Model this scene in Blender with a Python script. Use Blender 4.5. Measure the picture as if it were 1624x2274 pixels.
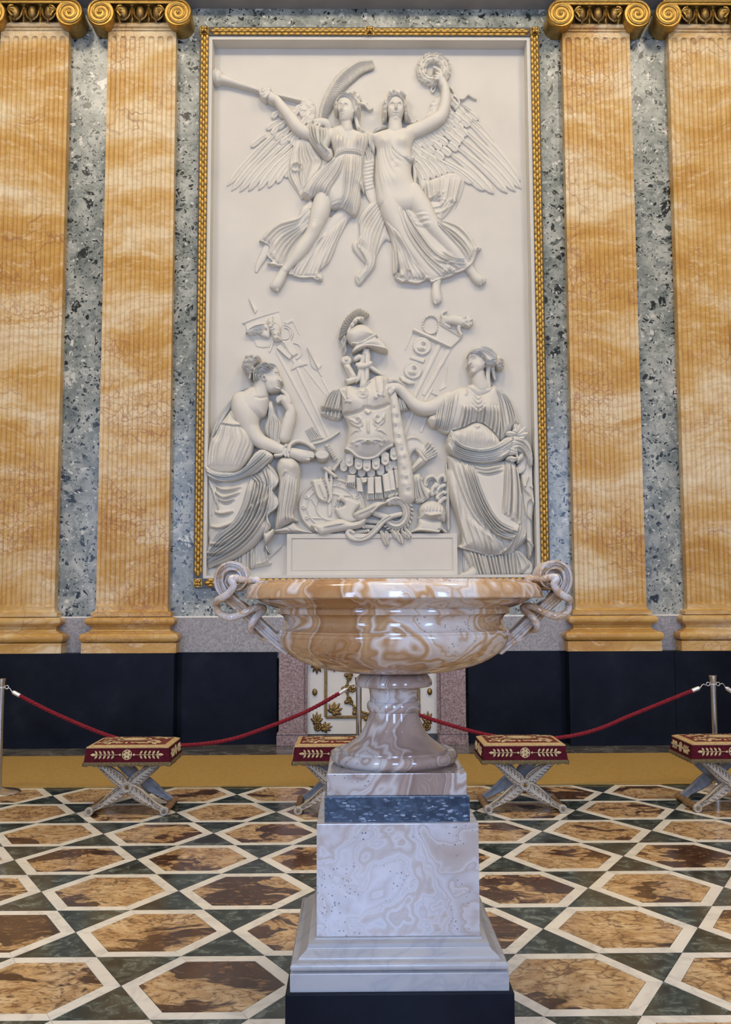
import bpy, bmesh, math, random
import numpy as np
from mathutils import Vector, Matrix

for o in list(bpy.data.objects):
    bpy.data.objects.remove(o)
SC = bpy.context.scene
COL = SC.collection
PI = math.pi
random.seed(7)
RNG = np.random.default_rng(11)

# ------------------------------------------------------------------ camera
CAM_YAW, CAM_PITCH, CAM_ROLL, FOCAL = .010677, .08996, .00361, 2135.3   # focal in pixels of the 1624 x 2274 frame
CX, CY = 812.0, 1137.0
CPOS = np.array([0., 0., 1.7])
_F = np.array([math.sin(CAM_YAW) * math.cos(CAM_PITCH), math.cos(CAM_YAW) * math.cos(CAM_PITCH), math.sin(CAM_PITCH)])
_R0 = np.array([math.cos(CAM_YAW), -math.sin(CAM_YAW), 0.])
_U0 = np.cross(_R0, _F)
_R = _R0 * math.cos(CAM_ROLL) - _U0 * math.sin(CAM_ROLL)
_U = _U0 * math.cos(CAM_ROLL) + _R0 * math.sin(CAM_ROLL)
cam = bpy.data.cameras.new('camera')
cam.sensor_fit = 'VERTICAL'
cam.sensor_height = 24.0
cam.lens = FOCAL / 2274.0 * 24.0
cam.clip_end = 200
camo = bpy.data.objects.new('camera', cam)
COL.objects.link(camo)
camo.matrix_world = Matrix(((_R[0], _U[0], -_F[0], CPOS[0]), (_R[1], _U[1], -_F[1], CPOS[1]), (_R[2], _U[2], -_F[2], CPOS[2]), (0, 0, 0, 1)))
SC.camera = camo
SC.cycles.max_bounces = 4; SC.cycles.diffuse_bounces = 3; SC.cycles.glossy_bounces = 2; SC.cycles.transmission_bounces = 1
SC.cycles.caustics_reflective = False; SC.cycles.caustics_refractive = False

# ------------------------------------------------------------------ world and lights
wd = bpy.data.worlds.new('sky'); SC.world = wd; wd.use_nodes = True
wd.node_tree.nodes['Background'].inputs[0].default_value = (.55, .7, 1., 1)
wd.node_tree.nodes['Background'].inputs[1].default_value = .6
SC.view_settings.view_transform = 'Standard'
SC.view_settings.look = 'None'
SC.view_settings.gamma = 1.0
SC.view_settings.use_curve_mapping = False
SC.view_settings.exposure = 0.22

def area(name, loc, rot, sx, sy, power, col):
    l = bpy.data.lights.new(name, 'AREA'); l.shape = 'RECTANGLE'; l.size = sx; l.size_y = sy
    l.energy = power; l.color = col
    o = bpy.data.objects.new(name, l); o.location = loc; o.rotation_euler = rot; COL.objects.link(o); return o
WINX = (-6.0, .15, 6.3)         # tall windows in the wall behind the camera
for wx in WINX:
    area('window_daylight', (wx, -4.85, 4.1), (PI / 2, 0, 0), 1.5, 5.2, 385, (.40, .575, 1.))
for lx, ly, lz, le in ((-4.8, 3.8, 12.1, 540), (.2, 3.5, 12.1, 540), (5.2, 3.8, 12.1, 540)):   # chandeliers under the ceiling
    l = bpy.data.lights.new('chandelier_light', 'POINT'); l.energy = le; l.color = (1., .875, .69); l.shadow_soft_size = .5
    o = bpy.data.objects.new('chandelier_light', l); o.location = (lx, ly, lz); COL.objects.link(o)

# ------------------------------------------------------------------ helpers
def P(u, v, Y):
    """point of the vertical plane y = Y seen at photo position (u, v)"""
    d = _F + _R * (u - CX) / FOCAL - _U * (v - CY) / FOCAL
    return CPOS + d * (Y / d[1])
def G(u, v, z=0.):
    d = _F + _R * (u - CX) / FOCAL - _U * (v - CY) / FOCAL
    return CPOS + d * ((z - CPOS[2]) / d[2])
def proj(p):
    d = np.array(p, float) - CPOS; z = d @ _F
    return CX + FOCAL * (d @ _R) / z, CY - FOCAL * (d @ _U) / z

def new_mesh(name, verts, faces, mat, smooth=False):
    me = bpy.data.meshes.new(name)
    me.from_pydata([tuple(map(float, v)) for v in verts], [], [tuple(f) for f in faces])
    if mat is not None: me.materials.append(mat)
    if smooth: me.polygons.foreach_set('use_smooth', [True] * len(me.polygons))
    me.update()
    return me
def link(name, me, parent=None, loc=None):
    o = bpy.data.objects.new(name, me); COL.objects.link(o)
    if parent is not None: o.parent = parent
    if loc is not None: o.location = loc
    return o
def tag(o, label=None, cat=None, group=None, kind=None):
    if label: o['label'] = label
    if cat: o['category'] = cat
    if group: o['group'] = group
    if kind: o['kind'] = kind
    return o
def thing(name, label, cat, loc=(0, 0, 0), rz=0, group=None, kind=None):
    o = bpy.data.objects.new(name, None); COL.objects.link(o)
    o.empty_display_size = .1
    o.location = loc; o.rotation_euler = (0, 0, rz)
    return tag(o, label, cat, group, kind)
def copy_tree(o, parent=None):
    c = o.copy(); COL.objects.link(c)
    if parent is not None: c.parent = parent
    for ch in list(o.children): copy_tree(ch, c)
    return c

class MB:
    """collects simple shapes; build() links them as ONE mesh object"""
    def __init__(s): s.v = []; s.f = []
    def add(s, v, f):
        n = len(s.v); s.v += [tuple(map(float, p)) for p in v]; s.f += [tuple(i + n for i in q) for q in f]; return s
    def box(s, x0, x1, y0, y1, z0, z1):
        return s.add([(x0, y0, z0), (x1, y0, z0), (x1, y1, z0), (x0, y1, z0), (x0, y0, z1), (x1, y0, z1), (x1, y1, z1), (x0, y1, z1)],
                     [(0, 3, 2, 1), (4, 5, 6, 7), (0, 1, 5, 4), (1, 2, 6, 5), (2, 3, 7, 6), (3, 0, 4, 7)])
    def prism(s, poly, y0, y1):
        """polygon in x, z extruded along y"""
        n = len(poly)
        v = [(p[0], y0, p[1]) for p in poly] + [(p[0], y1, p[1]) for p in poly]
        f = [tuple(range(n)), tuple(range(2 * n - 1, n - 1, -1))] + [(i, i + n, (i + 1) % n + n, (i + 1) % n) for i in range(n)]
        return s.add(v, f)
    def slab(s, poly, z0, z1):
        """polygon in x, y extruded along z"""
        n = len(poly)
        v = [(p[0], p[1], z0) for p in poly] + [(p[0], p[1], z1) for p in poly]
        f = [tuple(range(n - 1, -1, -1)), tuple(range(n, 2 * n))] + [(i, (i + 1) % n, (i + 1) % n + n, i + n) for i in range(n)]
        return s.add(v, f)
    def lathe(s, prof, n=48, c=(0, 0, 0), axis='z', a0=0, a1=2 * PI):
        """prof: (radius, height) list"""
        full = abs(a1 - a0 - 2 * PI) < 1e-6
        m = n if full else n + 1
        v = []
        for r, h in prof:
            for i in range(m):
                a = a0 + (a1 - a0) * i / n
                x, y = r * math.cos(a), r * math.sin(a)
                v.append((c[0] + x, c[1] + y, c[2] + h) if axis == 'z' else ((c[0] + x, c[1] + h, c[2] + y) if axis == 'y' else (c[0] + h, c[1] + x, c[2] + y)))
        f = []
        for j in range(len(prof) - 1):
            for i in range(n):
                k = (i + 1) % m if full else i + 1
                q = (j * m + i, j * m + k, (j + 1) * m + k, (j + 1) * m + i)
                f.append(q if axis != 'y' else q[::-1])
        return s.add(v, f)
    def tube(s, path, rad, n=10, flat=None, caps=True, up=None, twist=0.):
        """tube along path; rad is a number or a list; flat squashes the second axis"""
        p = [np.array(q, float) for q in path]; m = len(p)
        rad = [rad] * m if not hasattr(rad, '__len__') else rad
        t = [p[min(i + 1, m - 1)] - p[max(i - 1, 0)] for i in range(m)]
        t = [q / (np.linalg.norm(q) + 1e-12) for q in t]
        a = np.array(up if up is not None else (0, 0, 1.) if abs(t[0][2]) < .9 else (1., 0, 0))
        v = []
        for i in range(m):
            if up is not None: a = np.array(up, float)
            b = np.cross(t[i], a); b /= (np.linalg.norm(b) + 1e-12); a = np.cross(b, t[i]); a /= (np.linalg.norm(a) + 1e-12)
            fl = 1. if flat is None else (flat[i] if hasattr(flat, '__len__') else flat)
            for k in range(n):
                g = 2 * PI * k / n + twist * i
                v.append(p[i] + rad[i] * (math.cos(g) * b * 1. + math.sin(g) * a * fl))
        f = [(i * n + k, i * n + (k + 1) % n, (i + 1) * n + (k + 1) % n, (i + 1) * n + k) for i in range(m - 1) for k in range(n)]
        if caps:
            f += [tuple(range(n - 1, -1, -1)), tuple(range((m - 1) * n, m * n))]
        return s.add(v, f)
    def sphere(s, c, r, nu=12, nv=8):
        rx, ry, rz = r if hasattr(r, '__len__') else (r, r, r)
        v = [(c[0], c[1], c[2] - rz)]
        for j in range(1, nv):
            b = -PI / 2 + PI * j / nv
            for i in range(nu):
                a = 2 * PI * i / nu
                v.append((c[0] + rx * math.cos(b) * math.cos(a), c[1] + ry * math.cos(b) * math.sin(a), c[2] + rz * math.sin(b)))
        v.append((c[0], c[1], c[2] + rz)); t = len(v) - 1
        f = [(0, 1 + (i + 1) % nu, 1 + i) for i in range(nu)]
        for j in range(nv - 2):
            for i in range(nu):
                f.append((1 + j * nu + i, 1 + j * nu + (i + 1) % nu, 1 + (j + 1) * nu + (i + 1) % nu, 1 + (j + 1) * nu + i))
        f += [(t, 1 + (nv - 2) * nu + i, 1 + (nv - 2) * nu + (i + 1) % nu) for i in range(nu)]
        return s.add(v, f)
    def ribwrap(s, prof, x0, x1, yf, yb):
        """moulding profile (offset, z) carried round the left, front and right side of a wall block"""
        v = []
        for o, z in prof:
            v += [(x0 - o, yb, z), (x0 - o, yf - o, z), (x1 + o, yf - o, z), (x1 + o, yb, z)]
        f = []
        for j in range(len(prof) - 1):
            for i in range(3):
                f.append((j * 4 + i, j * 4 + i + 1, j * 4 + 4 + i + 1, j * 4 + 4 + i))
        m = len(prof) - 1
        f += [(3, 2, 1, 0), (m * 4, m * 4 + 1, m * 4 + 2, m * 4 + 3)]
        return s.add(v, f)
    def sqwrap(s, prof, cx, cy):
        """moulding profile (half width, z) carried round a square block"""
        v = []
        for h, z in prof:
            v += [(cx - h, cy - h, z), (cx + h, cy - h, z), (cx + h, cy + h, z), (cx - h, cy + h, z)]
        f = [(j * 4 + i, j * 4 + (i + 1) % 4, j * 4 + 4 + (i + 1) % 4, j * 4 + 4 + i) for j in range(len(prof) - 1) for i in range(4)]
        m = len(prof) - 1
        f += [(3, 2, 1, 0), (m * 4, m * 4 + 1, m * 4 + 2, m * 4 + 3)]
        return s.add(v, f)
    def mesh(s, name, mat, smooth=False, bevel=0., segs=2):
        me = new_mesh(name, s.v, s.f, mat, False)
        if bevel:
            bm = bmesh.new(); bm.from_mesh(me)
            bmesh.ops.remove_doubles(bm, verts=bm.verts, dist=1e-6)
            ed = [e for e in bm.edges if len(e.link_faces) == 2 and e.calc_face_angle(0) > .5]
            bmesh.ops.bevel(bm, geom=ed, offset=bevel, segments=segs, affect='EDGES', profile=.6, clamp_overlap=True)
            bm.to_mesh(me); bm.free()
        if smooth:
            me.polygons.foreach_set('use_smooth', [True] * len(me.polygons))
            if smooth != 'all':
                me.set_sharp_from_angle(angle=math.radians(38 if smooth is True else smooth))
        me.update()
        return me
    def build(s, name, mat, parent=None, smooth=False, bevel=0., segs=2, loc=None):
        return link(name, s.mesh(name, mat, smooth, bevel, segs), parent, loc)

def cr(pts, n=6, closed=False):
    """Catmull-Rom through points of any dimension"""
    p = np.array(pts, float); m = len(p)
    if m < 3 and not closed:
        t = np.linspace(0, 1, n + 1)[:, None]; return p[0] * (1 - t) + p[-1] * t
    out = []
    for i in range(m if closed else m - 1):
        if closed: a, b, c, d = p[(i - 1) % m], p[i], p[(i + 1) % m], p[(i + 2) % m]
        else: a, b, c, d = p[max(i - 1, 0)], p[i], p[i + 1], p[min(i + 2, m - 1)]
        for k in range(n):
            t = k / n
            out.append(.5 * (2 * b + (c - a) * t + (2 * a - 5 * b + 4 * c - d) * t * t + (3 * b - a - 3 * c + d) * t ** 3))
    if not closed: out.append(p[-1])
    return np.array(out)

# ------------------------------------------------------------------ materials
class NT:
    def __init__(s, name):
        s.m = bpy.data.materials.new(name); s.m.use_nodes = True
        s.t = s.m.node_tree; s.b = s.t.nodes['Principled BSDF']
        s.geo = s.t.nodes.new('ShaderNodeNewGeometry').outputs['Position']
        s.obj = s.t.nodes.new('ShaderNodeTexCoord').outputs['Object']
        s.info = s.t.nodes.new('ShaderNodeObjectInfo')
    def put(s, node, k, val):
        if hasattr(val, 'default_value'): s.t.links.new(val, node.inputs[k])
        elif isinstance(val, bpy.types.NodeSocket): s.t.links.new(val, node.inputs[k])
        else: node.inputs[k].default_value = val
    def vec(s, src, scale=(1, 1, 1), loc=(0, 0, 0), rot=(0, 0, 0)):
        n = s.t.nodes.new('ShaderNodeMapping'); s.put(n, 0, src)
        n.inputs['Location'].default_value = loc; n.inputs['Rotation'].default_value = rot; n.inputs['Scale'].default_value = scale
        return n.outputs[0]
    def offs(s, src, amount=37.):
        """shift the pattern by a random amount per object"""
        n = s.t.nodes.new('ShaderNodeVectorMath'); n.operation = 'MULTIPLY_ADD'
        c = s.t.nodes.new('ShaderNodeCombineXYZ')
        for i, k in enumerate((1., 1.7, .6)):
            s.put(c, i, s.math('MULTIPLY', s.info.outputs['Random'], amount * k))
        n2 = s.t.nodes.new('ShaderNodeVectorMath'); n2.operation = 'ADD'; s.t.links.new(src, n2.inputs[0]); s.t.links.new(c.outputs[0], n2.inputs[1])
        return n2.outputs[0]
    def noise(s, v, scale, detail=4., rough=.55, dist=0., out=0):
        n = s.t.nodes.new('ShaderNodeTexNoise'); s.put(n, 'Vector', v)
        n.inputs['Scale'].default_value = scale; n.inputs['Detail'].default_value = min(detail, 4.); n.inputs['Roughness'].default_value = rough; n.inputs['Distortion'].default_value = dist
        return n.outputs[out]
    def voro(s, v, scale, feat='F1', rand=1., out='Distance'):
        n = s.t.nodes.new('ShaderNodeTexVoronoi'); n.feature = feat; s.put(n, 'Vector', v)
        n.inputs['Scale'].default_value = scale; n.inputs['Randomness'].default_value = rand
        return n.outputs[out]
    def wave(s, v, scale, dist=2., detail=3., dscale=1., dirn='Z'):
        n = s.t.nodes.new('ShaderNodeTexWave'); n.bands_direction = dirn; s.put(n, 'Vector', v)
        n.inputs['Scale'].default_value = scale; n.inputs['Distortion'].default_value = dist; n.inputs['Detail'].default_value = detail; n.inputs['Detail Scale'].default_value = dscale
        return n.outputs['Fac']
    def warp(s, v, scale, amt, detail=2.):
        n = s.t.nodes.new('ShaderNodeVectorMath'); n.operation = 'MULTIPLY_ADD'
        s.put(n, 0, s.noise(v, scale, min(detail, 1.6), .6, out=1)); n.inputs[1].default_value = (amt, amt, amt); s.put(n, 2, v)
        return n.outputs[0]
    def math(s, op, a, b=0., c=0., clamp=False):
        n = s.t.nodes.new('ShaderNodeMath'); n.operation = op; n.use_clamp = clamp
        s.put(n, 0, a); s.put(n, 1, b); s.put(n, 2, c)
        return n.outputs[0]
    def ramp(s, fac, stops, interp='LINEAR'):
        n = s.t.nodes.new('ShaderNodeValToRGB'); s.put(n, 0, fac); e = n.color_ramp; e.interpolation = interp
        while len(e.elements) < len(stops): e.elements.new(.5)
        for el, (p, c) in zip(e.elements, stops):
            el.position = p; el.color = (c, c, c, 1) if not hasattr(c, '__len__') else (*c[:3], 1)
        return n.outputs[0]
    def mix(s, fac, a, b, mode='MIX'):
        n = s.t.nodes.new('ShaderNodeMix'); n.data_type = 'RGBA'; n.blend_type = mode
        s.put(n, 0, fac)
        for k, q in ((6, a), (7, b)):
            s.put(n, k, q if not (hasattr(q, '__len__') and len(q) == 3) else (*q, 1))
        return n.outputs[2]
    def sep(s, c, i):
        n = s.t.nodes.new('ShaderNodeSeparateColor'); s.put(n, 0, c); return n.outputs[i]
    def bump(s, h, strength=.2, dist=.01):
        n = s.t.nodes.new('ShaderNodeBump'); s.put(n, 'Height', h); n.inputs['Strength'].default_value = strength; n.inputs['Distance'].default_value = dist
        s.t.links.new(n.outputs[0], s.b.inputs['Normal'])
    def done(s, col, rough=.5, metal=0., spec=.5, **kw):
        s.put(s.b, 'Base Color', col if not (hasattr(col, '__len__') and len(col) == 3) else (*col, 1))
        s.put(s.b, 'Roughness', rough); s.put(s.b, 'Metallic', metal)
        s.b.inputs['Specular IOR Level'].default_value = spec
        for k, q in kw.items(): s.b.inputs[k.replace('_', ' ')].default_value = q
        return s.m

def m_siena():
    n = NT('siena_marble')
    w = n.warp(n.warp(n.geo, .7, .8, 3.), 4., .10, 4.)
    big = n.noise(n.vec(w, (.55, .55, 1.7), rot=(0, .30, 0)), 1.15, 6., .60, .4)
    base = n.ramp(big, [(.32, (.50, .265, .055)), (.42, (.58, .335, .085)), (.475, (.63, .395, .13)), (.53, (.68, .475, .215)), (.59, (.745, .59, .34)), (.72, (.79, .665, .44))])
    streak = n.noise(n.vec(w, (1.2, 1.2, 6.)), 2.4, 6., .7)
    base = n.mix(n.ramp(streak, [(.46, 0.), (.62, .5)]), base, (.53, .28, .065))
    base = n.mix(n.ramp(n.noise(n.vec(w, (2, 2, 7.), (4, 4, 4)), 2., 5., .7), [(.52, 0.), (.68, .6)]), base, (.80, .63, .38))
    fine = n.noise(n.geo, 14., 6., .7)
    base = n.mix(n.ramp(fine, [(.45, .0), (.75, .35)]), base, (.45, .20, .06))
    ve = n.voro(n.vec(n.warp(n.geo, 2.0, .75, 5.), (.7, .7, 1.6)), 1.7, 'DISTANCE_TO_EDGE')
    msk = n.ramp(n.noise(n.geo, .9, 3.), [(.52, .0), (.64, .85)])
    base = n.mix(n.math('MULTIPLY', n.ramp(ve, [(0., .75), (.010, .4), (.026, 0.)]), msk), base, (.28, .10, .035))
    ve2 = n.voro(n.warp(n.geo, 6., .16, 4.), 10., 'DISTANCE_TO_EDGE')
    msk2 = n.ramp(n.noise(n.vec(n.geo, loc=(5, 3, 9)), 1.0, 4.), [(.47, .0), (.62, 1.)])
    base = n.mix(n.math('MULTIPLY', n.ramp(ve2, [(0., .75), (.04, .4), (.10, 0.)]), msk2), base, (.37, .15, .06))
    return n.done(base, .36, spec=.3)
def m_breccia():
    n = NT('grey_breccia')
    g = n.warp(n.warp(n.geo, 2.2, .22, 3.), 14., .065, 4.)
    bg = n.ramp(n.noise(n.warp(n.geo, 4., .3, 4.), 3.4, 6., .68), [(.30, (.12, .14, .125)), (.45, (.24, .26, .225)), (.56, (.37, .38, .325)), (.68, (.50, .50, .43)), (.80, (.60, .58, .50))])
    col = bg
    for sc, thr, off, z in ((8.5, .70, 0, .9), (16., .54, 3.3, 1.2), (32., .45, 7.1, 1.1)):
        v = n.vec(g, (1, 1, z), (off, off * 1.3, off * .7), (0, .5 + off * .2, 0))
        e = n.voro(v, sc, 'DISTANCE_TO_EDGE'); cc = n.voro(v, sc, out='Color')
        grow = n.math('MULTIPLY_ADD', n.sep(cc, 0), .24, .04)
        mask = n.ramp(n.math('SUBTRACT', e, grow), [(.0, 0.), (.05, 1.)])
        chip = n.ramp(n.sep(cc, 1), [(0., (.012, .016, .018)), (.24, (.022, .027, .028)), (.27, (.075, .09, .08)), (.42, (.17, .19, .165)), (.66, (.28, .295, .255)), (.84, (.38, .385, .335)), (.88, (.56, .54, .46)), (1., (.68, .65, .56))])
        ck = n.ramp(n.sep(cc, 2), [(thr, 0.), (thr + .02, 1.)])
        col = n.mix(n.math('MULTIPLY', mask, ck), col, chip)
    return n.done(col, .24, spec=.4)
def m_granite(name, a, b, c, scale=60., rough=.55):
    n = NT(name)
    col = n.ramp(n.noise(n.geo, scale, 3., .7), [(.33, a), (.5, b), (.68, c)])
    col = n.mix(n.ramp(n.noise(n.geo, 3., 4.), [(.4, 0.), (.7, .35)]), col, b)
    dk = n.ramp(n.voro(n.geo, scale * .6), [(.06, 1.), (.14, 0.)])
    return n.done(n.mix(n.math('MULTIPLY', dk, .8), col, (a[0] * .25, a[1] * .25, a[2] * .25)), rough, spec=.4)
def m_black():
    n = NT('black_stone')
    col = n.ramp(n.noise(n.geo, 2.2, 6., .65), [(.35, (.005, .006, .011)), (.6, (.009, .011, .018)), (.8, (.02, .022, .03))])
    ro = n.ramp(n.noise(n.geo, 1.1, 4.), [(.3, .28), (.7, .42)])
    return n.done(col, ro, spec=.10)
def m_plain(name, col, rough=.5, metal=0., spec=.5, var=.12, scale=14.):
    n = NT(name)
    f = n.noise(n.geo, scale, 2.)
    c = n.mix(n.ramp(f, [(.3, 0.), (.7, 1.)]), tuple(q * (1 - var) for q in col), tuple(min(1, q * (1 + var)) for q in col))
    return n.done(c, rough, metal, spec)
def m_gold(name='gilding', col=(.50, .305, .075), rough=.42, dark=.5):
    n = NT(name)
    f = n.noise(n.geo, 22., 5., .6)
    c = n.mix(n.ramp(f, [(.38, dark), (.62, 0.)]), col, tuple(q * .42 for q in col))
    n.bump(n.noise(n.geo, 60., 3.), .15, .004)
    return n.done(c, rough, .85)
def m_onyx(name, cols, zscale=1., scale=1.6, bias=0., spots=.5, seed=0., rough=.10, scal=5.5, rot=(0, 0, 0)):
    n = NT(name)
    g = n.vec(n.geo, (1, 1, zscale), (seed, seed * 1.7, seed * .4), rot)
    w = n.warp(n.warp(g, 1.6, .42, 2.), 7., .05, 3.)
    f = n.noise(w, scale, 3.5, .52, .35)
    v1 = n.voro(n.warp(g, 5., .10, 2.), scal, 'SMOOTH_F1')
    v2 = n.voro(n.warp(n.vec(g, loc=(3, 1, 2)), 9., .05, 2.), scal * 2.3, 'SMOOTH_F1')
    f = n.math('ADD', f, n.math('ADD', n.math('MULTIPLY', n.math('SUBTRACT', v1, .38), .20), n.math('MULTIPLY', n.math('SUBTRACT', v2, .38), .08)))
    f = n.math('ADD', f, bias)
    dk, md, lt, wh = cols
    w2 = tuple(q * .84 for q in wh); l2 = tuple((p + q) / 2 for p, q in zip(lt, wh))
    base = n.ramp(f, [(.0, dk), (.30, md), (.345, dk), (.365, l2), (.375, md), (.405, lt), (.425, md), (.447, wh), (.457, l2), (.475, md), (.495, lt), (.512, wh), (.525, w2), (.545, wh), (.556, lt), (.566, w2), (.60, wh), (.64, w2), (.655, md), (.665, wh), (.70, lt), (.76, md), (.84, dk)])
    fr2 = n.math('FRACT', n.math('MULTIPLY', f, 55.))
    base = n.mix(n.math('MULTIPLY', n.ramp(fr2, [(0., .42), (.3, 0.), (.7, 0.), (1., .42)]), n.ramp(n.noise(g, 3.1, 2.), [(.45, 0.), (.6, 1.)])), base, l2)
    base = n.mix(n.ramp(n.noise(g, 6., 4., .6), [(.4, 0.), (.72, .35)]), base, md)
    pit = n.math('MULTIPLY', n.ramp(n.voro(n.warp(n.geo, 30., .02), 62.), [(.13, 1.), (.22, 0.)]), n.ramp(f, [(.52, 0.), (.56, spots)]))
    pm = n.ramp(n.noise(n.geo, 7., 2.), [(.45, 0.), (.52, 1.)])
    base = n.mix(n.math('MULTIPLY', pit, pm), base, (.10, .10, .13))
    return n.done(base, rough, spec=.55, Coat_Weight=.25, Coat_Roughness=.05)
def m_hex():
    n = NT('brown_breccia_tile')
    g = n.offs(n.obj, 60.)
    w = n.warp(g, 3.2, .28, 4.)
    f = n.noise(n.vec(w, (1, 1.5, 1)), 1.7, 5., .6, .4)
    dk = n.ramp(f, [(.475, 0.), (.50, 1.)])
    light = n.ramp(n.noise(w, 9., 5., .65), [(.3, (.33, .175, .065)), (.48, (.56, .35, .155)), (.66, (.70, .50, .27))])
    dark = n.ramp(n.noise(w, 7., 4.), [(.3, (.038, .016, .010)), (.6, (.075, .033, .018)), (.8, (.13, .065, .035))])
    bias = n.ramp(n.math('ADD', f, n.math('MULTIPLY', n.math('SUBTRACT', n.info.outputs['Random'], .55), .16)), [(.515, 0.), (.54, 1.)])
    col = n.mix(bias, light, dark)
    mot = n.ramp(n.noise(n.vec(w, (1, 1.8, 1)), 13., 6., .72), [(.55, 0.), (.63, .75)])
    col = n.mix(n.math('MULTIPLY', mot, bias), col, (.30, .155, .06))
    ve = n.ramp(n.voro(n.warp(g, 9., .13, 4.), 9., 'DISTANCE_TO_EDGE'), [(0., .9), (.03, .5), (.09, 0.)])
    vm = n.ramp(n.noise(g, 5., 3.), [(.42, 0.), (.58, 1.)])
    col = n.mix(n.math('MULTIPLY', ve, vm), col, (.11, .048, .02))
    fleck = n.ramp(n.noise(n.vec(w, (1, 2.2, 1)), 20., 4., .7), [(.53, 0.), (.60, .8)])
    col = n.mix(n.math('MULTIPLY', fleck, n.math('SUBTRACT', 1., bias)), col, (.15, .065, .026))
    return n.done(col, .16, spec=.45)
def m_green():
    n = NT('green_serpentine')
    g = n.offs(n.geo, 20.)
    f = n.noise(n.warp(g, 9., .12, 4.), 11., 7., .72, .6)
    col = n.ramp(f, [(.34, (.008, .014, .012)), (.47, (.024, .034, .028)), (.56, (.066, .084, .068)), (.66, (.17, .195, .155))])
    return n.done(col, .17, spec=.45)
def m_white(name='cream_marble', col=(.80, .74, .60), vein=(.45, .43, .40), rough=.2, scale=3., amt=.45):
    n = NT(name)
    g = n.offs(n.geo, 11.)
    f = n.noise(n.warp(g, 3., .35, 4.), scale, 6., .6, .6)
    v = n.ramp(n.math('ABSOLUTE', n.math('SUBTRACT', f, .5)), [(0., amt), (.02, amt * .45), (.07, 0.)])
    c = n.mix(v, col, vein)
    c = n.mix(n.ramp(n.noise(g, 1.7, 3.), [(.4, 0.), (.75, .35)]), c, tuple(q * .82 for q in col))
    return n.done(c, rough, spec=.45)
def m_bluegranite():
    n = NT('blue_porphyry')
    g = n.vec(n.geo, (1, 1, 2.6), rot=(0, .25, 0))
    d = n.voro(n.warp(g, 20., .03), 42.); c = n.voro(n.warp(g, 20., .03), 42., out='Color')
    m = n.ramp(n.math('SUBTRACT', n.math('MULTIPLY', n.sep(c, 0), .75), d), [(0., 0.), (.08, 1.)])
    chip = n.ramp(n.sep(c, 1), [(0., (.03, .055, .095)), (.6, (.10, .15, .21)), (.85, (.22, .27, .34)), (1., (.34, .38, .44))])
    col = n.mix(m, n.ramp(n.noise(n.geo, 30., 4.), [(.35, (.018, .034, .060)), (.7, (.05, .08, .125))]), chip)
    return n.done(col, .2, spec=.5)
M = dict(
    siena=m_siena(), breccia=m_breccia(), black=m_black(),
    granite=m_granite('grey_granite', (.20, .19, .195), (.33, .315, .31), (.46, .44, .43), 55.),
    pink=m_granite('pink_granite', (.12, .075, .07), (.30, .205, .19), (.46, .36, .34), 42., .35),
    gold=m_gold(), golddk=m_gold('frame_gilding', (.58, .36, .095), .38, .5),
    stucco=m_plain('white_stucco', (.715, .67, .575), .75, var=.035, scale=2.2, spec=.25),
    stucco2=m_plain('stucco_ground', (.68, .637, .553), .8, var=.04, scale=1.6, spec=.2),
    wallpaint=m_plain('hall_plaster', (.72, .66, .55), .8, var=.05, scale=.6),
    hexa=m_hex(), green=m_green(), cream=m_white('cream_marble', (.86, .80, .67), (.47, .44, .39)),
    carrara=m_white('carrara_marble', (.43, .425, .415), (.30, .31, .34), .22, 4., .6),
    grout=m_plain('dark_joint', (.05, .045, .04), .8),
    strip=m_white('brown_grey_marble', (.085, .078, .066), (.40, .36, .30), .2, 2.2, .55),
    carpet=m_plain('ochre_runner', (.385, .245, .075), .95, var=.10, scale=40., spec=.1),
    onyx=m_onyx('amber_onyx', ((.33, .15, .05), (.44, .235, .095), (.55, .34, .165), (.72, .635, .55)), .85, 2.1, -.05, .9, 3.1, scal=6.),
    onyx2=m_onyx('pale_onyx', ((.34, .27, .225), (.44, .365, .315), (.47, .41, .37), (.57, .55, .55)), 1., 3.0, .03, 1., 9.4, scal=8.),
    porphyry=m_bluegranite(),
    steel=m_plain('brushed_steel', (.60, .57, .53), .22, 1., var=.05),
    nickel=m_plain('white_metal', (.82, .80, .77), .3, .8, var=.03),
    rope=m_plain('red_rope', (.22, .018, .026), .85, var=.25, scale=90., spec=.15),
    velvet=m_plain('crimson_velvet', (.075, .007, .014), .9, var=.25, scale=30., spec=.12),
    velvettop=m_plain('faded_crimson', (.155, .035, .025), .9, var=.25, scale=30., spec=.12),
    braid=m_plain('tan_braid', (.47, .33, .155), .85, var=.2, scale=60., spec=.15),
    embroid=m_plain('pale_embroidery', (.56, .43, .24), .85, var=.25, scale=70., spec=.15),
    fringe=m_plain('old_gold_fringe', (.155, .115, .058), .9, var=.35, scale=120., spec=.15),
    legpaint=m_plain('blue_grey_paint', (.27, .29, .31), .45, var=.22, scale=30.),
    legwhite=m_plain('rubbed_white_paint', (.43, .385, .31), .5, var=.2, scale=60.),
    carve=m_plain('worn_gilt_carving', (.24, .16, .08), .45, .2, var=.35, scale=70.),
    wood=m_plain('turned_walnut', (.24, .125, .042), .35, var=.3, scale=26.),
    boardwhite=m_plain('cream_lacquer', (.74, .70, .61), .4, var=.04, scale=3.),
    gilt2=m_gold('dull_gilding', (.30, .19, .065), .42, .6),
    darkstone=m_plain('dark_slate', (.05, .05, .052), .35, var=.3, scale=20.),
    cornice=m_plain('grey_cornice', (.36, .34, .31), .7, var=.1, scale=3.),
)
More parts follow.
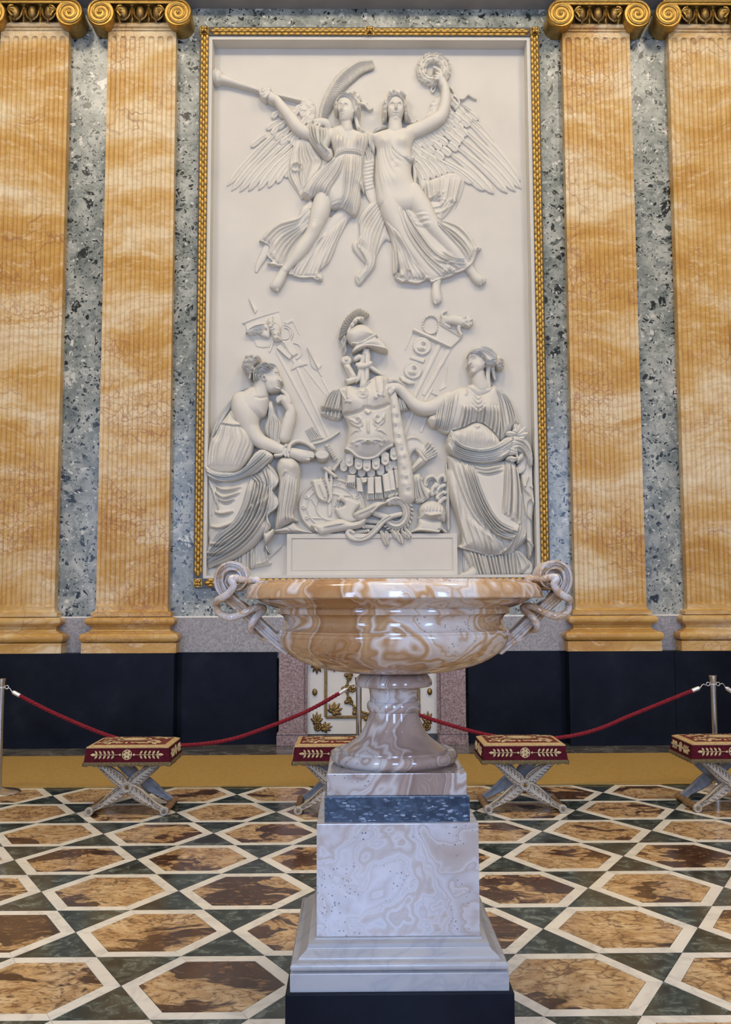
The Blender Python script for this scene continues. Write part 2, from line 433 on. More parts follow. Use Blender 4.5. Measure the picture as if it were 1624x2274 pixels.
# ------------------------------------------------------------------ the hall
XC = .195                     # centre line of the wall bay
YW = 11.53                    # wall face
def struct(name, mb, mat, parent=None, **kw):
    o = mb.build(name, mat, parent, **kw)
    if parent is None: tag(o, kind='structure')
    return o
FL, FR, FB, FT = -1.912, 2.308, 1.848, 8.812      # opening of the gilded frame on the wall
wb = MB()
wb.box(-11.5, FL, YW, 12.2, 0, 13).box(FR, 12, YW, 12.2, 0, 13).box(FL, FR, YW, 12.2, FT, 13).box(FL, FR, YW, 12.2, 1.0, FB)
wb.box(FL, -.93, YW, 12.2, 0, 1.0).box(1.33, FR, YW, 12.2, 0, 1.0).box(FL, FR, 11.9, 12.2, 0, FT)
struct('wall_back', wb, M['breccia'])
struct('wall_left', MB().box(-11.7, -11.5, -5.2, 12.2, 0, 13), M['wallpaint'])
struct('wall_right', MB().box(12, 12.2, -5.2, 12.2, 0, 13), M['wallpaint'])
struct('ceiling', MB().box(-11.7, 12.2, -5.2, 12.2, 13, 13.2), M['wallpaint'])
wf = MB(); edges = [-11.5]
for wx in WINX: edges += [wx - .8, wx + .8]
edges.append(12)
for i in range(0, len(edges), 2): wf.box(edges[i], edges[i + 1], -5.2, -5.0, 0, 13)
for wx in WINX: wf.box(wx - .8, wx + .8, -5.2, -5.0, 0, 1.3).box(wx - .8, wx + .8, -5.2, -5.0, 6.9, 13)
struct('wall_front', wf, M['wallpaint'])
wm = MB().box(-.8, .8, -5.12, -5.06, 1.3, 1.38).box(-.8, .8, -5.12, -5.06, 6.82, 6.9).box(-.8, -.72, -5.12, -5.06, 1.38, 6.82).box(.72, .8, -5.12, -5.06, 1.38, 6.82).box(-.03, .03, -5.12, -5.06, 1.38, 6.82)
for k in range(1, 5): wm.box(-.72, .72, -5.12, -5.06, 1.38 + k * 1.09 - .02, 1.38 + k * 1.09 + .02)
wmm = wm.mesh('window_frame', M['boardwhite'])
for i, wx in enumerate(WINX): tag(link('window_%d' % (i + 1), wmm, None, (wx, 0, 0)), kind='structure')
struct('trim_1', MB().ribwrap([(0, 9.12), (0, 9.16), (.02, 9.17), (.02, 9.30), (.05, 9.32), (.05, 9.52), (.12, 9.62), (.12, 9.9)], -11.5, 12, 11.30, 11.6), M['cornice'])
# granite band with a pale lip above the dado
bd = thing('trim_2', None, None, kind='structure')
g = MB().box(-11.5, 12, 11.50, YW + .02, 1.075, 1.485)
g.build('band', M['granite'], bd)
MB().box(-11.5, 12, 11.505, YW + .02, 1.485, 1.502).build('lip', M['cream'], bd)
# black dado: recessed slabs and the projecting pedestal slabs
dd = thing('baseboard_back', None, None, kind='structure')
for x0, x1 in ((-2.104, -.93), (1.33, 2.482)):
    MB().box(x0, x1, 11.49, YW + .02, 0, 1.077).build('slab', M['black'], dd, bevel=.003)
for x0, x1 in ((-6.9, -4.5), (-4.497, -2.104), (2.482, 3.715), (3.718, 6.0), (6.003, 9.)):
    MB().box(x0, x1, 11.27, YW + .02, 0, 1.08).build('slab', M['black'], dd, bevel=.004)
# ------------------------------------------------------------------ floor
flo = MB().box(-11.7, 12.2, -5.2, 12.0, -.2, -.008).build('floor', M['grout']); tag(flo, kind='structure')
MB().box(-11.5, 12, 10.60, 11.6, -.02, 0).build('marble_strip', M['strip'], flo)
TW, TX0, TY0 = .8023, -.2387, 4.4318
TH_ = TW * math.sqrt(3) / 2
def hexpts(r, s=1.):
    return [(r * math.cos(k * PI / 3), r * math.sin(k * PI / 3)) for k in range(6)]
RO, RI, GP = TW / 2, TW / 2 - .078, .0016
hexme = MB().slab(hexpts(RI - GP), -.012, 0).mesh('hexagon_slab', M['hexa'])
strips = []
for k in range(6):
    a0, a1 = k * PI / 3, (k + 1) * PI / 3
    def pt(r, a, off):
        return (r * math.cos(a) + off * -math.sin(a), r * math.sin(a) + off * math.cos(a))
    e = GP * .5
    poly = [pt(RI + e, a0, e), pt(RO - e * 2.2, a0, e), pt(RO - e * 2.2, a1, -e), pt(RI + e, a1, -e)]
    strips.append(MB().slab(poly, -.012, 0).mesh('border_strip', M['cream']))
s3 = TW / 2 - .004
tri_up = MB().slab([(0, -s3 / math.sqrt(3)), (s3 / 2, s3 / (2 * math.sqrt(3))), (-s3 / 2, s3 / (2 * math.sqrt(3)))], -.012, 0).mesh('triangle_slab', M['green'])
tri_dn = MB().slab([(0, s3 / math.sqrt(3)), (-s3 / 2, -s3 / (2 * math.sqrt(3))), (s3 / 2, -s3 / (2 * math.sqrt(3)))], -.012, 0).mesh('triangle_slab', M['green'])
far = {'hexa': MB(), 'cream': MB(), 'green': MB()}
def seen(x, y, m=60):
    if y < 1.0: return False
    u, v = proj((x, y, 0)); return -m < u < 1624 + m and 1500 < v < 2274 + m * 2
for k in range(-14, 7):
    yt = TY0 + k * TH_
    for j in range(-12, 14):
        xt = TX0 + (j + (0 if k % 2 == 0 else .5)) * TW        # tip where two hexagons meet
        hx = xt + TW / 2
        if hx < -11.2 or hx > 11.6: continue
        vis = any(seen(hx + dx, yt + dy, 20) for dx in (-.35, 0, .35) for dy in (-.3, 0, .3))
        if vis:
            link('hexagon_slab', hexme, flo, (hx, yt, 0))
            for s_ in strips: link('border_strip', s_, flo, (hx, yt, 0))
        elif k > -8 and abs(hx) < 6.5:
            far['hexa'].slab([(hx + p[0], yt + p[1]) for p in hexpts(RI)], -.012, 0)
            far['cream'].slab([(hx + p[0], yt + p[1]) for p in hexpts(RO - .001)], -.013, -.0008)
        for me_, dy in ((tri_up, s3 / math.sqrt(3) + .0025), (tri_dn, -s3 / math.sqrt(3) - .0025)):
            if any(seen(xt + q, yt + dy, 20) for q in (-.18, 0, .18)): link('triangle_slab', me_, flo, (xt, yt + dy, 0))
            elif k > -8 and abs(hx) < 6.5: far['green'].add([(v.co.x + xt, v.co.y + yt + dy, v.co.z) for v in me_.vertices], [tuple(p.vertices) for p in me_.polygons])
for k_, nm in (('hexa', 'outer_hexagons'), ('cream', 'outer_borders'), ('green', 'outer_triangles')):
    tag(far[k_].build(nm, M[k_], flo), kind='stuff')
rn = MB().box(-11., 11.5, 8.93, 10.66, .001, .014).build('carpet_runner', M['carpet'], bevel=.004)
tag(rn, 'long ochre carpet runner lying along the wall', 'carpet')

# ------------------------------------------------------------------ pilasters
PW = .843
SY = 11.40
def shaft_mesh():
    z0, z1 = 1.545, 8.745
    nf = 7; hw = PW / 2; pitch = PW / (nf + .30); r = pitch * .335
    fx = [(-hw + pitch * (.65 + i)) for i in range(nf)]
    xs = sorted(set([-hw, hw] + [round(c + r * math.sin(t), 5) for c in fx for t in np.linspace(-PI / 2, PI / 2, 13)]))
    zb, zt = z0 + .075, z1 - .07
    cap = [r * (1 - math.cos(t)) for t in np.linspace(0, PI / 2, 12)]
    zs = sorted(set([z0, z1, zb, zt] + [zb + c for c in cap] + [zt - c for c in cap] + list(np.linspace(zb + r, zt - r, 14))))
    v = []; f = []
    for z in zs:
        for x in xs:
            c = min(fx, key=lambda q: abs(q - x)); zz = min(max(z, zb + r), zt - r)
            d2 = (x - c) ** 2 + (z - zz) ** 2
            v.append((x, SY + .72 * math.sqrt(max(0, r * r - d2)), z))
    nx = len(xs)
    for j in range(len(zs) - 1):
        for i in range(nx - 1):
            f.append((j * nx + i, j * nx + i + 1, (j + 1) * nx + i + 1, (j + 1) * nx + i))
    mb = MB().add(v, f)
    for s in (-1, 1):
        mb.add([(s * hw, SY, z0), (s * hw, YW, z0), (s * hw, YW, z1), (s * hw, SY, z1)], [(0, 1, 2, 3) if s > 0 else (3, 2, 1, 0)])
    mb.add([(-hw, SY, z1), (hw, SY, z1), (hw, YW, z1), (-hw, YW, z1)], [(0, 1, 2, 3)])
    return mb.mesh('shaft', M['siena'], smooth=30)
def tor(zc, r, o, n=10):
    return [(o + r * math.cos(a), zc + r * math.sin(a)) for a in np.linspace(-PI / 2, PI / 2, n)]
def spiral(cx, cz, r0, r1, turns, sgn, n=60, a0=PI / 2):
    out = []
    for i in range(n + 1):
        t = i / n; a = a0 + sgn * 2 * PI * turns * t
        r = r0 * (1 - t) ** 1.15 + r1 * (1 - (1 - t) ** 1.15)
        out.append((cx + r * math.cos(a), cz + r * math.sin(a)))
    return out
m_base = dict(
    apophyge=MB().ribwrap([(.0, 1.60), (.004, 1.575), (.018, 1.558), (.045, 1.548), (.045, 1.502), (.03, 1.50)][::-1], -PW / 2, PW / 2, SY, YW),
    upper_torus=MB().ribwrap(tor(1.448, .046, .055), -PW / 2, PW / 2, SY, YW),
    scotia=MB().ribwrap([(.085, 1.312), (.085, 1.322), (.05, 1.335), (.035, 1.36), (.04, 1.385), (.062, 1.398), (.062, 1.404)], -PW / 2, PW / 2, SY, YW),
    lower_torus=MB().ribwrap(tor(1.256, .056, .095), -PW / 2, PW / 2, SY, YW),
    plinth=MB().ribwrap([(.128, 1.081), (.128, 1.198)], -PW / 2, PW / 2, SY, YW))
m_base = {k: b.mesh(k, M['siena'], smooth=(30 if 'torus' in k or k in ('scotia', 'apophyge') else False)) for k, b in m_base.items()}
shaft_me = shaft_mesh()
CZ, CR, CXO, CYF = 8.868, .172, .475, 11.215
def volute(s):
    mb = MB()
    mb.lathe([(.001, -.006), (CR * .93, 0), (CR * .98, .02), (CR, .05), (CR * .92, .16), (CR * .92, .31)], 40, (s * CXO, CYF, CZ), 'y')
    p = spiral(s * CXO, CZ, CR * .93, .020, 2.6, -s, 110)
    rad = [.0185 - .010 * i / len(p) for i in range(len(p))]
    mb.tube([(x, CYF - .004, z) for x, z in p], rad, 8, up=(0, 1, 0))
    mb.sphere((s * CXO, CYF - .008, CZ), (.022, .018, .022))
    return mb.mesh('volute', M['gold'], smooth=40)
vol_me = {-1: volute(-1), 1: volute(1)}
rail = MB()
zt = CZ + CR
rail.box(-CXO, CXO, CYF, 11.5, zt - .045, zt + .005).box(-CXO - .05, CXO + .05, CYF + .02, 11.5, zt + .003, zt + .05)
rail.tube([(x, CYF - .004, zt - .012) for x in np.linspace(-CXO, CXO, 8)], .015, 8)
rail.tube([(x, CYF + .006, zt - .047) for x in np.linspace(-CXO, CXO, 8)], .009, 8)
rail_me = rail.mesh('abacus', M['gold'], smooth=40)
ech = MB().ribwrap([(0, 8.745), (0, 8.765), (.03, 8.772), (.045, 8.795), (.03, 8.82), (.01, 8.83), (.0, 8.835)], -.40, .40, SY - .02, YW)
ech_me = ech.mesh('astragal', M['siena'], smooth=30)
bk_me = MB().box(-CXO, CXO, SY - .02, 11.5, 8.82, zt - .04).mesh('bell', M['gilt2'])
def egg_mesh():
    mb = MB(); mb.sphere((0, 0, 0), (.053, .055, .088), 14, 10)
    for s in (-1, 1):
        p = cr([(s * .074, .02, .085), (s * .080, .0, .02), (s * .060, -.005, -.055), (0, .0, -.098)], 6)
        mb.tube(p, [.013, *([.013] * (len(p) - 2)), .008], 6)
    return mb.mesh('egg', M['gilt2'], smooth=50)
def dart_mesh():
    mb = MB()
    mb.add([(0, -.02, .09), (-.022, .0, .06), (0, -.035, -.01), (.022, .0, .06), (-.014, .01, -.03), (.014, .01, -.03), (0, -.01, -.10), (0, .03, .03)],
           [(0, 1, 2), (0, 2, 3), (1, 4, 2), (2, 5, 3), (2, 4, 6), (2, 6, 5), (0, 7, 1), (0, 3, 7), (1, 7, 4), (3, 5, 7), (4, 7, 6), (5, 6, 7)])
    mb.sphere((0, -.005, .085), (.03, .02, .016), 10, 6)
    return mb.mesh('dart', M['gold'])
egg_me, dart_me = egg_mesh(), dart_mesh()
def palmette(s):
    mb = MB()
    for k in range(4):
        a = -.9 + k * .55
        p = cr([(s * .30, 0, 0), (s * (.30 - .045 * math.cos(a)), -.03, .045 * math.sin(a)), (s * (.30 - .095 * math.cos(a)), -.02, .085 * math.sin(a) - .01)], 5)
        mb.tube(p, list(np.linspace(.010, .016, len(p))), 6)
        mb.sphere(p[-1], .018, 8, 6)
    return mb.mesh('half_palmette', M['gold'], smooth=50)
pal_me = {-1: palmette(-1), 1: palmette(1)}
def make_pilaster():
    t = thing('pilaster', '', 'pilaster')
    link('shaft', shaft_me, t)
    for k, me in m_base.items(): link(k, me, t)
    c = link('capital', bk_me, t)
    for s in (-1, 1): link('volute', vol_me[s], c); link('half_palmette', pal_me[s], c, (0, 11.27, 8.93))
    link('abacus', rail_me, c); link('astragal', ech_me, c)
    for i in (-1, 0, 1): link('egg', egg_me, c, (i * .205, 11.29, 8.912))
    for i in (-1, 1): link('dart', dart_me, c, (i * .1025, 11.28, 8.912))
    return t
p0 = make_pilaster(); PIL = [p0] + [copy_tree(p0) for _ in range(3)]
for t, x, lb in zip(PIL, (-4.16, -2.83, 2.83, 4.16), (
        'fluted yellow marble pilaster at the far left edge of the photo', 'fluted yellow marble pilaster just left of the white relief',
        'fluted yellow marble pilaster just right of the white relief', 'fluted yellow marble pilaster at the far right edge of the photo')):
    t.location = (XC + x, 0, 0); tag(t, lb, 'pilaster', 'fluted yellow marble pilasters')

# ------------------------------------------------------------------ gilded frame round the relief
fr = thing('gilded_frame', 'gilded leaf moulding framing the large white relief', 'frame', (XC, 11.5, FB))
fr_off = np.array([XC, 11.5, FB])
def fbox(mb, x0, x1, y0, y1, z0, z1): mb.box(x0 - XC, x1 - XC, y0 - 11.5, y1 - 11.5, z0 - FB, z1 - FB)
FW = .098
mb = MB()
fbox(mb, FL - .012, FR + .012, 11.44, 11.56, FT - FW, FT + .012); fbox(mb, FL - .012, FR + .012, 11.44, 11.56, FB - .012, FB + FW)
fbox(mb, FL - .012, FL + FW, 11.44, 11.56, FB + FW, FT - FW); fbox(mb, FR - FW, FR + .012, 11.44, 11.56, FB + FW, FT - FW)
mb.build('backing', M['darkstone'], fr)
def leaf_mesh(w, l, d):
    v = []; f = []
    prof = [(0, .30), (.18, .85), (.45, 1.), (.72, .80), (.92, .35), (1., .0)]
    for t, k in prof:
        lift = d * (.55 + .45 * math.sin(PI * min(1, t * 1.05)))
        for q in (-1, -.55, 0, .55, 1): v.append((q * w * k, -lift * (1 - .75 * q * q) , t * l))
    for j in range(len(prof) - 1):
        for i in range(4): f.append((j * 5 + i, j * 5 + i + 1, j * 5 + 6 + i, j * 5 + 5 + i))
    return new_mesh('leaf', v, f, M['golddk'], True)
LL, LWD = .078, .028
leafm = leaf_mesh(LWD, LL * 1.12, .034); sidem = leaf_mesh(LWD * .85, LL * 1.08, .022)
side = MB()
def leaf_run(p0_, p1_, nmax=400):
    p0_, p1_ = np.array(p0_), np.array(p1_); L = np.linalg.norm(p1_ - p0_); n = int(round(L / LL)); d = (p1_ - p0_) / L
    ang = math.atan2(d[0], d[2])
    ca, sa = math.cos(ang), math.sin(ang)
    for i in range(n):
        p = p0_ + d * (i * L / n) - fr_off
        o = link('leaf', leafm, fr, tuple(p)); o.rotation_euler = (0, ang, 0)
        for s in (-1, 1):
            q = p + d * (LL * .5) + np.array([ca, 0, -sa]) * s * .031 + np.array([0, .006, 0])
            vs = [(q[0] + v.co.x * ca + v.co.z * sa, q[1] + v.co.y, q[2] - v.co.x * sa + v.co.z * ca) for v in sidem.vertices]
            side.add(vs, [tuple(pp.vertices) for pp in sidem.polygons])
yl = 11.44
cxl, cxr = FL + FW * .47, FR - FW * .47
czt, czb = FT - FW * .47, FB + FW * .47
mid = XC
leaf_run((cxl + .07, yl, czt), (mid - .035, yl, czt)); leaf_run((cxr - .07, yl, czt), (mid + .035, yl, czt))
leaf_run((cxl + .07, yl, czb), (mid - .035, yl, czb)); leaf_run((cxr - .07, yl, czb), (mid + .035, yl, czb))
leaf_run((cxl, yl, czb + .07), (cxl, yl, czt - .06)); leaf_run((cxr, yl, czb + .07), (cxr, yl, czt - .06))
so = side.build('side_leaves', M['golddk'], fr, smooth='all'); tag(so, kind='stuff')
def corner_mesh():
    mb = MB()
    for a in (0, PI / 2, PI, -PI / 2):
        p = cr([(0, -.03, 0), (.03 * math.cos(a + .78), -.055, .03 * math.sin(a + .78)), (.062 * math.cos(a + .78), -.01, .062 * math.sin(a + .78))], 5)
        mb.tube(p, [.012, .016, .018, .018, .018, .017, .016, .013, .010, .007, .004], 8)
    mb.sphere((0, -.035, 0), .02, 10, 8)
    mb.box(-.05, .05, -.02, .0, -.05, .05)
    return mb.mesh('corner_leaf', M['golddk'], smooth=50)
cm = corner_mesh()
for cx_, cz_ in ((cxl, czt), (cxr, czt), (cxl, czb), (cxr, czb), (mid, czt), (mid, czb)):
    link('corner_leaf', cm, fr, (cx_ - XC, yl - 11.5, cz_ - FB))

# ------------------------------------------------------------------ fireplace surround and fire board
fs = thing('fireplace_surround', 'speckled pink granite fireplace surround behind the urn', 'fireplace', (XC, 11.4, 0))
for s in (-1, 1):
    m_ = MB(); x0, x1 = (s * 1.095, s * .80) if s < 0 else (.80, 1.095)
    m_.box(x0, x1, -.0, .2, .165, 1.02)
    pst = m_.build('jamb', M['pink'], fs, bevel=.004)
    x2, x3 = (-.80, -.765) if s < 0 else (.765, .80)
    MB().box(x2, x3, .05, .2, .0, 1.02).build('inner_fillet', M['pink'], pst, bevel=.003)
    m2 = MB()
    xa, xb = min(x0, x1) - .012, max(x0, x1) + .012
    m2.box(xa - .012, xb + .012, -.028, .2, 0, .115)
    m2.box(xa, xb, -.018, .2, .115, .125)
    m2.box(xa - .008, xb + .008, -.026, .2, .125, .15)
    m2.box(xa + .006, xb - .006, -.008, .2, .15, .165)
    m2.build('foot_moulding', M['pink'], pst, bevel=.006)
MB().box(-1.095, 1.095, 0, .2, 1.02, 1.075).build('lintel', M['pink'], fs, bevel=.004)
MB().box(-.77, .77, .10, .3, 0, .11).build('hearth_slab', M['darkstone'], fs)
fb = thing('fire_board', 'cream fire board with gilded leaves and rosettes closing the fireplace', 'fire board', (XC, 11.53, .112))
MB().box(-.765, .765, 0, .03, 0, .965).build('board', M['boardwhite'], fb, bevel=.003)
zb_, zt_, xl_ = .20, .90, .55
for nm, b in (('moulding', (-xl_ - .018, -xl_ + .018, zb_, zt_)), ('moulding', (xl_ - .018, xl_ + .018, zb_, zt_)), ('moulding', (-xl_, xl_, zb_ - .02, zb_ + .016)), ('moulding', (-xl_, xl_, zt_ - .016, zt_ + .02))):
    MB().box(b[0], b[1], -.018, 0, b[2], b[3]).build(nm, M['gilt2'], fb, bevel=.007)
def lobed_leaf():
    mb = MB()
    for a, l in ((PI / 2, .125), (PI / 2 - .55, .115), (PI / 2 + .55, .115), (PI / 2 - 1.15, .10), (PI / 2 + 1.15, .10), (PI / 2 - 1.9, .065), (PI / 2 + 1.9, .065)):
        d = np.array([math.cos(a), 0, math.sin(a)]); nrm = np.array([-math.sin(a), 0, math.cos(a)])
        pts = []
        for t in np.linspace(0, 1, 7):
            pts.append(d * l * t + np.array([0, -.018 * math.sin(PI * (.25 + .7 * t)), 0]))
        mb.tube(pts, [.010, .017, .021, .022, .018, .013, .003], 8, flat=.55, up=(0, 1, 0))
    mb.sphere((0, -.012, 0), (.022, .014, .022), 10, 6)
    return mb.mesh('gilt_leaf', M['gilt2'], smooth=60)
def rosette(nm='rosette', r=.05, mat='gilt2', n=8):
    mb = MB()
    for k in range(n):
        a = 2 * PI * k / n
        mb.sphere((r * .62 * math.cos(a), -.012, r * .62 * math.sin(a)), (r * .36, .014, r * .36), 8, 6)
    mb.lathe([(r * .92, 0), (r * .86, -.008), (r * .5, -.01), (.001, -.012)], 20, axis='y')
    mb.sphere((0, -.018, 0), (r * .30, .014, r * .30), 10, 6)
    return mb.mesh(nm, M[mat], smooth=60)
ll_me, ro_me = lobed_leaf(), rosette()
for s in (-1, 1):
    for zc, flip in ((.08, 0), (.88, PI)):
        up = 1 if not flip else -1
        link('rosette', ro_me, fb, (s * .645, 0, zc))
        a = link('gilt_leaf', ll_me, fb, (s * .655, -.001, zc + up * .06)); a.rotation_euler = (0, flip, 0); a.scale = (.8, 1, 1.)
        a = link('gilt_leaf', ll_me, fb, (s * .58, -.001, zc - up * .005)); a.rotation_euler = (0, -s * 1.45 if not flip else PI + s * 1.45, 0); a.scale = (.75, 1, .9)
        a = link('gilt_leaf', ll_me, fb, (s * .465, -.001, zb_ + .06 if not flip else zt_ - .06)); a.rotation_euler = (0, -s * .7 if not flip else PI + s * .7, 0); a.scale = (1.05, 1, 1.05)
    MB().sphere((0, -.015, 0), (.030, .022, .042), 14, 10).build('knob', M['gilt2'], fb, smooth='all', loc=(s * .68, 0, .49))
# oval scroll garland in the middle of the board
gar = MB().lathe([(.285, 0), (.30, -.012), (.315, 0)], 40, (0, 0, .53), 'y').build('garland', M['gilt2'], fb, smooth='all')
sc = MB()
for q in (0, 1):
    p = spiral(0, 0, .05, .010, 1.3, 1 if q else -1, 24)
    sc.tube([(x + (.03 if q else -.03), -.012, z) for x, z in p], .011, 7, up=(0, 1, 0))
sc.sphere((0, -.012, .045), (.03, .02, .035), 10, 8)
scm = sc.mesh('scroll', M['gilt2'], smooth=60)
for k in range(14):
    a = 2 * PI * k / 14
    o = link('scroll', scm, gar, (.30 * math.cos(a), 0, .53 + .36 * math.sin(a) * .9)); o.rotation_euler = (0, -a + PI / 2, 0); o.scale = (.85, 1, .85)
for s in (-1, 1): link('rosette', ro_me, gar, (s * .235, 0, .53))
# ------------------------------------------------------------------ the stucco relief
# Modelled as carved height: every part is a sheet whose outline and swelling are drawn on the wall plane (photo pixels on that
# plane, 1 px = 5.4 mm) and then raised straight out of the wall by its real depth.
YG = 11.665                # face of the relief ground
YR = 11.58                 # plane on which the outlines are measured
PXM = 11.5 / FOCAL         # metres per pixel on that plane
rel = thing('relief_panel', 'white stucco relief of two winged women above two women and armour', 'relief', (XC, YG, FB))
rel_off = np.array([XC, YG, FB])
def wall_xz(u, v):
    dx = _F[0] + _R[0] * (u - CX) / FOCAL - _U[0] * (v - CY) / FOCAL
    dy = _F[1] + _R[1] * (u - CX) / FOCAL - _U[1] * (v - CY) / FOCAL
    dz = _F[2] + _R[2] * (u - CX) / FOCAL - _U[2] * (v - CY) / FOCAL
    return CPOS[0] + dx * YR / dy, CPOS[2] + dz * YR / dy
CROP = {1: (440, 60, 400 / 1624), 2: (800, 60, 420 / 1624), 3: (520, 400, 320 / 1624), 4: (760, 400, 360 / 1624), 5: (440, 660, 320 / 1624), 6: (700, 660, 380 / 1624),
        7: (880, 740, 340 / 1624), 8: (440, 960, 340 / 1624), 9: (680, 960, 340 / 1624), 10: (940, 980, 300 / 1624)}
def c(k, pts):
    a, b, s = CROP[k]
    return [(a + p[0] * s, b + p[1] * s, *p[2:]) for p in pts]
def near_line(U, V, p, extra=None):
    """distance to a polyline and interpolated attributes at the nearest place"""
    best = np.full(U.shape, 1e9); ext = None if extra is None else [np.zeros(U.shape) for _ in range(extra.shape[1])]
    T = np.zeros(U.shape); n = len(p) - 1
    for i in range(n):
        ax, ay = p[i, 0], p[i, 1]; bx, by = p[i + 1, 0] - ax, p[i + 1, 1] - ay
        L = bx * bx + by * by + 1e-9
        t = np.clip(((U - ax) * bx + (V - ay) * by) / L, 0, 1)
        d = np.hypot(U - ax - t * bx, V - ay - t * by)
        m = d < best
        best = np.where(m, d, best); T = np.where(m, (i + t) / n, T)
        if ext is not None:
            for k in range(len(ext)): ext[k] = np.where(m, extra[i, k] * (1 - t) + extra[i + 1, k] * t, ext[k])
    return best, T, ext
def inside(U, V, p):
    r = np.zeros(U.shape, bool); n = len(p)
    for i in range(n):
        x0, y0 = p[i, 0], p[i, 1]; x1, y1 = p[(i + 1) % n, 0], p[(i + 1) % n, 1]
        if y0 == y1: continue
        r ^= ((y0 > V) != (y1 > V)) & (U < (x1 - x0) * (V - y0) / (y1 - y0) + x0)
    return r
def blur2(A, k):
    w = np.exp(-np.linspace(-2, 2, 2 * k + 1) ** 2); w /= w.sum()
    for ax in (0, 1):
        P_ = np.pad(A, [(k, k) if a == ax else (0, 0) for a in (0, 1)], mode='edge')
        A = sum(w[j] * (P_[j:j + A.shape[0], :] if ax == 0 else P_[:, j:j + A.shape[1]]) for j in range(2 * k + 1))
    return A
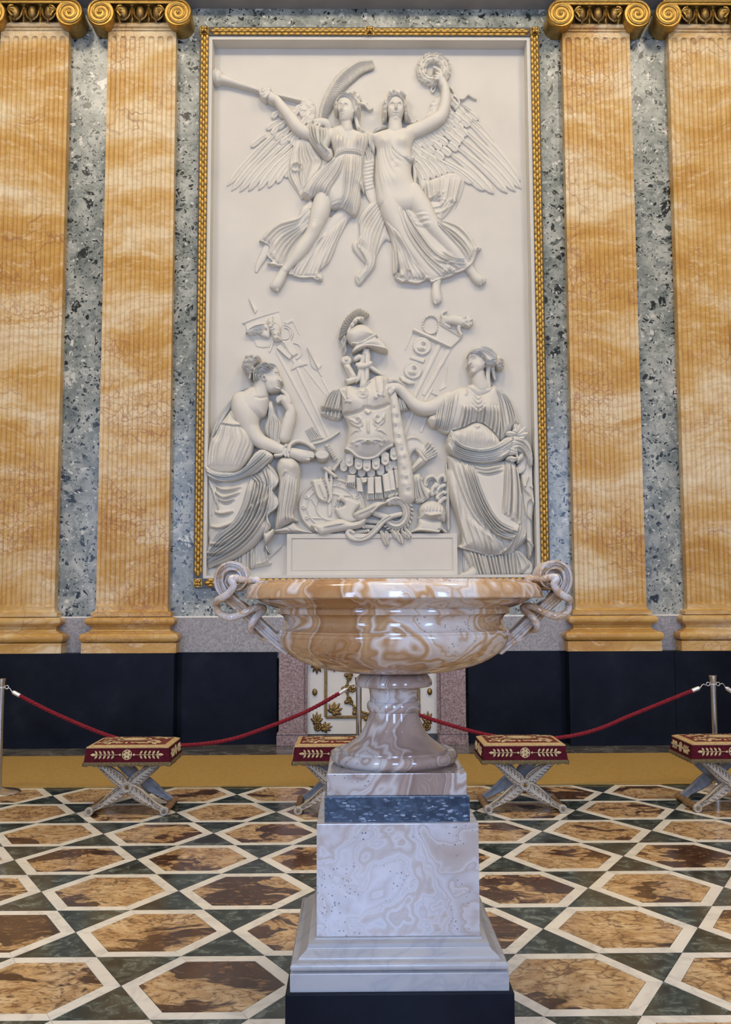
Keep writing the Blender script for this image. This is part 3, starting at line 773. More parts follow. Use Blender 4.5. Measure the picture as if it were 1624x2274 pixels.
class Sheet:
    def __init__(s, step=1.05): s.ops = []; s.bb = [1e9, 1e9, -1e9, -1e9]; s.step = step
    def _ext(s, p, m):
        s.bb = [min(s.bb[0], p[:, 0].min() - m), min(s.bb[1], p[:, 1].min() - m), max(s.bb[2], p[:, 0].max() + m), max(s.bb[3], p[:, 1].max() + m)]
    def blob(s, pts, base, amp, R, n=5, sharp=False):
        p = np.array([q[:2] for q in pts], float)
        p = p if sharp else cr(p, n, True)
        s._ext(p, 4); s.ops.append(('blob', p, base, amp, R)); return s
    def ell(s, cx, cy, rx, ry, base, amp, R=None, rot=0.):
        a = np.linspace(0, 2 * PI, 40, endpoint=False)
        x, y = rx * np.cos(a), ry * np.sin(a)
        p = np.stack([cx + x * math.cos(rot) - y * math.sin(rot), cy + x * math.sin(rot) + y * math.cos(rot)], 1)
        s._ext(p, 4); s.ops.append(('blob', p, base, amp, R or min(rx, ry))); return s
    def limb(s, pts, base, k=1., n=5):
        """pts (u, v, radius[, base])"""
        q = [(*p[:3], p[3] if len(p) > 3 else base) for p in pts]
        p = cr(q, n) if len(q) > 2 else np.array(q, float)
        s._ext(p, float(p[:, 2].max()) + 4); s.ops.append(('limb', p, k)); return s
    def bump(s, u, v, rx, ry, a, rot=0.): s.ops.append(('bump', u, v, rx, ry, a, rot)); return s
    def ridge(s, pts, w, a, taper=.25, n=6, ends=(0., 0.)):
        p = cr([q[:2] for q in pts], n) if len(pts) > 2 else np.array([q[:2] for q in pts], float)
        s.ops.append(('ridge', p, w, a, taper, ends)); return s
    def folds(s, A, B, n, amp, wk=.42, taper=.22, ends=(.0, .3), jit=.35, seed=1, wmax=9., wav=0.):
        A = cr([q[:2] for q in A], 8); B = cr([q[:2] for q in B], 8)
        K = 26
        def rs(L): 
            d = np.concatenate([[0], np.cumsum(np.linalg.norm(np.diff(L, axis=0), axis=1))]); t = np.linspace(0, d[-1], K)
            return np.stack([np.interp(t, d, L[:, 0]), np.interp(t, d, L[:, 1])], 1)
        A, B = rs(A), rs(B); R_ = random.Random(seed)
        for i in range(n):
            t = (i + .5 + (R_.random() - .5) * jit) / n
            p = A * (1 - t) + B * t
            if wav:
                d = B - A; L = np.linalg.norm(d, axis=1)[:, None] + 1e-6
                p = p + d / L * (wav * np.sin(np.linspace(0, 3.5 * PI, K) + R_.random() * 6))[:, None]
            sp = np.linalg.norm(A - B, axis=1) / n
            w = np.clip(sp * wk, 1.1, wmax)
            s.ops.append(('fold', p, w, amp * (.7 + .6 * R_.random()), taper, ends))
        return s
    def blur(s, k=2): s.ops.append(('blur', k)); return s
    def cut(s, pts):
        p = cr([q[:2] for q in pts], 5, True); s.ops.append(('cut', p)); return s
    def run(s):
        u0, v0, u1, v1 = s.bb; st = s.step
        us = np.arange(u0, u1 + st, st); vs = np.arange(v0, v1 + st, st)
        U, V = np.meshgrid(us, vs); H = np.full(U.shape, -3.); S = np.full(U.shape, -1e3)
        def win(p, m):
            i0 = max(0, int((p[:, 0].min() - m - u0) / st)); i1 = min(len(us), int((p[:, 0].max() + m - u0) / st) + 2)
            j0 = max(0, int((p[:, 1].min() - m - v0) / st)); j1 = min(len(vs), int((p[:, 1].max() + m - v0) / st) + 2)
            return slice(j0, j1), slice(i0, i1)
        for op in s.ops:
            k = op[0]
            if k == 'blob':
                _, p, base, amp, R = op; w = win(p, 4)
                pc = np.vstack([p, p[:1]]); d, _, _ = near_line(U[w], V[w], pc); d = np.where(inside(U[w], V[w], p), d, -d)
                q = np.clip(d / R, 0, 1); h = base + amp * np.sqrt(1 - (1 - q) ** 2)
                H[w] = np.where(d > 0, np.maximum(H[w], h), np.where((S[w] <= 0) & (d > -3.2), np.maximum(H[w], h), H[w])); S[w] = np.maximum(S[w], d)
            elif k == 'limb':
                _, p, kk = op; w = win(p[:, :2], p[:, 2].max() + 4)
                Uw, Vw = U[w], V[w]; n = len(p) - 1
                Sd = np.full(Uw.shape, -1e3); Hh = np.full(Uw.shape, -1e3)
                for i in range(n):
                    ax, ay, bx, by = p[i, 0], p[i, 1], p[i + 1, 0] - p[i, 0], p[i + 1, 1] - p[i, 1]
                    L = bx * bx + by * by + 1e-9; t = np.clip(((Uw - ax) * bx + (Vw - ay) * by) / L, 0, 1)
                    d = np.hypot(Uw - ax - t * bx, Vw - ay - t * by); r = p[i, 2] * (1 - t) + p[i + 1, 2] * t; b = p[i, 3] * (1 - t) + p[i + 1, 3] * t
                    sd = r - d; h = b + kk * np.sqrt(np.maximum(0, r * r - d * d))
                    Sd = np.maximum(Sd, sd); Hh = np.where(sd > -3.2, np.maximum(Hh, h), Hh)
                H[w] = np.where(Sd > 0, np.maximum(H[w], Hh), np.where((S[w] <= 0) & (Sd > -3.2), np.maximum(H[w], Hh), H[w])); S[w] = np.maximum(S[w], Sd)
            elif k == 'bump':
                _, u, v, rx, ry, a, rot = op
                w = win(np.array([[u, v]]), 3 * max(rx, ry)); du, dv = U[w] - u, V[w] - v
                x = du * math.cos(rot) + dv * math.sin(rot); y = -du * math.sin(rot) + dv * math.cos(rot)
                H[w] += 1.25 * a * np.exp(-(x / rx) ** 2 - (y / ry) ** 2)
            elif k == 'ridge':
                _, p, wd_, a, tp, ends = op; wd_ = max(wd_, 1.15 * st); w = win(p, wd_ * 2.6)
                d, T, _ = near_line(U[w], V[w], p)
                tt = np.clip(ends[0] + T / max(tp, 1e-3), 0, 1) * np.clip(ends[1] + (1 - T) / max(tp, 1e-3), 0, 1)
                H[w] += 1.75 * a * np.exp(-(d / wd_) ** 2) * tt
            elif k == 'fold':
                _, p, wv, a, tp, ends = op; wv = np.maximum(wv, 1.25 * st); w = win(p, wv.max() * 2.6)
                d, T, e = near_line(U[w], V[w], p, wv[:, None])
                tt = np.clip(ends[0] + T / tp, 0, 1) * np.clip(ends[1] + (1 - T) / tp, 0, 1)
                x = d / e[0]
                H[w] += 1.9 * a * (np.exp(-x ** 2) - .55 * np.exp(-((x - 1.35) / .5) ** 2)) * tt
            elif k == 'blur': H = np.where(S > -4, blur2(H, op[1]), H)
            elif k == 'cut':
                p = op[1]; w = win(p, 4); pc = np.vstack([p, p[:1]]); d, _, _ = near_line(U[w], V[w], pc); d = np.where(inside(U[w], V[w], p), d, -d)
                S[w] = np.minimum(S[w], -d)
        H = np.where(S > -4, .5 * H + .5 * blur2(H, 1), H)
        return U, V, H, S
    def build(s, name, parent, mat='stucco', floor=-2.):
        U, V, H, S = s.run(); st = s.step
        gy, gx = np.gradient(S, st); g2 = gx * gx + gy * gy + 1e-6
        lim = .72 * st
        mv = (np.abs(S) < lim) & (g2 > .2)
        U2 = np.where(mv, U - S * gx / g2, U); V2 = np.where(mv, V - S * gy / g2, V)
        ok = S > -lim
        cell = ok[:-1, :-1] & ok[1:, :-1] & ok[:-1, 1:] & ok[1:, 1:]
        x, z = wall_xz(U2, V2); H = np.maximum(H, floor + .5)
        y = -H * PXM * DEPTH
        nr, nc = U.shape; idx = np.arange(nr * nc).reshape(nr, nc)
        a, b, c_, d = idx[:-1, :-1][cell], idx[1:, :-1][cell], idx[1:, 1:][cell], idx[:-1, 1:][cell]
        quads = np.stack([a, b, c_, d], 1)
        pc = np.pad(cell, 1); C = pc[1:-1, 1:-1]
        sk = []
        for (dj, di, i0, i1) in ((-1, 0, (0, 1), (0, 0)), (1, 0, (1, 0), (1, 1)), (0, -1, (0, 0), (1, 0)), (0, 1, (1, 1), (0, 1))):
            nb = pc[1 + dj:1 + dj + C.shape[0], 1 + di:1 + di + C.shape[1]]
            jj, ii = np.nonzero(C & ~nb)
            sk.append(np.stack([idx[jj + i0[0], ii + i0[1]], idx[jj + i1[0], ii + i1[1]]], 1))
        sk = np.concatenate(sk)
        used = np.unique(quads); remap = np.full(nr * nc, -1); remap[used] = np.arange(len(used))
        top = np.stack([x.ravel()[used] - rel_off[0], y.ravel()[used], z.ravel()[used] - rel_off[2]], 1)
        bu = np.unique(sk); rb_ = np.full(nr * nc, -1); rb_[bu] = len(used) + np.arange(len(bu))
        bot = np.stack([x.ravel()[bu] - rel_off[0], np.full(len(bu), -floor * PXM), z.ravel()[bu] - rel_off[2]], 1)
        q2 = np.stack([remap[sk[:, 1]], remap[sk[:, 0]], rb_[sk[:, 0]], rb_[sk[:, 1]]], 1)
        F_ = np.concatenate([remap[quads], q2]); Vv = np.concatenate([top, bot])
        me = bpy.data.meshes.new(name); me.vertices.add(len(Vv)); me.vertices.foreach_set('co', Vv.astype(np.float32).ravel())
        me.loops.add(len(F_) * 4); me.loops.foreach_set('vertex_index', F_.astype(np.int32).ravel())
        me.polygons.add(len(F_)); me.polygons.foreach_set('loop_start', np.arange(0, len(F_) * 4, 4, dtype=np.int32)); me.polygons.foreach_set('loop_total', np.full(len(F_), 4, dtype=np.int32))
        me.materials.append(M[mat]); me.update(calc_edges=True); me.validate()
        me.polygons.foreach_set('use_smooth', [True] * len(me.polygons))
        o = bpy.data.objects.new(name, me); COL.objects.link(o); o.parent = parent
        global NTRI; NTRI += len(F_) * 2
        return o
NTRI = 0
DEPTH = 1.2                # depth of the carving against its drawn size
def face(s, cx, cy, w, h, rot=0., yaw=0., a=1.):
    """facial features of a front or three-quarter head; w, h half sizes in px; yaw < 0 looks left"""
    cr_, sr = math.cos(rot), math.sin(rot)
    def L(x, y):
        x = (x * (1 - .25 * abs(yaw)) + yaw * .32) * w; y = y * h
        return (cx + x * cr_ - y * sr, cy + x * sr + y * cr_)
    k = w / 14. * a
    for q in (-1, 1):
        s.bump(*L(q * .44, -.16), .22 * w, .13 * h, -2.8 * k, rot)
        s.ridge([L(q * .18, -.27), L(q * .45, -.36), L(q * .75, -.24)], .08 * w + .4, 1.3 * k, .3)
        s.bump(*L(q * .44, -.13), .15 * w, .065 * h, 1.9 * k, rot)
        s.ridge([L(q * .25, -.13), L(q * .45, -.20), L(q * .66, -.12)], .05 * w + .3, .9 * k, .3)
        s.bump(*L(q * .5, .28), .28 * w, .24 * h, 1.2 * k, rot)
    s.ridge([L(0, -.30), L(yaw * .1, .02), L(yaw * .18, .27)], .12 * w + .3, 2.5 * k, .2, ends=(.3, 1.))
    s.bump(*L(yaw * .2, .25), .15 * w, .08 * h, 2.0 * k, rot)
    for q in (-1, 1): s.bump(*L(q * .13 + yaw * .15, .31), .06 * w + .3, .04 * h + .3, -1.2 * k, rot)
    s.ridge([L(-.36 + yaw * .1, .51), L(yaw * .1, .475), L(.36 + yaw * .1, .51)], 0.05 * h, .65 * k, .3)
    s.ridge([L(-.38 + yaw * .1, .545), L(yaw * .1, .555), L(.38 + yaw * .1, .545)], .03 * h + .2, -1.0 * k, .3)
    s.ridge([L(-.28 + yaw * .1, .61), L(yaw * .1, .625), L(.28 + yaw * .1, .61)], .05 * h, .75 * k, .3)
    s.bump(*L(yaw * .1, .73), .25 * w, .06 * h, -.5 * k, rot)
    s.bump(*L(yaw * .12, .87), .26 * w, .12 * h, 1.6 * k, rot)
    return s
def toes(s, pts, base):
    for (u, v, du, dv, r) in pts: s.limb([(u, v, r), (u + du, v + dv, r * .85)], base)
    return s
def curls(s, pts, r, a):
    for u, v in pts:
        p = [(u + r * (1 - .16 * k) * math.cos(k * 1.1), v + r * (1 - .16 * k) * math.sin(k * 1.1)) for k in range(6)]
        s.ridge(p, r * .34, a, .15, n=4, ends=(.5, .5)); s.bump(u, v, r * .3, r * .3, -a * .8)
    return s
def fingers(s, root, tips, r, base, bend=(0, 0)):
    for (u0, v0), (u1, v1) in zip(root, tips):
        s.limb([(u0, v0, r), ((u0 + u1) / 2 + bend[0], (v0 + v1) / 2 + bend[1], r), (u1, v1, r * .8)], base)
    return s
def feather_mesh(tip, root, w, h0, h1, bend=0., parent=None, name='feather', fan=.55, rnd=.22):
    """one feather: long rounded blade with a quill, laid from root to tip"""
    t0, r0 = np.array(tip, float), np.array(root, float); d = t0 - r0; L = np.linalg.norm(d); d /= L; nn = np.array([-d[1], d[0]])
    cols = (-1., -.7, -.25, -.07, 0., .07, .25, .7, 1.); hs = (.25, .75, 1., 1.05, 1.5, 1.05, 1., .75, .25)
    m = 12; V_ = []; F_ = []
    for i in range(m + 1):
        t = i / m; e = max(0., (t - (1 - rnd)) / rnd); wd_ = w * (fan + (1 - fan) * min(1, t * 1.8)) * math.sqrt(max(.0, 1 - e * e)) + .05
        cc = r0 + d * L * t + nn * bend * math.sin(PI * t)
        for q, hh in zip(cols, hs):
            p = cc + nn * q * wd_; x, z = wall_xz(p[0], p[1])
            V_.append((x - rel_off[0], -PXM * DEPTH * (h0 + (h1 * hh) * (1 - .35 * e)), z - rel_off[2]))
        for q in (-1, 1):
            p = cc + nn * q * wd_; x, z = wall_xz(p[0], p[1]); V_.append((x - rel_off[0], PXM * 2, z - rel_off[2]))
    k = 11
    for i in range(m):
        a, b = i * k, (i + 1) * k
        F_ += [(a + j, a + j + 1, b + j + 1, b + j) for j in range(8)] + [(a + 9, a, b, b + 9), (a + 8, a + 10, b + 10, b + 8)]
    F_.append(tuple(m * k + j for j in (0, 1, 2, 3, 4, 5, 6, 7, 8, 10, 9)))
    me = new_mesh(name, V_, F_, M['stucco'], True); me.set_sharp_from_angle(angle=math.radians(50))
    return link(name, me, parent)
def leafs(parent, lst, w, base, h, name='leaf'):
    for (u, v, a, l, b) in lst:
        feather_mesh((u + l * math.cos(a), v + l * math.sin(a)), (u, v), w * b, base, h, 0., parent, name, .35, .75)
def wsh(name, lab=None):
    o = bpy.data.objects.new(name, None); COL.objects.link(o); o.parent = rel
    if lab: o['label'] = lab
    return o

# ground with the splayed reveal
g0 = MB()
xi0, xi1, zi0, zi1 = FL + FW + .045 - XC, FR - FW - .045 - XC, FW + .04, FT - FB - FW - .045
D_ = YG - 11.46
xo0, xo1, zo0, zo1 = FL + FW - .005 - XC, FR - FW + .005 - XC, FW - .005, FT - FB - FW + .005
q0 = [(xi0, 0, zi0), (xi1, 0, zi0), (xi1, 0, zi1), (xi0, 0, zi1)]
e_ = .032
q1 = [(xi0 - .004, -D_ + .004, zi0 - .004), (xi1 + .004, -D_ + .004, zi0 - .004), (xi1 + .004, -D_ + .004, zi1 + .004), (xi0 - .004, -D_ + .004, zi1 + .004)]
q2 = [(xo0, -D_, zo0), (xo1, -D_, zo0), (xo1, -D_, zo1), (xo0, -D_, zo1)]
q3 = [(xo0, .1, zo0), (xo1, .1, zo0), (xo1, .1, zo1), (xo0, .1, zo1)]
g0.add(q0 + q1 + q2 + q3, [(0, 1, 2, 3)] + [(j * 4 + i, j * 4 + 4 + i, j * 4 + 4 + (i + 1) % 4, j * 4 + (i + 1) % 4) for j in range(3) for i in range(4)] + [(15, 14, 13, 12)])
g0.build('ground', M['stucco2'], rel)
# ---------------------------------------------------------------- left wing, right wing
wl = wsh('wing', 'wing behind the trumpet bearer')
def cw(k, tip, root, w, h0, h1, bend, par, **kw):
    feather_mesh(c(k, [tip])[0], c(k, [root])[0], w, h0, h1, bend, par, **kw)
prim = [((250, 1415), (705, 925)), ((292, 1458), (765, 955)), ((365, 1468), (805, 1000)), ((445, 1460), (835, 1040)), ((535, 1450), (855, 1080)), ((625, 1428), (865, 1125)), ((705, 1388), (875, 1170)), ((780, 1335), (885, 1225))]
for i, (t, r) in enumerate(prim): cw(1, t, r, 7.4, 1.0 + .25 * i, 2.6, 5., wl)
cov = [((470, 1062), (600, 960)), ((610, 905), (720, 830)), ((655, 950), (740, 860)), ((720, 900), (790, 830)), ((690, 1000), (800, 910)), ((760, 970), (830, 880)), ((800, 1010), (860, 930)), ((840, 1050), (890, 960)), ((740, 1040), (830, 960)), ((870, 1010), (930, 930)), ((660, 800), (730, 745)), ((735, 800), (800, 740)), ((790, 850), (850, 780)), ((850, 900), (905, 820)), ((760, 750), (810, 700)), ((880, 740), (930, 690)), ((850, 790), (900, 730)), ((930, 790), (980, 730)), ((930, 870), (985, 800)), ((990, 800), (1040, 740))]
for i, (t, r) in enumerate(cov): cw(1, t, r, 6.3, 3.0 + .12 * i, 2.6, 1.5, wl, name='covert', fan=.8, rnd=.4)
Sh = Sheet(1.); Sh.blob(c(1, [(905, 660), (930, 625), (990, 615), (1040, 660), (1060, 720), (1050, 800), (1000, 860), (930, 800), (900, 720)]), 2, 5, 10)
for k in range(34):
    u = 908 + 150 * random.random(); v = 620 + 200 * random.random(); q = c(1, [(u, v)])[0]; Sh.bump(q[0], q[1], 2.0, 1.7, 1.8)
Sh.build('wing_down', wl)
wr = wsh('wing', 'wing behind the wreath bearer')
pr2 = [((1025, 780), (865, 640)), ((1160, 985), (935, 745)), ((1388, 1305), (950, 800)), ((1395, 1372), (925, 880)), ((1345, 1395), (895, 955)), ((1275, 1408), (855, 1020)), ((1155, 1415), (800, 1080)), ((1075, 1388), (735, 1130)), ((980, 1330), (690, 1140))]
for i, (t, r) in enumerate(pr2): cw(2, t, r, (5.5 if i < 2 else 9.2), 1. + .22 * i, 2.8, -5., wr)
for i, (t, r) in enumerate([((795, 1235), (660, 1110)), ((745, 1256), (615, 1120)), ((695, 1272), (570, 1115)), ((645, 1288), (525, 1125)), ((592, 1306), (485, 1135)), ((540, 1310), (460, 1170))]): cw(2, t, r, 7., 3. + .2 * i, 2.6, -2., wr)
rows = [[(1020, 780), (968, 795), (945, 835), (925, 915), (895, 960), (865, 998), (845, 1045), (785, 1085), (725, 1118), (662, 1145), (600, 1165), (545, 1195)],
        [(905, 735), (892, 790), (890, 868), (838, 908), (805, 948), (755, 998), (705, 1035), (645, 1072), (595, 1108), (540, 1130), (490, 1150)],
        [(865, 690), (862, 805), (815, 842), (780, 880), (725, 920), (692, 965), (640, 998), (598, 1028), (552, 1078), (505, 1090)],
        [(830, 660), (815, 770), (770, 820), (720, 868), (672, 905), (625, 945), (570, 985), (525, 1030), (470, 1060)],
        [(800, 620), (780, 720), (735, 780), (690, 830), (640, 880), (580, 930), (510, 990)]]
for j, rw in enumerate(rows):
    for i, (x, y) in enumerate(rw): cw(2, (x, y), (x - 78, y - 66), 8.2, 3.4 + .9 * j, 2.6, -1., wr, name='covert', fan=.85, rnd=.42)
Sh = Sheet(1.); Sh.blob(c(2, [(650, 590), (690, 575), (740, 600), (790, 640), (760, 720), (700, 760), (600, 760), (560, 750), (600, 690), (605, 630)]), 2, 6, 12)
for k in range(30):
    q = c(2, [(610 + 170 * random.random(), 590 + 150 * random.random())])[0]; Sh.bump(q[0], q[1], 2., 1.7, 1.6)
Sh.build('wing_down', wr)

# ---------------------------------------------------------------- trumpet bearer
S = Sheet()
S.limb(c(1, [(1335, 850, 11, 18), (1345, 930, 13, 14)]), 14)
S.blob(c(1, [(1200, 935), (1265, 890), (1330, 900), (1420, 930), (1500, 960), (1500, 1040), (1360, 1080), (1240, 1030)]), 10, 14, 16)
S.limb(c(1, [(700, 648, 7, 18), (752, 720, 9.8, 17), (828, 815, 12.5, 16), (893, 900, 13.5, 15), (955, 945, 13, 13), (1060, 975, 13, 12), (1170, 985, 14, 11), (1215, 960, 13, 9)]), 14, .92)
S.limb(c(1, [(720, 668, 7), (668, 650, 9.5), (640, 622, 9)]), 18, .9)                                            # hand
fingers(S, c(1, [(600, 588), (585, 610), (590, 640), (608, 664)]), c(1, [(650, 572), (655, 590), (650, 610), (648, 625)]), 3.0, 26)
S.limb(c(1, [(600, 650, 4), (565, 612, 3.2), (568, 580, 2.6)]), 22)
S.limb(c(1, [(1060, 870, 4.5, 22), (1110, 868, 7.5, 20), (1160, 880, 8, 18), (1175, 905, 7, 14)]), 18, .8)          # hand on the plume
fingers(S, c(1, [(1095, 868), (1090, 885), (1100, 900)]), c(1, [(1040, 862), (1045, 900), (1085, 925)]), 2.7, 22)
S.blob(c(1, [(1262, 690), (1250, 742), (1258, 778), (1272, 802), (1277, 842), (1300, 874), (1335, 888), (1378, 862), (1408, 815), (1408, 750), (1380, 690), (1330, 660), (1285, 665)]), 22, 13, 15)
S.blur(1)
face(S, *c(1, [(1322, 775)])[0], 17, 27, .12, -.75, 1.05)
S.ridge(c(1, [(1400, 770), (1408, 790), (1402, 812)]), 1.6, 2.)
# near leg, far thigh and far foot
S.limb(c(3, [(1010, 215, 21.5, 9), (965, 370, 21.5, 10), (905, 540, 17, 10), (850, 650, 15.5, 10), (768, 765, 16.5, 9), (690, 870, 13.5, 9), (612, 960, 9.5, 9), (565, 1010, 8.5, 9)]), 9, .95)
S.limb(c(3, [(568, 1000, 8.5), (530, 1075, 10.5), (492, 1145, 12), (468, 1180, 11)]), 8, .85)
toes(S, [(*c(3, [(480, 1195)])[0], 1, 7.5, 3.6), (*c(3, [(455, 1190)])[0], -2, 5.5, 2.7), (*c(3, [(440, 1180)])[0], -3, 5, 2.5), (*c(3, [(428, 1168)])[0], -3, 4, 2.3), (*c(3, [(420, 1150)])[0], -2, 4, 2.2)], 10)
S.bump(*c(3, [(905, 560)])[0], 9, 9, 2.2)
S.limb(c(3, [(1240, 345, 16), (1120, 480, 15), (1010, 610, 12), (930, 690, 9)]), 1, .6)
S.limb(c(3, [(375, 730, 9), (320, 840, 9), (265, 940, 6.5), (245, 1000, 4)]), 1, .6)
wa = S.build('trumpet_bearer', rel)
wa['label'] = 'flying woman raising a long trumpet'
# hair with curls and a flying lock
S = Sheet(.9)
S.blob(c(1, [(1230, 720), (1245, 680), (1290, 645), (1350, 630), (1410, 650), (1455, 700), (1470, 770), (1450, 815), (1415, 820), (1395, 770), (1385, 715), (1340, 680), (1285, 680), (1262, 710), (1262, 790), (1238, 790), (1225, 750)]), 20, 15, 9)
S.limb(c(1, [(1370, 640, 4), (1400, 615, 6), (1440, 640, 5)]), 18)
S.limb(c(1, [(1440, 690, 4), (1490, 685, 3), (1520, 705, 2.6), (1545, 735, 2.2), (1575, 722, 1.6)]), 10)
S.limb(c(1, [(1430, 660, 3.5), (1480, 660, 2.8), (1520, 680, 2.2)]), 10)
S.limb(c(1, [(1420, 820, 4), (1435, 880, 4), (1455, 930, 4.5), (1490, 955, 3.5)]), 16)
S.folds(c(1, [(1265, 700), (1300, 665), (1360, 660), (1410, 700), (1430, 800)]), c(1, [(1240, 700), (1290, 645), (1370, 635), (1440, 690), (1465, 790)]), 4, 2.2, wav=1.1, ends=(.5, .5))
curls(S, c(1, [(1235, 735), (1245, 775), (1380, 625), (1410, 615), (1430, 740), (1450, 780), (1425, 800), (1460, 745), (1450, 930), (1480, 950)]), 3.2, 3.)
S.build('hair', wa)
# tunic
S = Sheet()
S.blob(c(1, [(1190, 1000), (1205, 940), (1250, 905), (1300, 965), (1360, 1018), (1420, 990), (1490, 955), (1545, 990), (1535, 1060), (1505, 1130), (1492, 1200), (1482, 1300), (1487, 1400), (1502, 1500)])
       + c(3, [(1425, 100), (1428, 250), (1372, 402), (1310, 382), (1200, 320), (1140, 327), (1075, 307), (985, 184), (890, 197), (850, 217), (800, 200), (755, 165)])
       + c(1, [(935, 1500), (1000, 1380), (1090, 1290), (1190, 1210), (1228, 1150), (1215, 1090)]), 9, 21, 24)
S.bump(*c(1, [(1275, 1060)])[0], 11, 10, 6); S.bump(*c(1, [(1440, 1060)])[0], 11, 10, 6)
S.bump(*c(1, [(1345, 1330)])[0], 22, 26, 6); S.bump(*c(3, [(1000, 160)])[0], 16, 16, 5)
S.blur(2)
S.ridge(c(1, [(1225, 1190), (1330, 1158), (1485, 1168)]), 2.0, 2.6, .1); S.ridge(c(1, [(1225, 1203), (1330, 1172), (1485, 1182)]), 1.6, -2.4, .1); S.ridge(c(1, [(1225, 1176), (1330, 1144), (1485, 1154)]), 1.6, -2.2, .1)
S.folds(c(1, [(1235, 1210), (1110, 1310), (1000, 1430), (950, 1530)]), c(1, [(1330, 1190), (1290, 1340), (1200, 1480), (1150, 1600)]), 8, 2.4, ends=(.4, .3), seed=2)
S.folds(c(1, [(1340, 1190), (1320, 1330), (1300, 1560)]) + c(3, [(1100, 300)]), c(1, [(1475, 1190), (1475, 1350)]) + c(3, [(1400, 120), (1360, 380)]), 8, 2.3, ends=(.3, .5), seed=3)
S.folds(c(1, [(1250, 920), (1240, 1030), (1235, 1150)]), c(1, [(1500, 970), (1500, 1060), (1480, 1150)]), 10, 1.3, ends=(.3, .2), seed=4)
S.ridge(c(1, [(1255, 910), (1310, 985), (1365, 1022), (1425, 995), (1490, 960)]), 2.0, 2.5, .1)
S.ridge(c(3, [(890, 195), (985, 184), (1075, 307), (1140, 327), (1200, 320), (1310, 382), (1370, 400)]), 2., 2.4, .05)
curls(S, c(3, [(800, 170), (845, 190)]), 4, 3.)
S.build('tunic', wa)
# sleeve gathered on the arm, cloth behind, skirts round the legs
S = Sheet(); S.blob(c(1, [(975, 905), (1010, 880), (1060, 890), (1110, 915), (1180, 935), (1195, 1030), (1172, 1095), (1205, 1115), (1215, 1185), (1165, 1212), (1115, 1165), (1055, 1100), (1005, 1025), (980, 965)]), 14, 15, 14)
S.folds(c(1, [(1000, 900), (1010, 1000), (1060, 1090), (1150, 1195)]), c(1, [(1150, 925), (1150, 1010), (1130, 1080), (1195, 1160)]), 6, 3.6, ends=(.3, .4), seed=5)
S.build('sleeve', wa)
S = Sheet(); S.blob(c(1, [(880, 1005), (960, 985), (1020, 1020), (1070, 1110), (1130, 1180), (1210, 1195), (1110, 1290), (1015, 1375), (955, 1480), (935, 1540), (900, 1480), (845, 1400), (800, 1310), (808, 1180), (845, 1080)]), 2, 7, 10)
S.folds(c(1, [(890, 1020), (830, 1150), (820, 1320), (900, 1470)]), c(1, [(1000, 1020), (1080, 1150), (1120, 1220), (1000, 1400)]), 9, 2.0, ends=(.3, .5), seed=6)
S.ridge(c(1, [(840, 1270), (850, 1235), (890, 1225), (935, 1245), (930, 1280), (890, 1300), (850, 1290), (838, 1265)]), 1.8, 3.5, .03, ends=(1, 1)); S.bump(*c(1, [(885, 1262)])[0], 7, 5, -4)
S.build('cloak', wa)
S = Sheet(); S.blob(c(3, [(870, 200), (805, 250), (750, 300), (720, 385), (600, 420), (470, 482), (360, 560), (275, 670), (330, 690), (402, 747), (368, 835), (434, 905), (372, 928), (440, 962), (500, 957), (520, 987), (605, 992), (700, 880), (830, 650), (930, 350)]), 2, 11, 14)
S.folds(c(3, [(860, 300), (720, 430), (480, 492), (300, 655)]), c(3, [(850, 520), (700, 680), (600, 830), (555, 975)]), 7, 3.4, ends=(.6, .3), seed=7)
S.ridge(c(3, [(275, 672), (335, 690), (402, 747), (368, 835), (434, 905), (372, 926), (500, 955), (605, 990)]), 1.6, 2.6, .03)
S.build('skirt', wa)
S = Sheet(); S.blob(c(3, [(600, 990), (630, 1058), (760, 1092), (880, 1086), (920, 1112), (985, 1127), (1000, 1050), (955, 1020), (1060, 920), (1120, 800), (1180, 640), (1300, 420), (1345, 392), (1200, 330), (1000, 480), (900, 700), (720, 880)]), 2, 7, 12)
S.folds(c(3, [(960, 640), (780, 840), (640, 1050)]), c(3, [(1250, 420), (1110, 760), (1000, 1040)]), 8, 2.2, ends=(.3, .5), seed=8)
S.ridge(c(3, [(605, 1040), (760, 1086), (880, 1080), (920, 1106), (982, 1118)]), 1.6, 2.4, .05); curls(S, c(3, [(930, 1075), (965, 1095)]), 3.4, 2.6)
S.build('skirt', wa)
# trumpet
S = Sheet(.9); S.limb(c(1, [(168, 452, 15.5), (178, 455, 13.5), (200, 460, 10.5), (240, 470, 8.2), (330, 498, 6.2), (450, 535, 4.8), (600, 580, 3.6), (760, 618, 2.7), (925, 658, 2.2)]), 13, .9, n=4)
S.ridge(c(1, [(172, 392), (163, 452), (172, 512)]), 1.6, 2.5, .05); S.build('trumpet', rel)
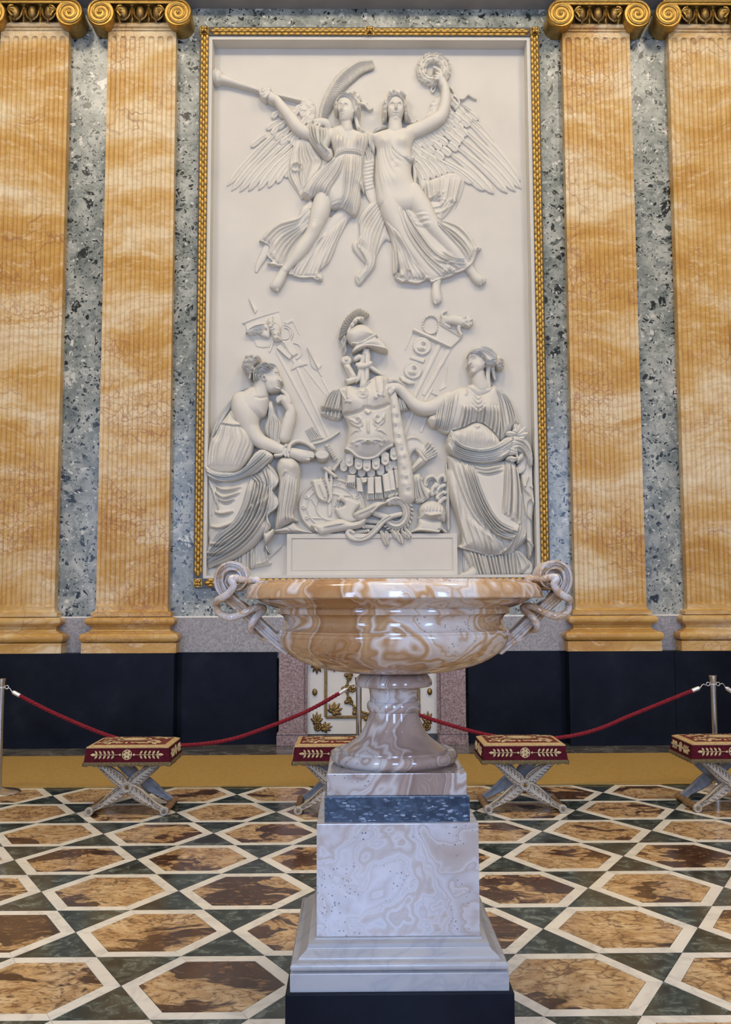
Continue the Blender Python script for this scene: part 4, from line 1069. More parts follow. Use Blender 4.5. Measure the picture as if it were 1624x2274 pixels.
# plume
S = Sheet(.85)
S.blob(c(1, [(1095, 850), (1105, 760), (1150, 610), (1230, 460), (1330, 350), (1420, 290), (1500, 285), (1555, 305), (1560, 335), (1530, 370), (1460, 410), (1380, 480), (1290, 560), (1210, 660), (1145, 770), (1112, 850)]), 3, 5, 8)
qs = cr(c(1, [(1100, 850), (1115, 740), (1165, 610), (1245, 475), (1345, 375), (1460, 310), (1560, 300)]), 8)
S.ridge([tuple(q) for q in qs], 2., 3., .05)
plm = S.build('plume', rel)
for i in range(3, len(qs) - 1):
    for kk in (0,):
        f = i / len(qs); q = qs[i] + (qs[i + 1] - qs[i]) * kk; tg = qs[i + 1] - qs[i]; tg /= np.linalg.norm(tg); nr_ = np.array([-tg[1], tg[0]]); nr_ = nr_ if nr_[0] + nr_[1] > 0 else -nr_
        l = 27 * math.sin(PI * (.10 + .76 * f)) + 4; e = q + nr_ * l * .92 + tg * l * .35
        feather_mesh(tuple(e), tuple(q), 1.85, 6., 3.2, -4.5, plm, 'barb', .6, .5)
        l2 = l * .28; e2 = q - nr_ * l2 + tg * l2 * 1.2
        if kk == 0: feather_mesh(tuple(e2), tuple(q), 2.2, 5., 2.5, 1., plm, 'barb', .6, .5)

# ---------------------------------------------------------------- wreath bearer
S = Sheet()
S.limb(c(2, [(300, 810, 14, 18), (300, 900, 16, 14)]), 14)
S.blob(c(2, [(70, 935), (150, 905), (240, 880), (370, 870), (450, 860), (490, 920), (455, 990), (440, 1060), (452, 1150), (440, 1250), (470, 1340), (540, 1420), (600, 1547), (300, 1600), (165, 1547), (135, 1400), (130, 1200), (140, 1050), (90, 990)]), 10, 22, 28)
S.limb(c(2, [(440, 905, 17, 10), (530, 870, 16, 13), (620, 825, 15.5, 16), (690, 780, 14, 17), (722, 700, 12.5, 17), (735, 600, 10.5, 17), (728, 520, 7.8, 18)]), 14, .95)
S.limb(c(2, [(728, 525, 7.5), (710, 490, 8.5), (690, 455, 8)]), 18, .9)
fingers(S, c(2, [(690, 445), (680, 455), (668, 470)]), c(2, [(655, 420), (640, 445), (640, 470)]), 2.7, 24)
S.limb(c(2, [(700, 470, 4.2), (690, 410, 3.6), (660, 380, 3), (632, 368, 2.4)]), 22)
S.ell(*c(2, [(304, 728)])[0], 19, 27, 22, 15, 15)
S.bump(*c(2, [(205, 1020)])[0], 12, 11, 7); S.bump(*c(2, [(360, 1020)])[0], 12, 11, 7)
S.bump(*c(2, [(290, 1180)])[0], 8, 5, -2.2); S.bump(*c(2, [(300, 1240)])[0], 3, 3, -2); S.bump(*c(2, [(300, 1330)])[0], 20, 16, 4); S.bump(*c(2, [(270, 1130)])[0], 4, 22, -1.6)
S.blur(1)
face(S, *c(2, [(304, 735)])[0], 18.5, 26, 0., .0, 1.1)
S.folds(c(2, [(250, 1020), (300, 1110), (400, 1160)]), c(2, [(150, 1050), (150, 1250), (200, 1500)]), 6, 1.0, ends=(.2, .2), seed=9)
# feet
S.limb(c(4, [(955, 985, 9.5), (945, 1060, 9), (948, 1130, 10.5), (955, 1180, 11)]), 5, .8)
toes(S, [(*c(4, [(945, 1195)])[0], -1, 7, 3.4), (*c(4, [(965, 1190)])[0], 1, 6, 2.8), (*c(4, [(980, 1180)])[0], 2, 5, 2.5), (*c(4, [(930, 1190)])[0], -1, 6, 2.6)], 8)
S.limb(c(4, [(1275, 870, 10), (1315, 925, 9), (1350, 970, 10.5), (1380, 995, 11)]), 7, .9)
toes(S, [(*c(4, [(1385, 1010)])[0], 1, 5, 4.2), (*c(4, [(1405, 1005)])[0], 3, 4, 3), (*c(4, [(1415, 990)])[0], 4, 4, 2.7), (*c(4, [(1420, 975)])[0], 4, 3, 2.4)], 10)
wbm = S.build('wreath_bearer', rel)
wbm['label'] = 'flying woman holding up a leafy wreath'
S = Sheet(.9)
S.blob(c(2, [(190, 790), (185, 720), (205, 660), (245, 625), (305, 610), (360, 628), (395, 680), (400, 740), (415, 800), (385, 810), (372, 740), (365, 680), (335, 645), (305, 640), (265, 650), (240, 690), (232, 740), (228, 800)]), 20, 14, 8)
S.limb(c(2, [(255, 605, 6), (290, 585, 7.5), (340, 590, 7), (372, 600, 5.5)]), 20); S.limb(c(2, [(262, 580, 5), (290, 566, 5)]), 22)
S.limb(c(2, [(395, 780, 4.5), (430, 805, 3.5), (465, 810, 2.8), (490, 790, 2)]), 10); S.limb(c(2, [(205, 780, 5), (200, 805, 3)]), 12)
S.folds(c(2, [(240, 720), (262, 660), (305, 642), (350, 660), (372, 740)]), c(2, [(195, 740), (220, 660), (305, 615), (375, 655), (400, 760)]), 4, 2.0, wav=1.2, ends=(.6, .6))
curls(S, c(2, [(258, 595), (285, 580), (315, 598), (350, 590), (370, 605), (205, 700), (205, 740), (208, 775), (385, 720), (395, 755), (402, 790), (425, 795)]), 3.4, 3.)
S.build('hair', wbm)
# thin mantle across the chest and the skirt with both legs under it
S = Sheet(1.0); S.blob(c(2, [(60, 935), (110, 880), (180, 850), (235, 860), (150, 900), (110, 930), (130, 980), (125, 1080), (100, 1060), (70, 1000)]), 10, 12, 9)
S.folds(c(2, [(80, 960), (120, 890), (220, 855)]), c(2, [(110, 1050), (110, 940), (190, 880)]), 4, 2.2, seed=10); S.build('mantle', wbm)
S = Sheet(1.0); S.blob(c(2, [(258, 1000), (300, 1075), (370, 1135), (450, 1140), (465, 1160), (430, 1188), (370, 1170), (300, 1120), (255, 1050)]), 24, 8, 6)
S.folds(c(2, [(262, 1010), (330, 1110), (440, 1160)]), c(2, [(258, 1040), (310, 1125), (425, 1180)]), 3, 2.2); S.build('sash', wbm)
S = Sheet()
S.blob(c(2, [(165, 1400), (300, 1440), (430, 1380), (520, 1400)]) + c(4, [(800, 100), (870, 230), (920, 330), (990, 392), (1060, 408), (1200, 448), (1300, 560), (1342, 650), (1400, 668), (1360, 715), (1345, 760), (1290, 845), (1240, 892), (1140, 932), (1100, 955), (985, 990), (905, 1022), (860, 990), (760, 1032), (640, 1012), (600, 1017), (525, 965), (570, 905), (512, 930), (505, 780), (500, 640), (480, 560), (430, 380), (380, 210), (345, 100)]), 4, 14, 22)
S.limb(c(4, [(470, 120, 24, 8), (500, 300, 25, 9), (560, 460, 22, 9), (630, 600, 19, 9), (720, 730, 17.5, 8), (830, 860, 14, 7), (930, 970, 10, 5)]), 8, .95)
S.limb(c(4, [(700, 120, 22, 10), (790, 270, 23, 11), (880, 420, 20, 11), (960, 520, 18, 11), (1060, 630, 17, 9), (1170, 750, 14, 8), (1270, 860, 10.5, 7)]), 10, .95)
S.blur(2)
S.folds(c(4, [(610, 230), (680, 380), (800, 560), (950, 740), (1180, 870)]), c(4, [(560, 330), (640, 560), (740, 720), (880, 880), (980, 970)]), 6, 2.6, ends=(.3, .4), seed=11)
S.folds(c(4, [(950, 380), (1150, 450), (1280, 580), (1320, 700)]), c(4, [(960, 480), (1080, 600), (1180, 700), (1260, 820)]), 5, 2.8, ends=(.5, .4), seed=12)
S.folds(c(4, [(440, 430), (510, 640), (530, 800), (530, 950)]), c(4, [(560, 560), (680, 760), (780, 900), (860, 985)]), 8, 2.8, ends=(.3, .6), seed=13)
S.folds(c(4, [(1020, 700), (1080, 760), (1160, 790), (1220, 790)]), c(4, [(900, 800), (1000, 840), (1120, 850), (1230, 850)]), 4, 2.2, seed=14)
S.folds(c(4, [(620, 240), (700, 340), (820, 350)]), c(4, [(660, 380), (760, 460), (880, 480)]), 3, 1.6, seed=15)
S.ridge(c(4, [(525, 965), (600, 1012), (640, 1007), (760, 1027), (860, 985), (905, 1017), (985, 985), (1100, 950), (1140, 928), (1240, 888), (1290, 842), (1345, 757)]), 1.8, 2.6, .04)
curls(S, c(4, [(545, 928), (660, 905), (645, 985), (865, 975), (1030, 920), (1075, 895), (1120, 915), (1365, 685)]), 4.2, 3.)
S.build('skirt', wbm)
S = Sheet(); S.blob(c(4, [(370, 165), (250, 240), (165, 370), (175, 480), (175, 560), (105, 610), (110, 680), (180, 770), (232, 845), (130, 945), (172, 1042), (270, 940), (335, 850), (350, 740), (430, 590), (490, 590), (440, 430), (400, 250)]), 2, 7, 12)
S.folds(c(4, [(340, 200), (190, 380), (170, 560), (150, 640), (235, 800), (150, 960)]), c(4, [(430, 400), (380, 560), (340, 700), (320, 850), (190, 1020)]), 7, 2.4, ends=(.3, .6), seed=16)
S.build('scarf', wbm)
S = Sheet(); S.blob(c(2, [(470, 1180), (560, 1290), (660, 1270), (790, 1230), (900, 1290), (880, 1400), (820, 1547)]) + c(4, [(1230, 0), (1160, 180), (1060, 320), (985, 375), (900, 320), (810, 130)]), 1, 6, 12)
S.folds(c(2, [(560, 1310), (580, 1450)]) + c(4, [(870, 170), (990, 80)]), c(2, [(880, 1290), (830, 1480)]) + c(4, [(1130, 180), (1000, 350)]), 7, 2.2, ends=(.4, .3), seed=17)
S.ridge(c(4, [(870, 175), (960, 150), (1040, 90)]), 2, 2.2); S.ridge(c(4, [(900, 265), (980, 250), (1040, 210)]), 2, 2.2); S.ridge(c(4, [(915, 315), (1020, 300), (1160, 180)]), 2, 2)
S.build('cloak', wbm)
S = Sheet(.9); S.blob(c(2, [(455, 1180), (490, 1260), (485, 1350), (520, 1400), (555, 1350), (540, 1410), (520, 1420), (475, 1360), (460, 1350), (455, 1270)]), 14, 8, 6); S.build('belt_end', wbm)
S = Sheet(1.); S.blob(c(2, [(0, 960), (60, 940), (120, 1000), (130, 1120), (120, 1300), (150, 1420), (160, 1547), (90, 1500), (40, 1400), (10, 1250), (20, 1100)]), 2, 6, 9)
for y in range(1150, 1390, 32): S.ridge(c(2, [(30, y + 14), (80, y + 4), (125, y - 14)]), 2.2, 1.6)
S.folds(c(2, [(30, 980), (40, 1060), (60, 1140)]), c(2, [(110, 990), (120, 1060), (125, 1130)]), 4, 2., seed=19); S.build('wing_edge', wbm)
# wreath with single leaves, ribbon
wr_ = Sheet(.9); cu, cv = c(2, [(632, 355)])[0]
ang = np.linspace(0, 2 * PI, 33)
wr_.limb([(cu + 27 * math.cos(a), cv + 25 * math.sin(a), 7.5) for a in ang], 9, .8, n=1)
wre = wr_.build('wreath', rel)
for k in range(30):
    a = 2 * PI * k / 30
    for rr_k, da, w_ in ((21.5, .55, 3.0), (27.5, 0.15, 3.4), (33, -.3, 3.0)):
        aa = a + .07 * (rr_k - 27); u, v = cu + rr_k * math.cos(aa), cv + rr_k * .94 * math.sin(aa)
        leafs(wre, [(u, v, aa + PI / 2 + da, 12.5, 1.)], w_, 12 + 2.5 * math.sin(k * 1.9) - abs(rr_k - 27) * .35, 3.)
S = Sheet(.85); S.limb(c(2, [(770, 495, 2.6), (800, 520, 3), (830, 575, 3.2), (885, 600, 3.2), (930, 562, 3), (970, 585, 2.6), (1000, 600, 2)]), 5, 1.2)
S.limb(c(2, [(765, 560, 2), (830, 590, 2.4), (855, 640, 2.4), (820, 690, 2)]), 7, 1.1); S.limb(c(2, [(640, 480, 1.8), (615, 515, 2), (630, 540, 1.8), (650, 500, 1.6)]), 5, 1.1)
S.build('ribbon', rel)
# ---------------------------------------------------------------- block under the trophy
def wpt(u, v): x, z = wall_xz(u, v); return x - rel_off[0], z - rel_off[2]
bx0, bz1 = wpt(638, 1186); bx1, bz0 = wpt(1016, 1289)
bz0 = zi0 - .02
blk = MB()
dd_ = .125
def ringxz(i): return [(bx0 + i, bz0 + i * 1.1), (bx1 - i, bz0 + i * 1.1), (bx1 - i, bz1 - i), (bx0 + i, bz1 - i)]
lv = [(0, .02), (0, -dd_), (.052, -dd_), (.058, -dd_ + .016), (.066, -dd_ + .016), (.070, -dd_ + .010)]
vv = [(x, y, z) for i, y in lv for x, z in ringxz(i)]
blk.add(vv, [(j * 4 + i, j * 4 + (i + 1) % 4, j * 4 + 4 + (i + 1) % 4, j * 4 + 4 + i) for j in range(len(lv) - 1) for i in range(4)] + [tuple(range(len(vv) - 4, len(vv)))])
blk.build('inscription_block', M['stucco'], rel)

# ---------------------------------------------------------------- seated woman with the cup, on the left
S = Sheet()
S.limb(c(5, [(735, 930, 16, 20), (715, 1040, 18, 18), (690, 1130, 22, 16)]), 18, .9)
S.blob(c(5, [(640, 1010), (700, 1050), (790, 1130), (805, 1190), (765, 1330), (710, 1370), (640, 1390), (540, 1400), (430, 1330), (375, 1260), (420, 1150), (520, 1060)]), 16, 22, 30)
S.limb(c(5, [(500, 1190, 25, 14), (520, 1270, 28, 14), (560, 1370, 26, 16), (590, 1470, 20.5, 18)]) + c(8, [(610, 40, 17, 20), (670, 105, 15.5, 21), (770, 150, 14, 22), (880, 195, 11.5, 22), (960, 215, 10, 22)]), 16, .95)
S.limb(c(8, [(960, 218, 10), (1030, 232, 11.5), (1100, 255, 13), (1150, 265, 11)]), 22, .9)
fingers(S, c(8, [(1120, 215), (1140, 240), (1140, 270), (1120, 295)]), c(8, [(1215, 232), (1232, 252), (1225, 272), (1180, 300)]), 3.4, 27)
S.limb(c(5, [(975, 1570, 14, 10), (1005, 1460, 14.5, 12), (1035, 1360, 13.5, 13), (1048, 1285, 11, 15), (1010, 1220, 9.5, 17), (975, 1170, 10, 19), (940, 1150, 8, 20)]), 12, .95)
fingers(S, c(5, [(950, 1135), (940, 1150), (935, 1165)]), c(5, [(900, 1150), (895, 1175), (905, 1195)]), 3.4, 26)
S.limb(c(5, [(1030, 1190, 5), (1010, 1120, 4.2), (950, 1062, 3.4)]), 20)
S.blob(c(5, [(880, 780), (915, 850), (912, 880), (925, 905), (945, 945), (965, 978), (930, 988), (938, 1000), (928, 1010), (938, 1022), (925, 1036), (940, 1052), (915, 1076), (870, 1085), (810, 1090), (760, 1040), (730, 960), (740, 870), (800, 800)]), 24, 12, 11)
S.blur(1)
S.bump(*c(5, [(905, 893)])[0], 3.8, 2.4, -1.9); S.ridge(c(5, [(870, 882), (900, 872), (930, 890)]), 1.3, 2.2); S.ridge(c(5, [(875, 900), (898, 892), (925, 905)]), 1.0, 1.8); S.bump(*c(5, [(908, 900)])[0], 2.2, 1.6, 2.2)
S.ridge(c(5, [(925, 900), (948, 950), (958, 975)]), 2., 1.5, .1); S.ridge(c(5, [(930, 965), (922, 975), (930, 985)]), 1.2, -1.8, .1); S.ridge(c(5, [(900, 1003), (920, 1006), (940, 1005)]), .9, -1.4, .2); S.ridge(c(5, [(905, 1018), (925, 1022)]), 1.3, 1.2); S.bump(*c(5, [(915, 1060)])[0], 4, 3.5, 1.6); S.bump(*c(5, [(850, 980)])[0], 9, 9, 2)
S.ridge(c(5, [(760, 900), (735, 930), (755, 970), (780, 960), (770, 925), (755, 915)]), 1.6, 3., .05, ends=(1, 1)); S.bump(*c(5, [(760, 940)])[0], 2.5, 3, -2.5)
S.bump(*c(5, [(600, 1250)])[0], 14, 20, 2)
S.ridge(c(5, [(640, 1150), (720, 1165), (780, 1140)]), 2.5, -1.6)
wc = S.build('cup_bearer', rel); wc['label'] = 'seated woman leaning her chin on one hand and holding out a cup'
S = Sheet(); S.blob(c(8, [(815, 1062), (825, 1030), (880, 1015), (960, 985), (1015, 955), (1065, 1005), (1135, 1040), (1200, 1058), (1195, 1076), (1000, 1072)]), 12, 13, 9); S.ridge(c(8, [(830, 1058), (1000, 1062), (1190, 1068)]), 1.2, -2.2, .1); S.ridge(c(8, [(930, 1000), (980, 1040), (1000, 1060)]), 1., -1.4); S.build('foot', wc)
S = Sheet(); S.blob(c(8, [(80, 1455), (180, 1435), (280, 1450), (300, 1500), (250, 1535), (80, 1530)]), 8, 8, 7); S.build('foot', wc)
# hair
S = Sheet(.9)
S.blob(c(5, [(640, 970), (625, 900), (635, 830), (690, 775), (770, 750), (850, 765), (895, 795), (870, 845), (820, 890), (790, 905), (760, 895), (735, 930), (720, 970), (680, 975)]), 24, 15, 12)
S.blob(c(5, [(650, 830), (640, 780), (700, 740), (710, 690), (670, 665), (620, 660), (560, 665), (520, 720), (495, 790), (530, 850), (570, 880), (580, 935), (600, 930), (615, 870)]), 18, 16, 11)
S.folds(c(5, [(890, 800), (840, 780), (760, 765), (680, 810), (640, 880), (640, 960)]), c(5, [(800, 900), (770, 890), (740, 900), (715, 920), (700, 945), (690, 970)]), 7, 3.2, wav=1.6, ends=(.7, .5), seed=20)
curls(S, c(5, [(560, 690), (615, 685), (680, 690), (700, 720), (540, 750), (590, 745), (630, 760), (530, 800), (575, 800), (610, 820), (545, 840), (590, 860), (660, 720)]), 4.6, 4.5)
S.limb(c(5, [(600, 860, 3), (590, 930, 2.2)]), 28); S.ridge(c(5, [(640, 820), (690, 770), (740, 750)]), 2., -3)
S.build('hair', wc)
# gown
S = Sheet()
S.blob(c(5, [(380, 1280), (330, 1340), (255, 1440), (200, 1570)]) + c(8, [(140, 80), (105, 250), (92, 380), (200, 440), (400, 430), (500, 350), (580, 220), (600, 80), (560, 0)]) + c(5, [(510, 1450), (600, 1410), (690, 1400), (700, 1370), (640, 1385), (560, 1400), (470, 1400), (410, 1340)]), 16, 26, 42)
S.blur(2); S.ridge(c(5, [(385, 1290), (420, 1360), (510, 1405), (600, 1395), (710, 1370)]), 2.6, 3.4, .1); S.ridge(c(5, [(370, 1310), (410, 1380), (500, 1425)]), 1.8, -2.6, .1)
S.ridge(c(5, [(260, 1420), (340, 1450), (430, 1460), (520, 1450)]), 1.8, 2.4, .1); S.ridge(c(5, [(255, 1435), (340, 1464), (430, 1475), (520, 1465)]), 1.6, -2.4, .1)
S.folds(c(5, [(270, 1430), (200, 1560)]) + c(8, [(120, 180), (110, 360)]), c(5, [(500, 1460)]) + c(8, [(560, 100), (520, 230), (460, 360)]), 11, 1.7, ends=(.3, .3), seed=21)
S.build('gown', wc)
S = Sheet(); S.blob(c(5, [(645, 1008), (560, 1015), (430, 1085), (300, 1225), (200, 1400), (140, 1560)]) + c(8, [(95, 180), (85, 330), (110, 330), (150, 120)]) + c(5, [(240, 1500), (300, 1380), (390, 1250), (480, 1120), (560, 1060), (640, 1030)]), 8, 14, 12)
S.folds(c(5, [(640, 1012), (430, 1090), (220, 1380), (140, 1600)]), c(5, [(600, 1050), (470, 1120), (320, 1330), (230, 1500)]), 4, 3., ends=(.4, .4), seed=22); S.build('veil', wc)
S = Sheet(); S.blob(c(5, [(780, 1170), (830, 1160), (865, 1240), (880, 1320), (940, 1420), (995, 1420), (975, 1520), (930, 1624)]) + c(8, [(880, 180), (820, 140), (740, 40)]) + c(5, [(770, 1560), (750, 1450), (790, 1330)]), 8, 9, 10)
S.folds(c(5, [(800, 1190), (790, 1350), (770, 1500), (790, 1640)]), c(5, [(840, 1190), (880, 1330), (970, 1430), (930, 1640)]), 7, 3.2, ends=(.4, .5), seed=23); S.build('gown_front', wc)
# mantle: roll over the lap, the sweep over the legs, the zigzag edge
S = Sheet()
S.blob(c(8, [(100, 430), (250, 520), (480, 470), (640, 420), (740, 330), (820, 400), (860, 490), (850, 560), (795, 640), (852, 720), (850, 800), (742, 900), (772, 1010), (690, 1110), (560, 1240), (400, 1340), (200, 1412), (95, 1440), (80, 1260), (110, 1150), (100, 900), (85, 500)]), 10, 26, 44)
S.limb(c(8, [(300, 640, 32, 6), (330, 760, 30, 6), (270, 920, 28, 6), (200, 1080, 24, 5)]), 8, .9)
S.blur(3)
S.folds(c(8, [(560, 500), (500, 760), (400, 950), (230, 1090), (90, 1280)]), c(8, [(790, 620), (740, 860), (600, 1100), (400, 1280), (110, 1420)]), 8, 5.2, ends=(.4, .5), seed=24, wmax=11)
S.folds(c(8, [(560, 480), (640, 560), (620, 720), (480, 920)]), c(8, [(760, 400), (790, 560), (740, 740), (640, 900)]), 6, 4.2, ends=(.4, .2), seed=25)
for q in ([(170, 545), (290, 622), (490, 580)], [(195, 630), (290, 700), (470, 640)], [(215, 700), (310, 742), (410, 705)], [(130, 520), (185, 680), (235, 830)], [(190, 850), (270, 870), (400, 840)], [(130, 1000), (250, 1015), (390, 960)], [(110, 1180), (260, 1190), (400, 1110)], [(80, 1280), (220, 1290), (330, 1240)]):
    S.ridge(c(8, q), 3.0, 4.2, .3); S.ridge(c(8, [(x, y + 28) for x, y in q]), 2.6, -3.4, .3)
S.folds(c(8, [(110, 500), (160, 700), (150, 900)]), c(8, [(200, 560), (240, 760), (250, 840)]), 4, 2.6, seed=62)
S.build('mantle', wc)
S = Sheet(); S.blob(c(8, [(88, 365), (200, 425), (380, 438), (490, 395), (600, 250), (690, 195), (805, 262), (740, 345), (630, 440), (500, 495), (380, 535), (250, 545), (150, 515), (98, 450)]), 26, 12, 10)
S.folds(c(8, [(100, 385), (220, 440), (400, 440), (520, 370), (680, 215)]), c(8, [(110, 470), (240, 535), (400, 525), (580, 450), (770, 290)]), 5, 4.6, ends=(.4, .5), seed=26); S.build('mantle_roll', wc)
S = Sheet(); S.blob(c(8, [(860, 285), (940, 258), (1025, 288), (1082, 370), (1078, 500), (1062, 640), (1035, 780), (1015, 880), (1062, 942), (1015, 952), (985, 965), (870, 1022), (820, 1022), (838, 800), (858, 500), (835, 380)]), 12, 24, 27)
S.bump(*c(8, [(1010, 370)])[0], 13, 14, 6); S.blur(2)
S.folds(c(8, [(930, 460), (900, 600), (870, 800), (850, 1000)]), c(8, [(1060, 520), (1040, 700), (1010, 860), (1040, 945)]), 6, 2.2, ends=(.2, .5), seed=27)
S.ridge(c(8, [(900, 480), (925, 440), (950, 425)]), 2, 2.6); S.ridge(c(8, [(1050, 640), (1020, 780), (1015, 940)]), 2., 3., .1); S.build('gown_leg', wc)
S = Sheet(1.0); S.blob(c(8, [(745, 345), (800, 400), (858, 490), (848, 560), (795, 630), (855, 715), (848, 800), (748, 895), (778, 1008), (720, 1075), (805, 1030), (800, 1100), (720, 1205), (765, 1290), (700, 1120), (720, 940), (740, 700), (745, 500)]), 22, 11, 10)
S.ridge(c(8, [(745, 350), (855, 490), (845, 560), (795, 632), (855, 715), (845, 800), (748, 897), (776, 1008)]), 2.2, 3.6, .03); S.folds(c(8, [(750, 400), (760, 700), (745, 1000)]), c(8, [(800, 440), (815, 700), (760, 980)]), 3, 2.6, seed=28)
S.build('mantle_edge', wc)
S = Sheet(); S.blob(c(8, [(720, 1080), (800, 1040), (790, 1130), (718, 1210), (765, 1300), (880, 1190), (860, 1240), (775, 1310), (755, 1350), (770, 1400), (600, 1440), (590, 1430), (580, 1240)]), 2, 6, 10)
S.folds(c(8, [(600, 1240), (600, 1420)]), c(8, [(800, 1060), (740, 1220), (760, 1390)]), 6, 2., seed=29); S.ridge(c(8, [(590, 1400), (690, 1380), (750, 1340)]), 1.6, 2.4); S.build('gown_hem', wc)
S = Sheet(); S.blob(c(8, [(260, 1400), (400, 1340), (560, 1230), (590, 1240), (585, 1440), (280, 1460)]), 3, 7, 8)
S.folds(c(8, [(290, 1400), (290, 1450)]), c(8, [(580, 1240), (580, 1440)]), 9, 3., ends=(.5, 1.), seed=30); S.build('gown_hem', wc)
# snake bracelet and cup
S = Sheet(.85)
for q in ([(945, 150), (905, 200), (935, 262)], [(925, 230), (880, 255), (825, 258)], [(975, 150), (955, 210), (965, 268)]): S.limb(c(8, [(*p, 2.9) for p in q]), 30, 1.)
S.limb(c(8, [(975, 215, 3, 31), (985, 145, 3.3, 29), (1040, 105, 3.6, 24), (1110, 105, 3.8, 20), (1180, 135, 4, 18), (1215, 160, 5, 18), (1240, 180, 2.5, 18)]), 20, 1.)
S.build('snake_bracelet', rel)
S = Sheet(.85); a_, b_ = c(8, [(1320, 258)])[0]; S.ell(a_, b_ + 3, 14.5, 10.5, 14, 16, 5); S.ell(a_, b_, 15, 9.3, 30, 3, 2.5); S.build('cup', rel)

# ---------------------------------------------------------------- standing woman, on the right
S = Sheet()
S.limb(c(7, [(868, 430, 14, 20), (880, 520, 16, 18), (900, 580, 20, 14)]), 16, .9)
S.blob(c(7, [(740, 575), (800, 550), (960, 570), (1030, 580), (1000, 660), (860, 700), (760, 640)]), 14, 16, 16)
S.limb(c(6, [(700, 870, 9, 24), (760, 870, 11, 22)]) + c(7, [(45, 610, 11, 20), (115, 680, 11.5, 18), (190, 755, 13.5, 17), (280, 800, 15.5, 16), (360, 798, 16.5, 15), (440, 765, 17.5, 14), (560, 700, 18, 12)]), 16, .95)
fingers(S, c(6, [(700, 855), (690, 875), (710, 900)]), c(6, [(660, 905), (672, 930), (715, 935)]), 3.6, 28, (-2, -1)); S.limb(c(6, [(740, 890, 5), (720, 925, 4)]), 30)
S.blob(c(7, [(768, 232), (762, 285), (760, 320), (745, 358), (764, 369), (776, 383), (769, 394), (781, 402), (774, 418), (785, 446), (808, 464), (850, 455), (895, 425), (935, 372), (935, 300), (880, 250), (820, 222)]), 26, 11, 11)
S.blur(1)
S.bump(*c(7, [(805, 292)])[0], 3.6, 2.2, -1.8); S.ridge(c(7, [(775, 283), (800, 272), (835, 286)]), 1.2, 2.1); S.ridge(c(7, [(785, 298), (808, 290), (830, 300)]), .9, 1.7); S.bump(*c(7, [(803, 297)])[0], 2., 1.5, 2.2)
S.ridge(c(7, [(770, 300), (756, 340), (752, 358)]), 1.8, 1.5, .1); S.ridge(c(7, [(772, 345), (780, 355), (772, 367)]), 1.1, -1.8, .1); S.ridge(c(7, [(770, 395), (790, 394), (805, 392)]), .8, -1.3, .2); S.ridge(c(7, [(772, 386), (790, 387)]), 1.2, .7); S.ridge(c(7, [(778, 403), (794, 402)]), 1.2, .7); S.bump(*c(7, [(795, 440)])[0], 4, 3, 1.5); S.bump(*c(7, [(845, 370)])[0], 8, 8, 1.8)
S.ridge(c(7, [(935, 335), (915, 350), (925, 380), (945, 370)]), 1.5, 2.5, .05, ends=(1, 1))
wdm = S.build('branch_bearer', rel); wdm['label'] = 'standing woman resting an arm on the trophy and holding a branch'
S = Sheet(); S.limb(c(10, [(1185, 140, 10, 12), (1205, 220, 11, 14), (1190, 290, 10, 16), (1165, 330, 9, 18)]), 14, .9); fingers(S, c(10, [(1180, 320), (1195, 330), (1205, 320)]), c(10, [(1140, 385), (1165, 380), (1190, 365)]), 3.6, 22); S.build('hand', wdm)
S = Sheet(); S.blob(c(10, [(425, 1620), (445, 1588), (500, 1568), (560, 1520), (600, 1500), (650, 1540), (650, 1610), (590, 1632), (520, 1640), (430, 1640)]), 12, 14, 9); S.ridge(c(10, [(430, 1632), (540, 1636), (640, 1622)]), 1.2, -2.2, .1)
for k in range(3): S.ridge(c(10, [(445 + 14 * k, 1590 - 4 * k), (470 + 12 * k, 1612 - 4 * k)]), 1., -1.5)
S.build('foot', wdm)
S = Sheet(); S.blob(c(10, [(1200, 1580), (1240, 1470), (1290, 1440), (1325, 1480), (1330, 1540), (1300, 1600), (1220, 1610)]), 6, 9, 8); S.build('foot', wdm)
S = Sheet(.9)
S.blob(c(7, [(752, 250), (775, 195), (835, 158), (915, 150), (1000, 180), (1052, 240), (1062, 310), (1035, 372), (975, 392), (935, 378), (905, 335), (880, 300), (835, 262), (790, 245)]), 24, 15, 12)
S.ell(*c(7, [(1098, 335)])[0], 10, 14, 16, 13); S.limb(c(7, [(1060, 290, 5), (1095, 268, 4), (1120, 300, 3.5)]), 20)
S.limb(c(7, [(970, 390, 5.5), (965, 480, 4.8), (975, 560, 4.5), (990, 640, 3.6), (1005, 665, 2)]), 24); S.limb(c(7, [(1020, 380, 4), (1030, 440, 3.4), (1045, 495, 2.2)]), 18)
S.folds(c(7, [(760, 240), (840, 225), (920, 270), (970, 320), (1040, 310)]), c(7, [(790, 250), (860, 285), (920, 345), (970, 385), (1030, 370)]), 5, 3.4, wav=1.8, ends=(.8, .6), seed=31)
S.folds(c(7, [(790, 200), (900, 165), (1000, 200), (1050, 270)]), c(7, [(780, 230), (880, 220), (960, 260), (1040, 320)]), 5, 1.5, seed=32, ends=(.5, .5))
curls(S, c(7, [(1100, 290), (1095, 330), (1090, 380), (1110, 350), (1040, 340)]), 4.4, 4.)
S.build('hair', wdm)
S = Sheet()
S.blob(c(7, [(730, 572), (760, 552), (830, 580), (880, 640), (960, 590), (1020, 560), (1062, 570), (1100, 650), (1130, 770), (1140, 960), (1105, 1110), (1090, 1122), (1000, 1022), (900, 957), (820, 952), (720, 1002), (640, 1027), (580, 1042), (550, 1077), (480, 1052), (430, 1007), (380, 1007), (332, 930), (352, 880), (400, 850), (402, 735), (480, 662), (600, 602), (680, 572)]), 10, 22, 30)
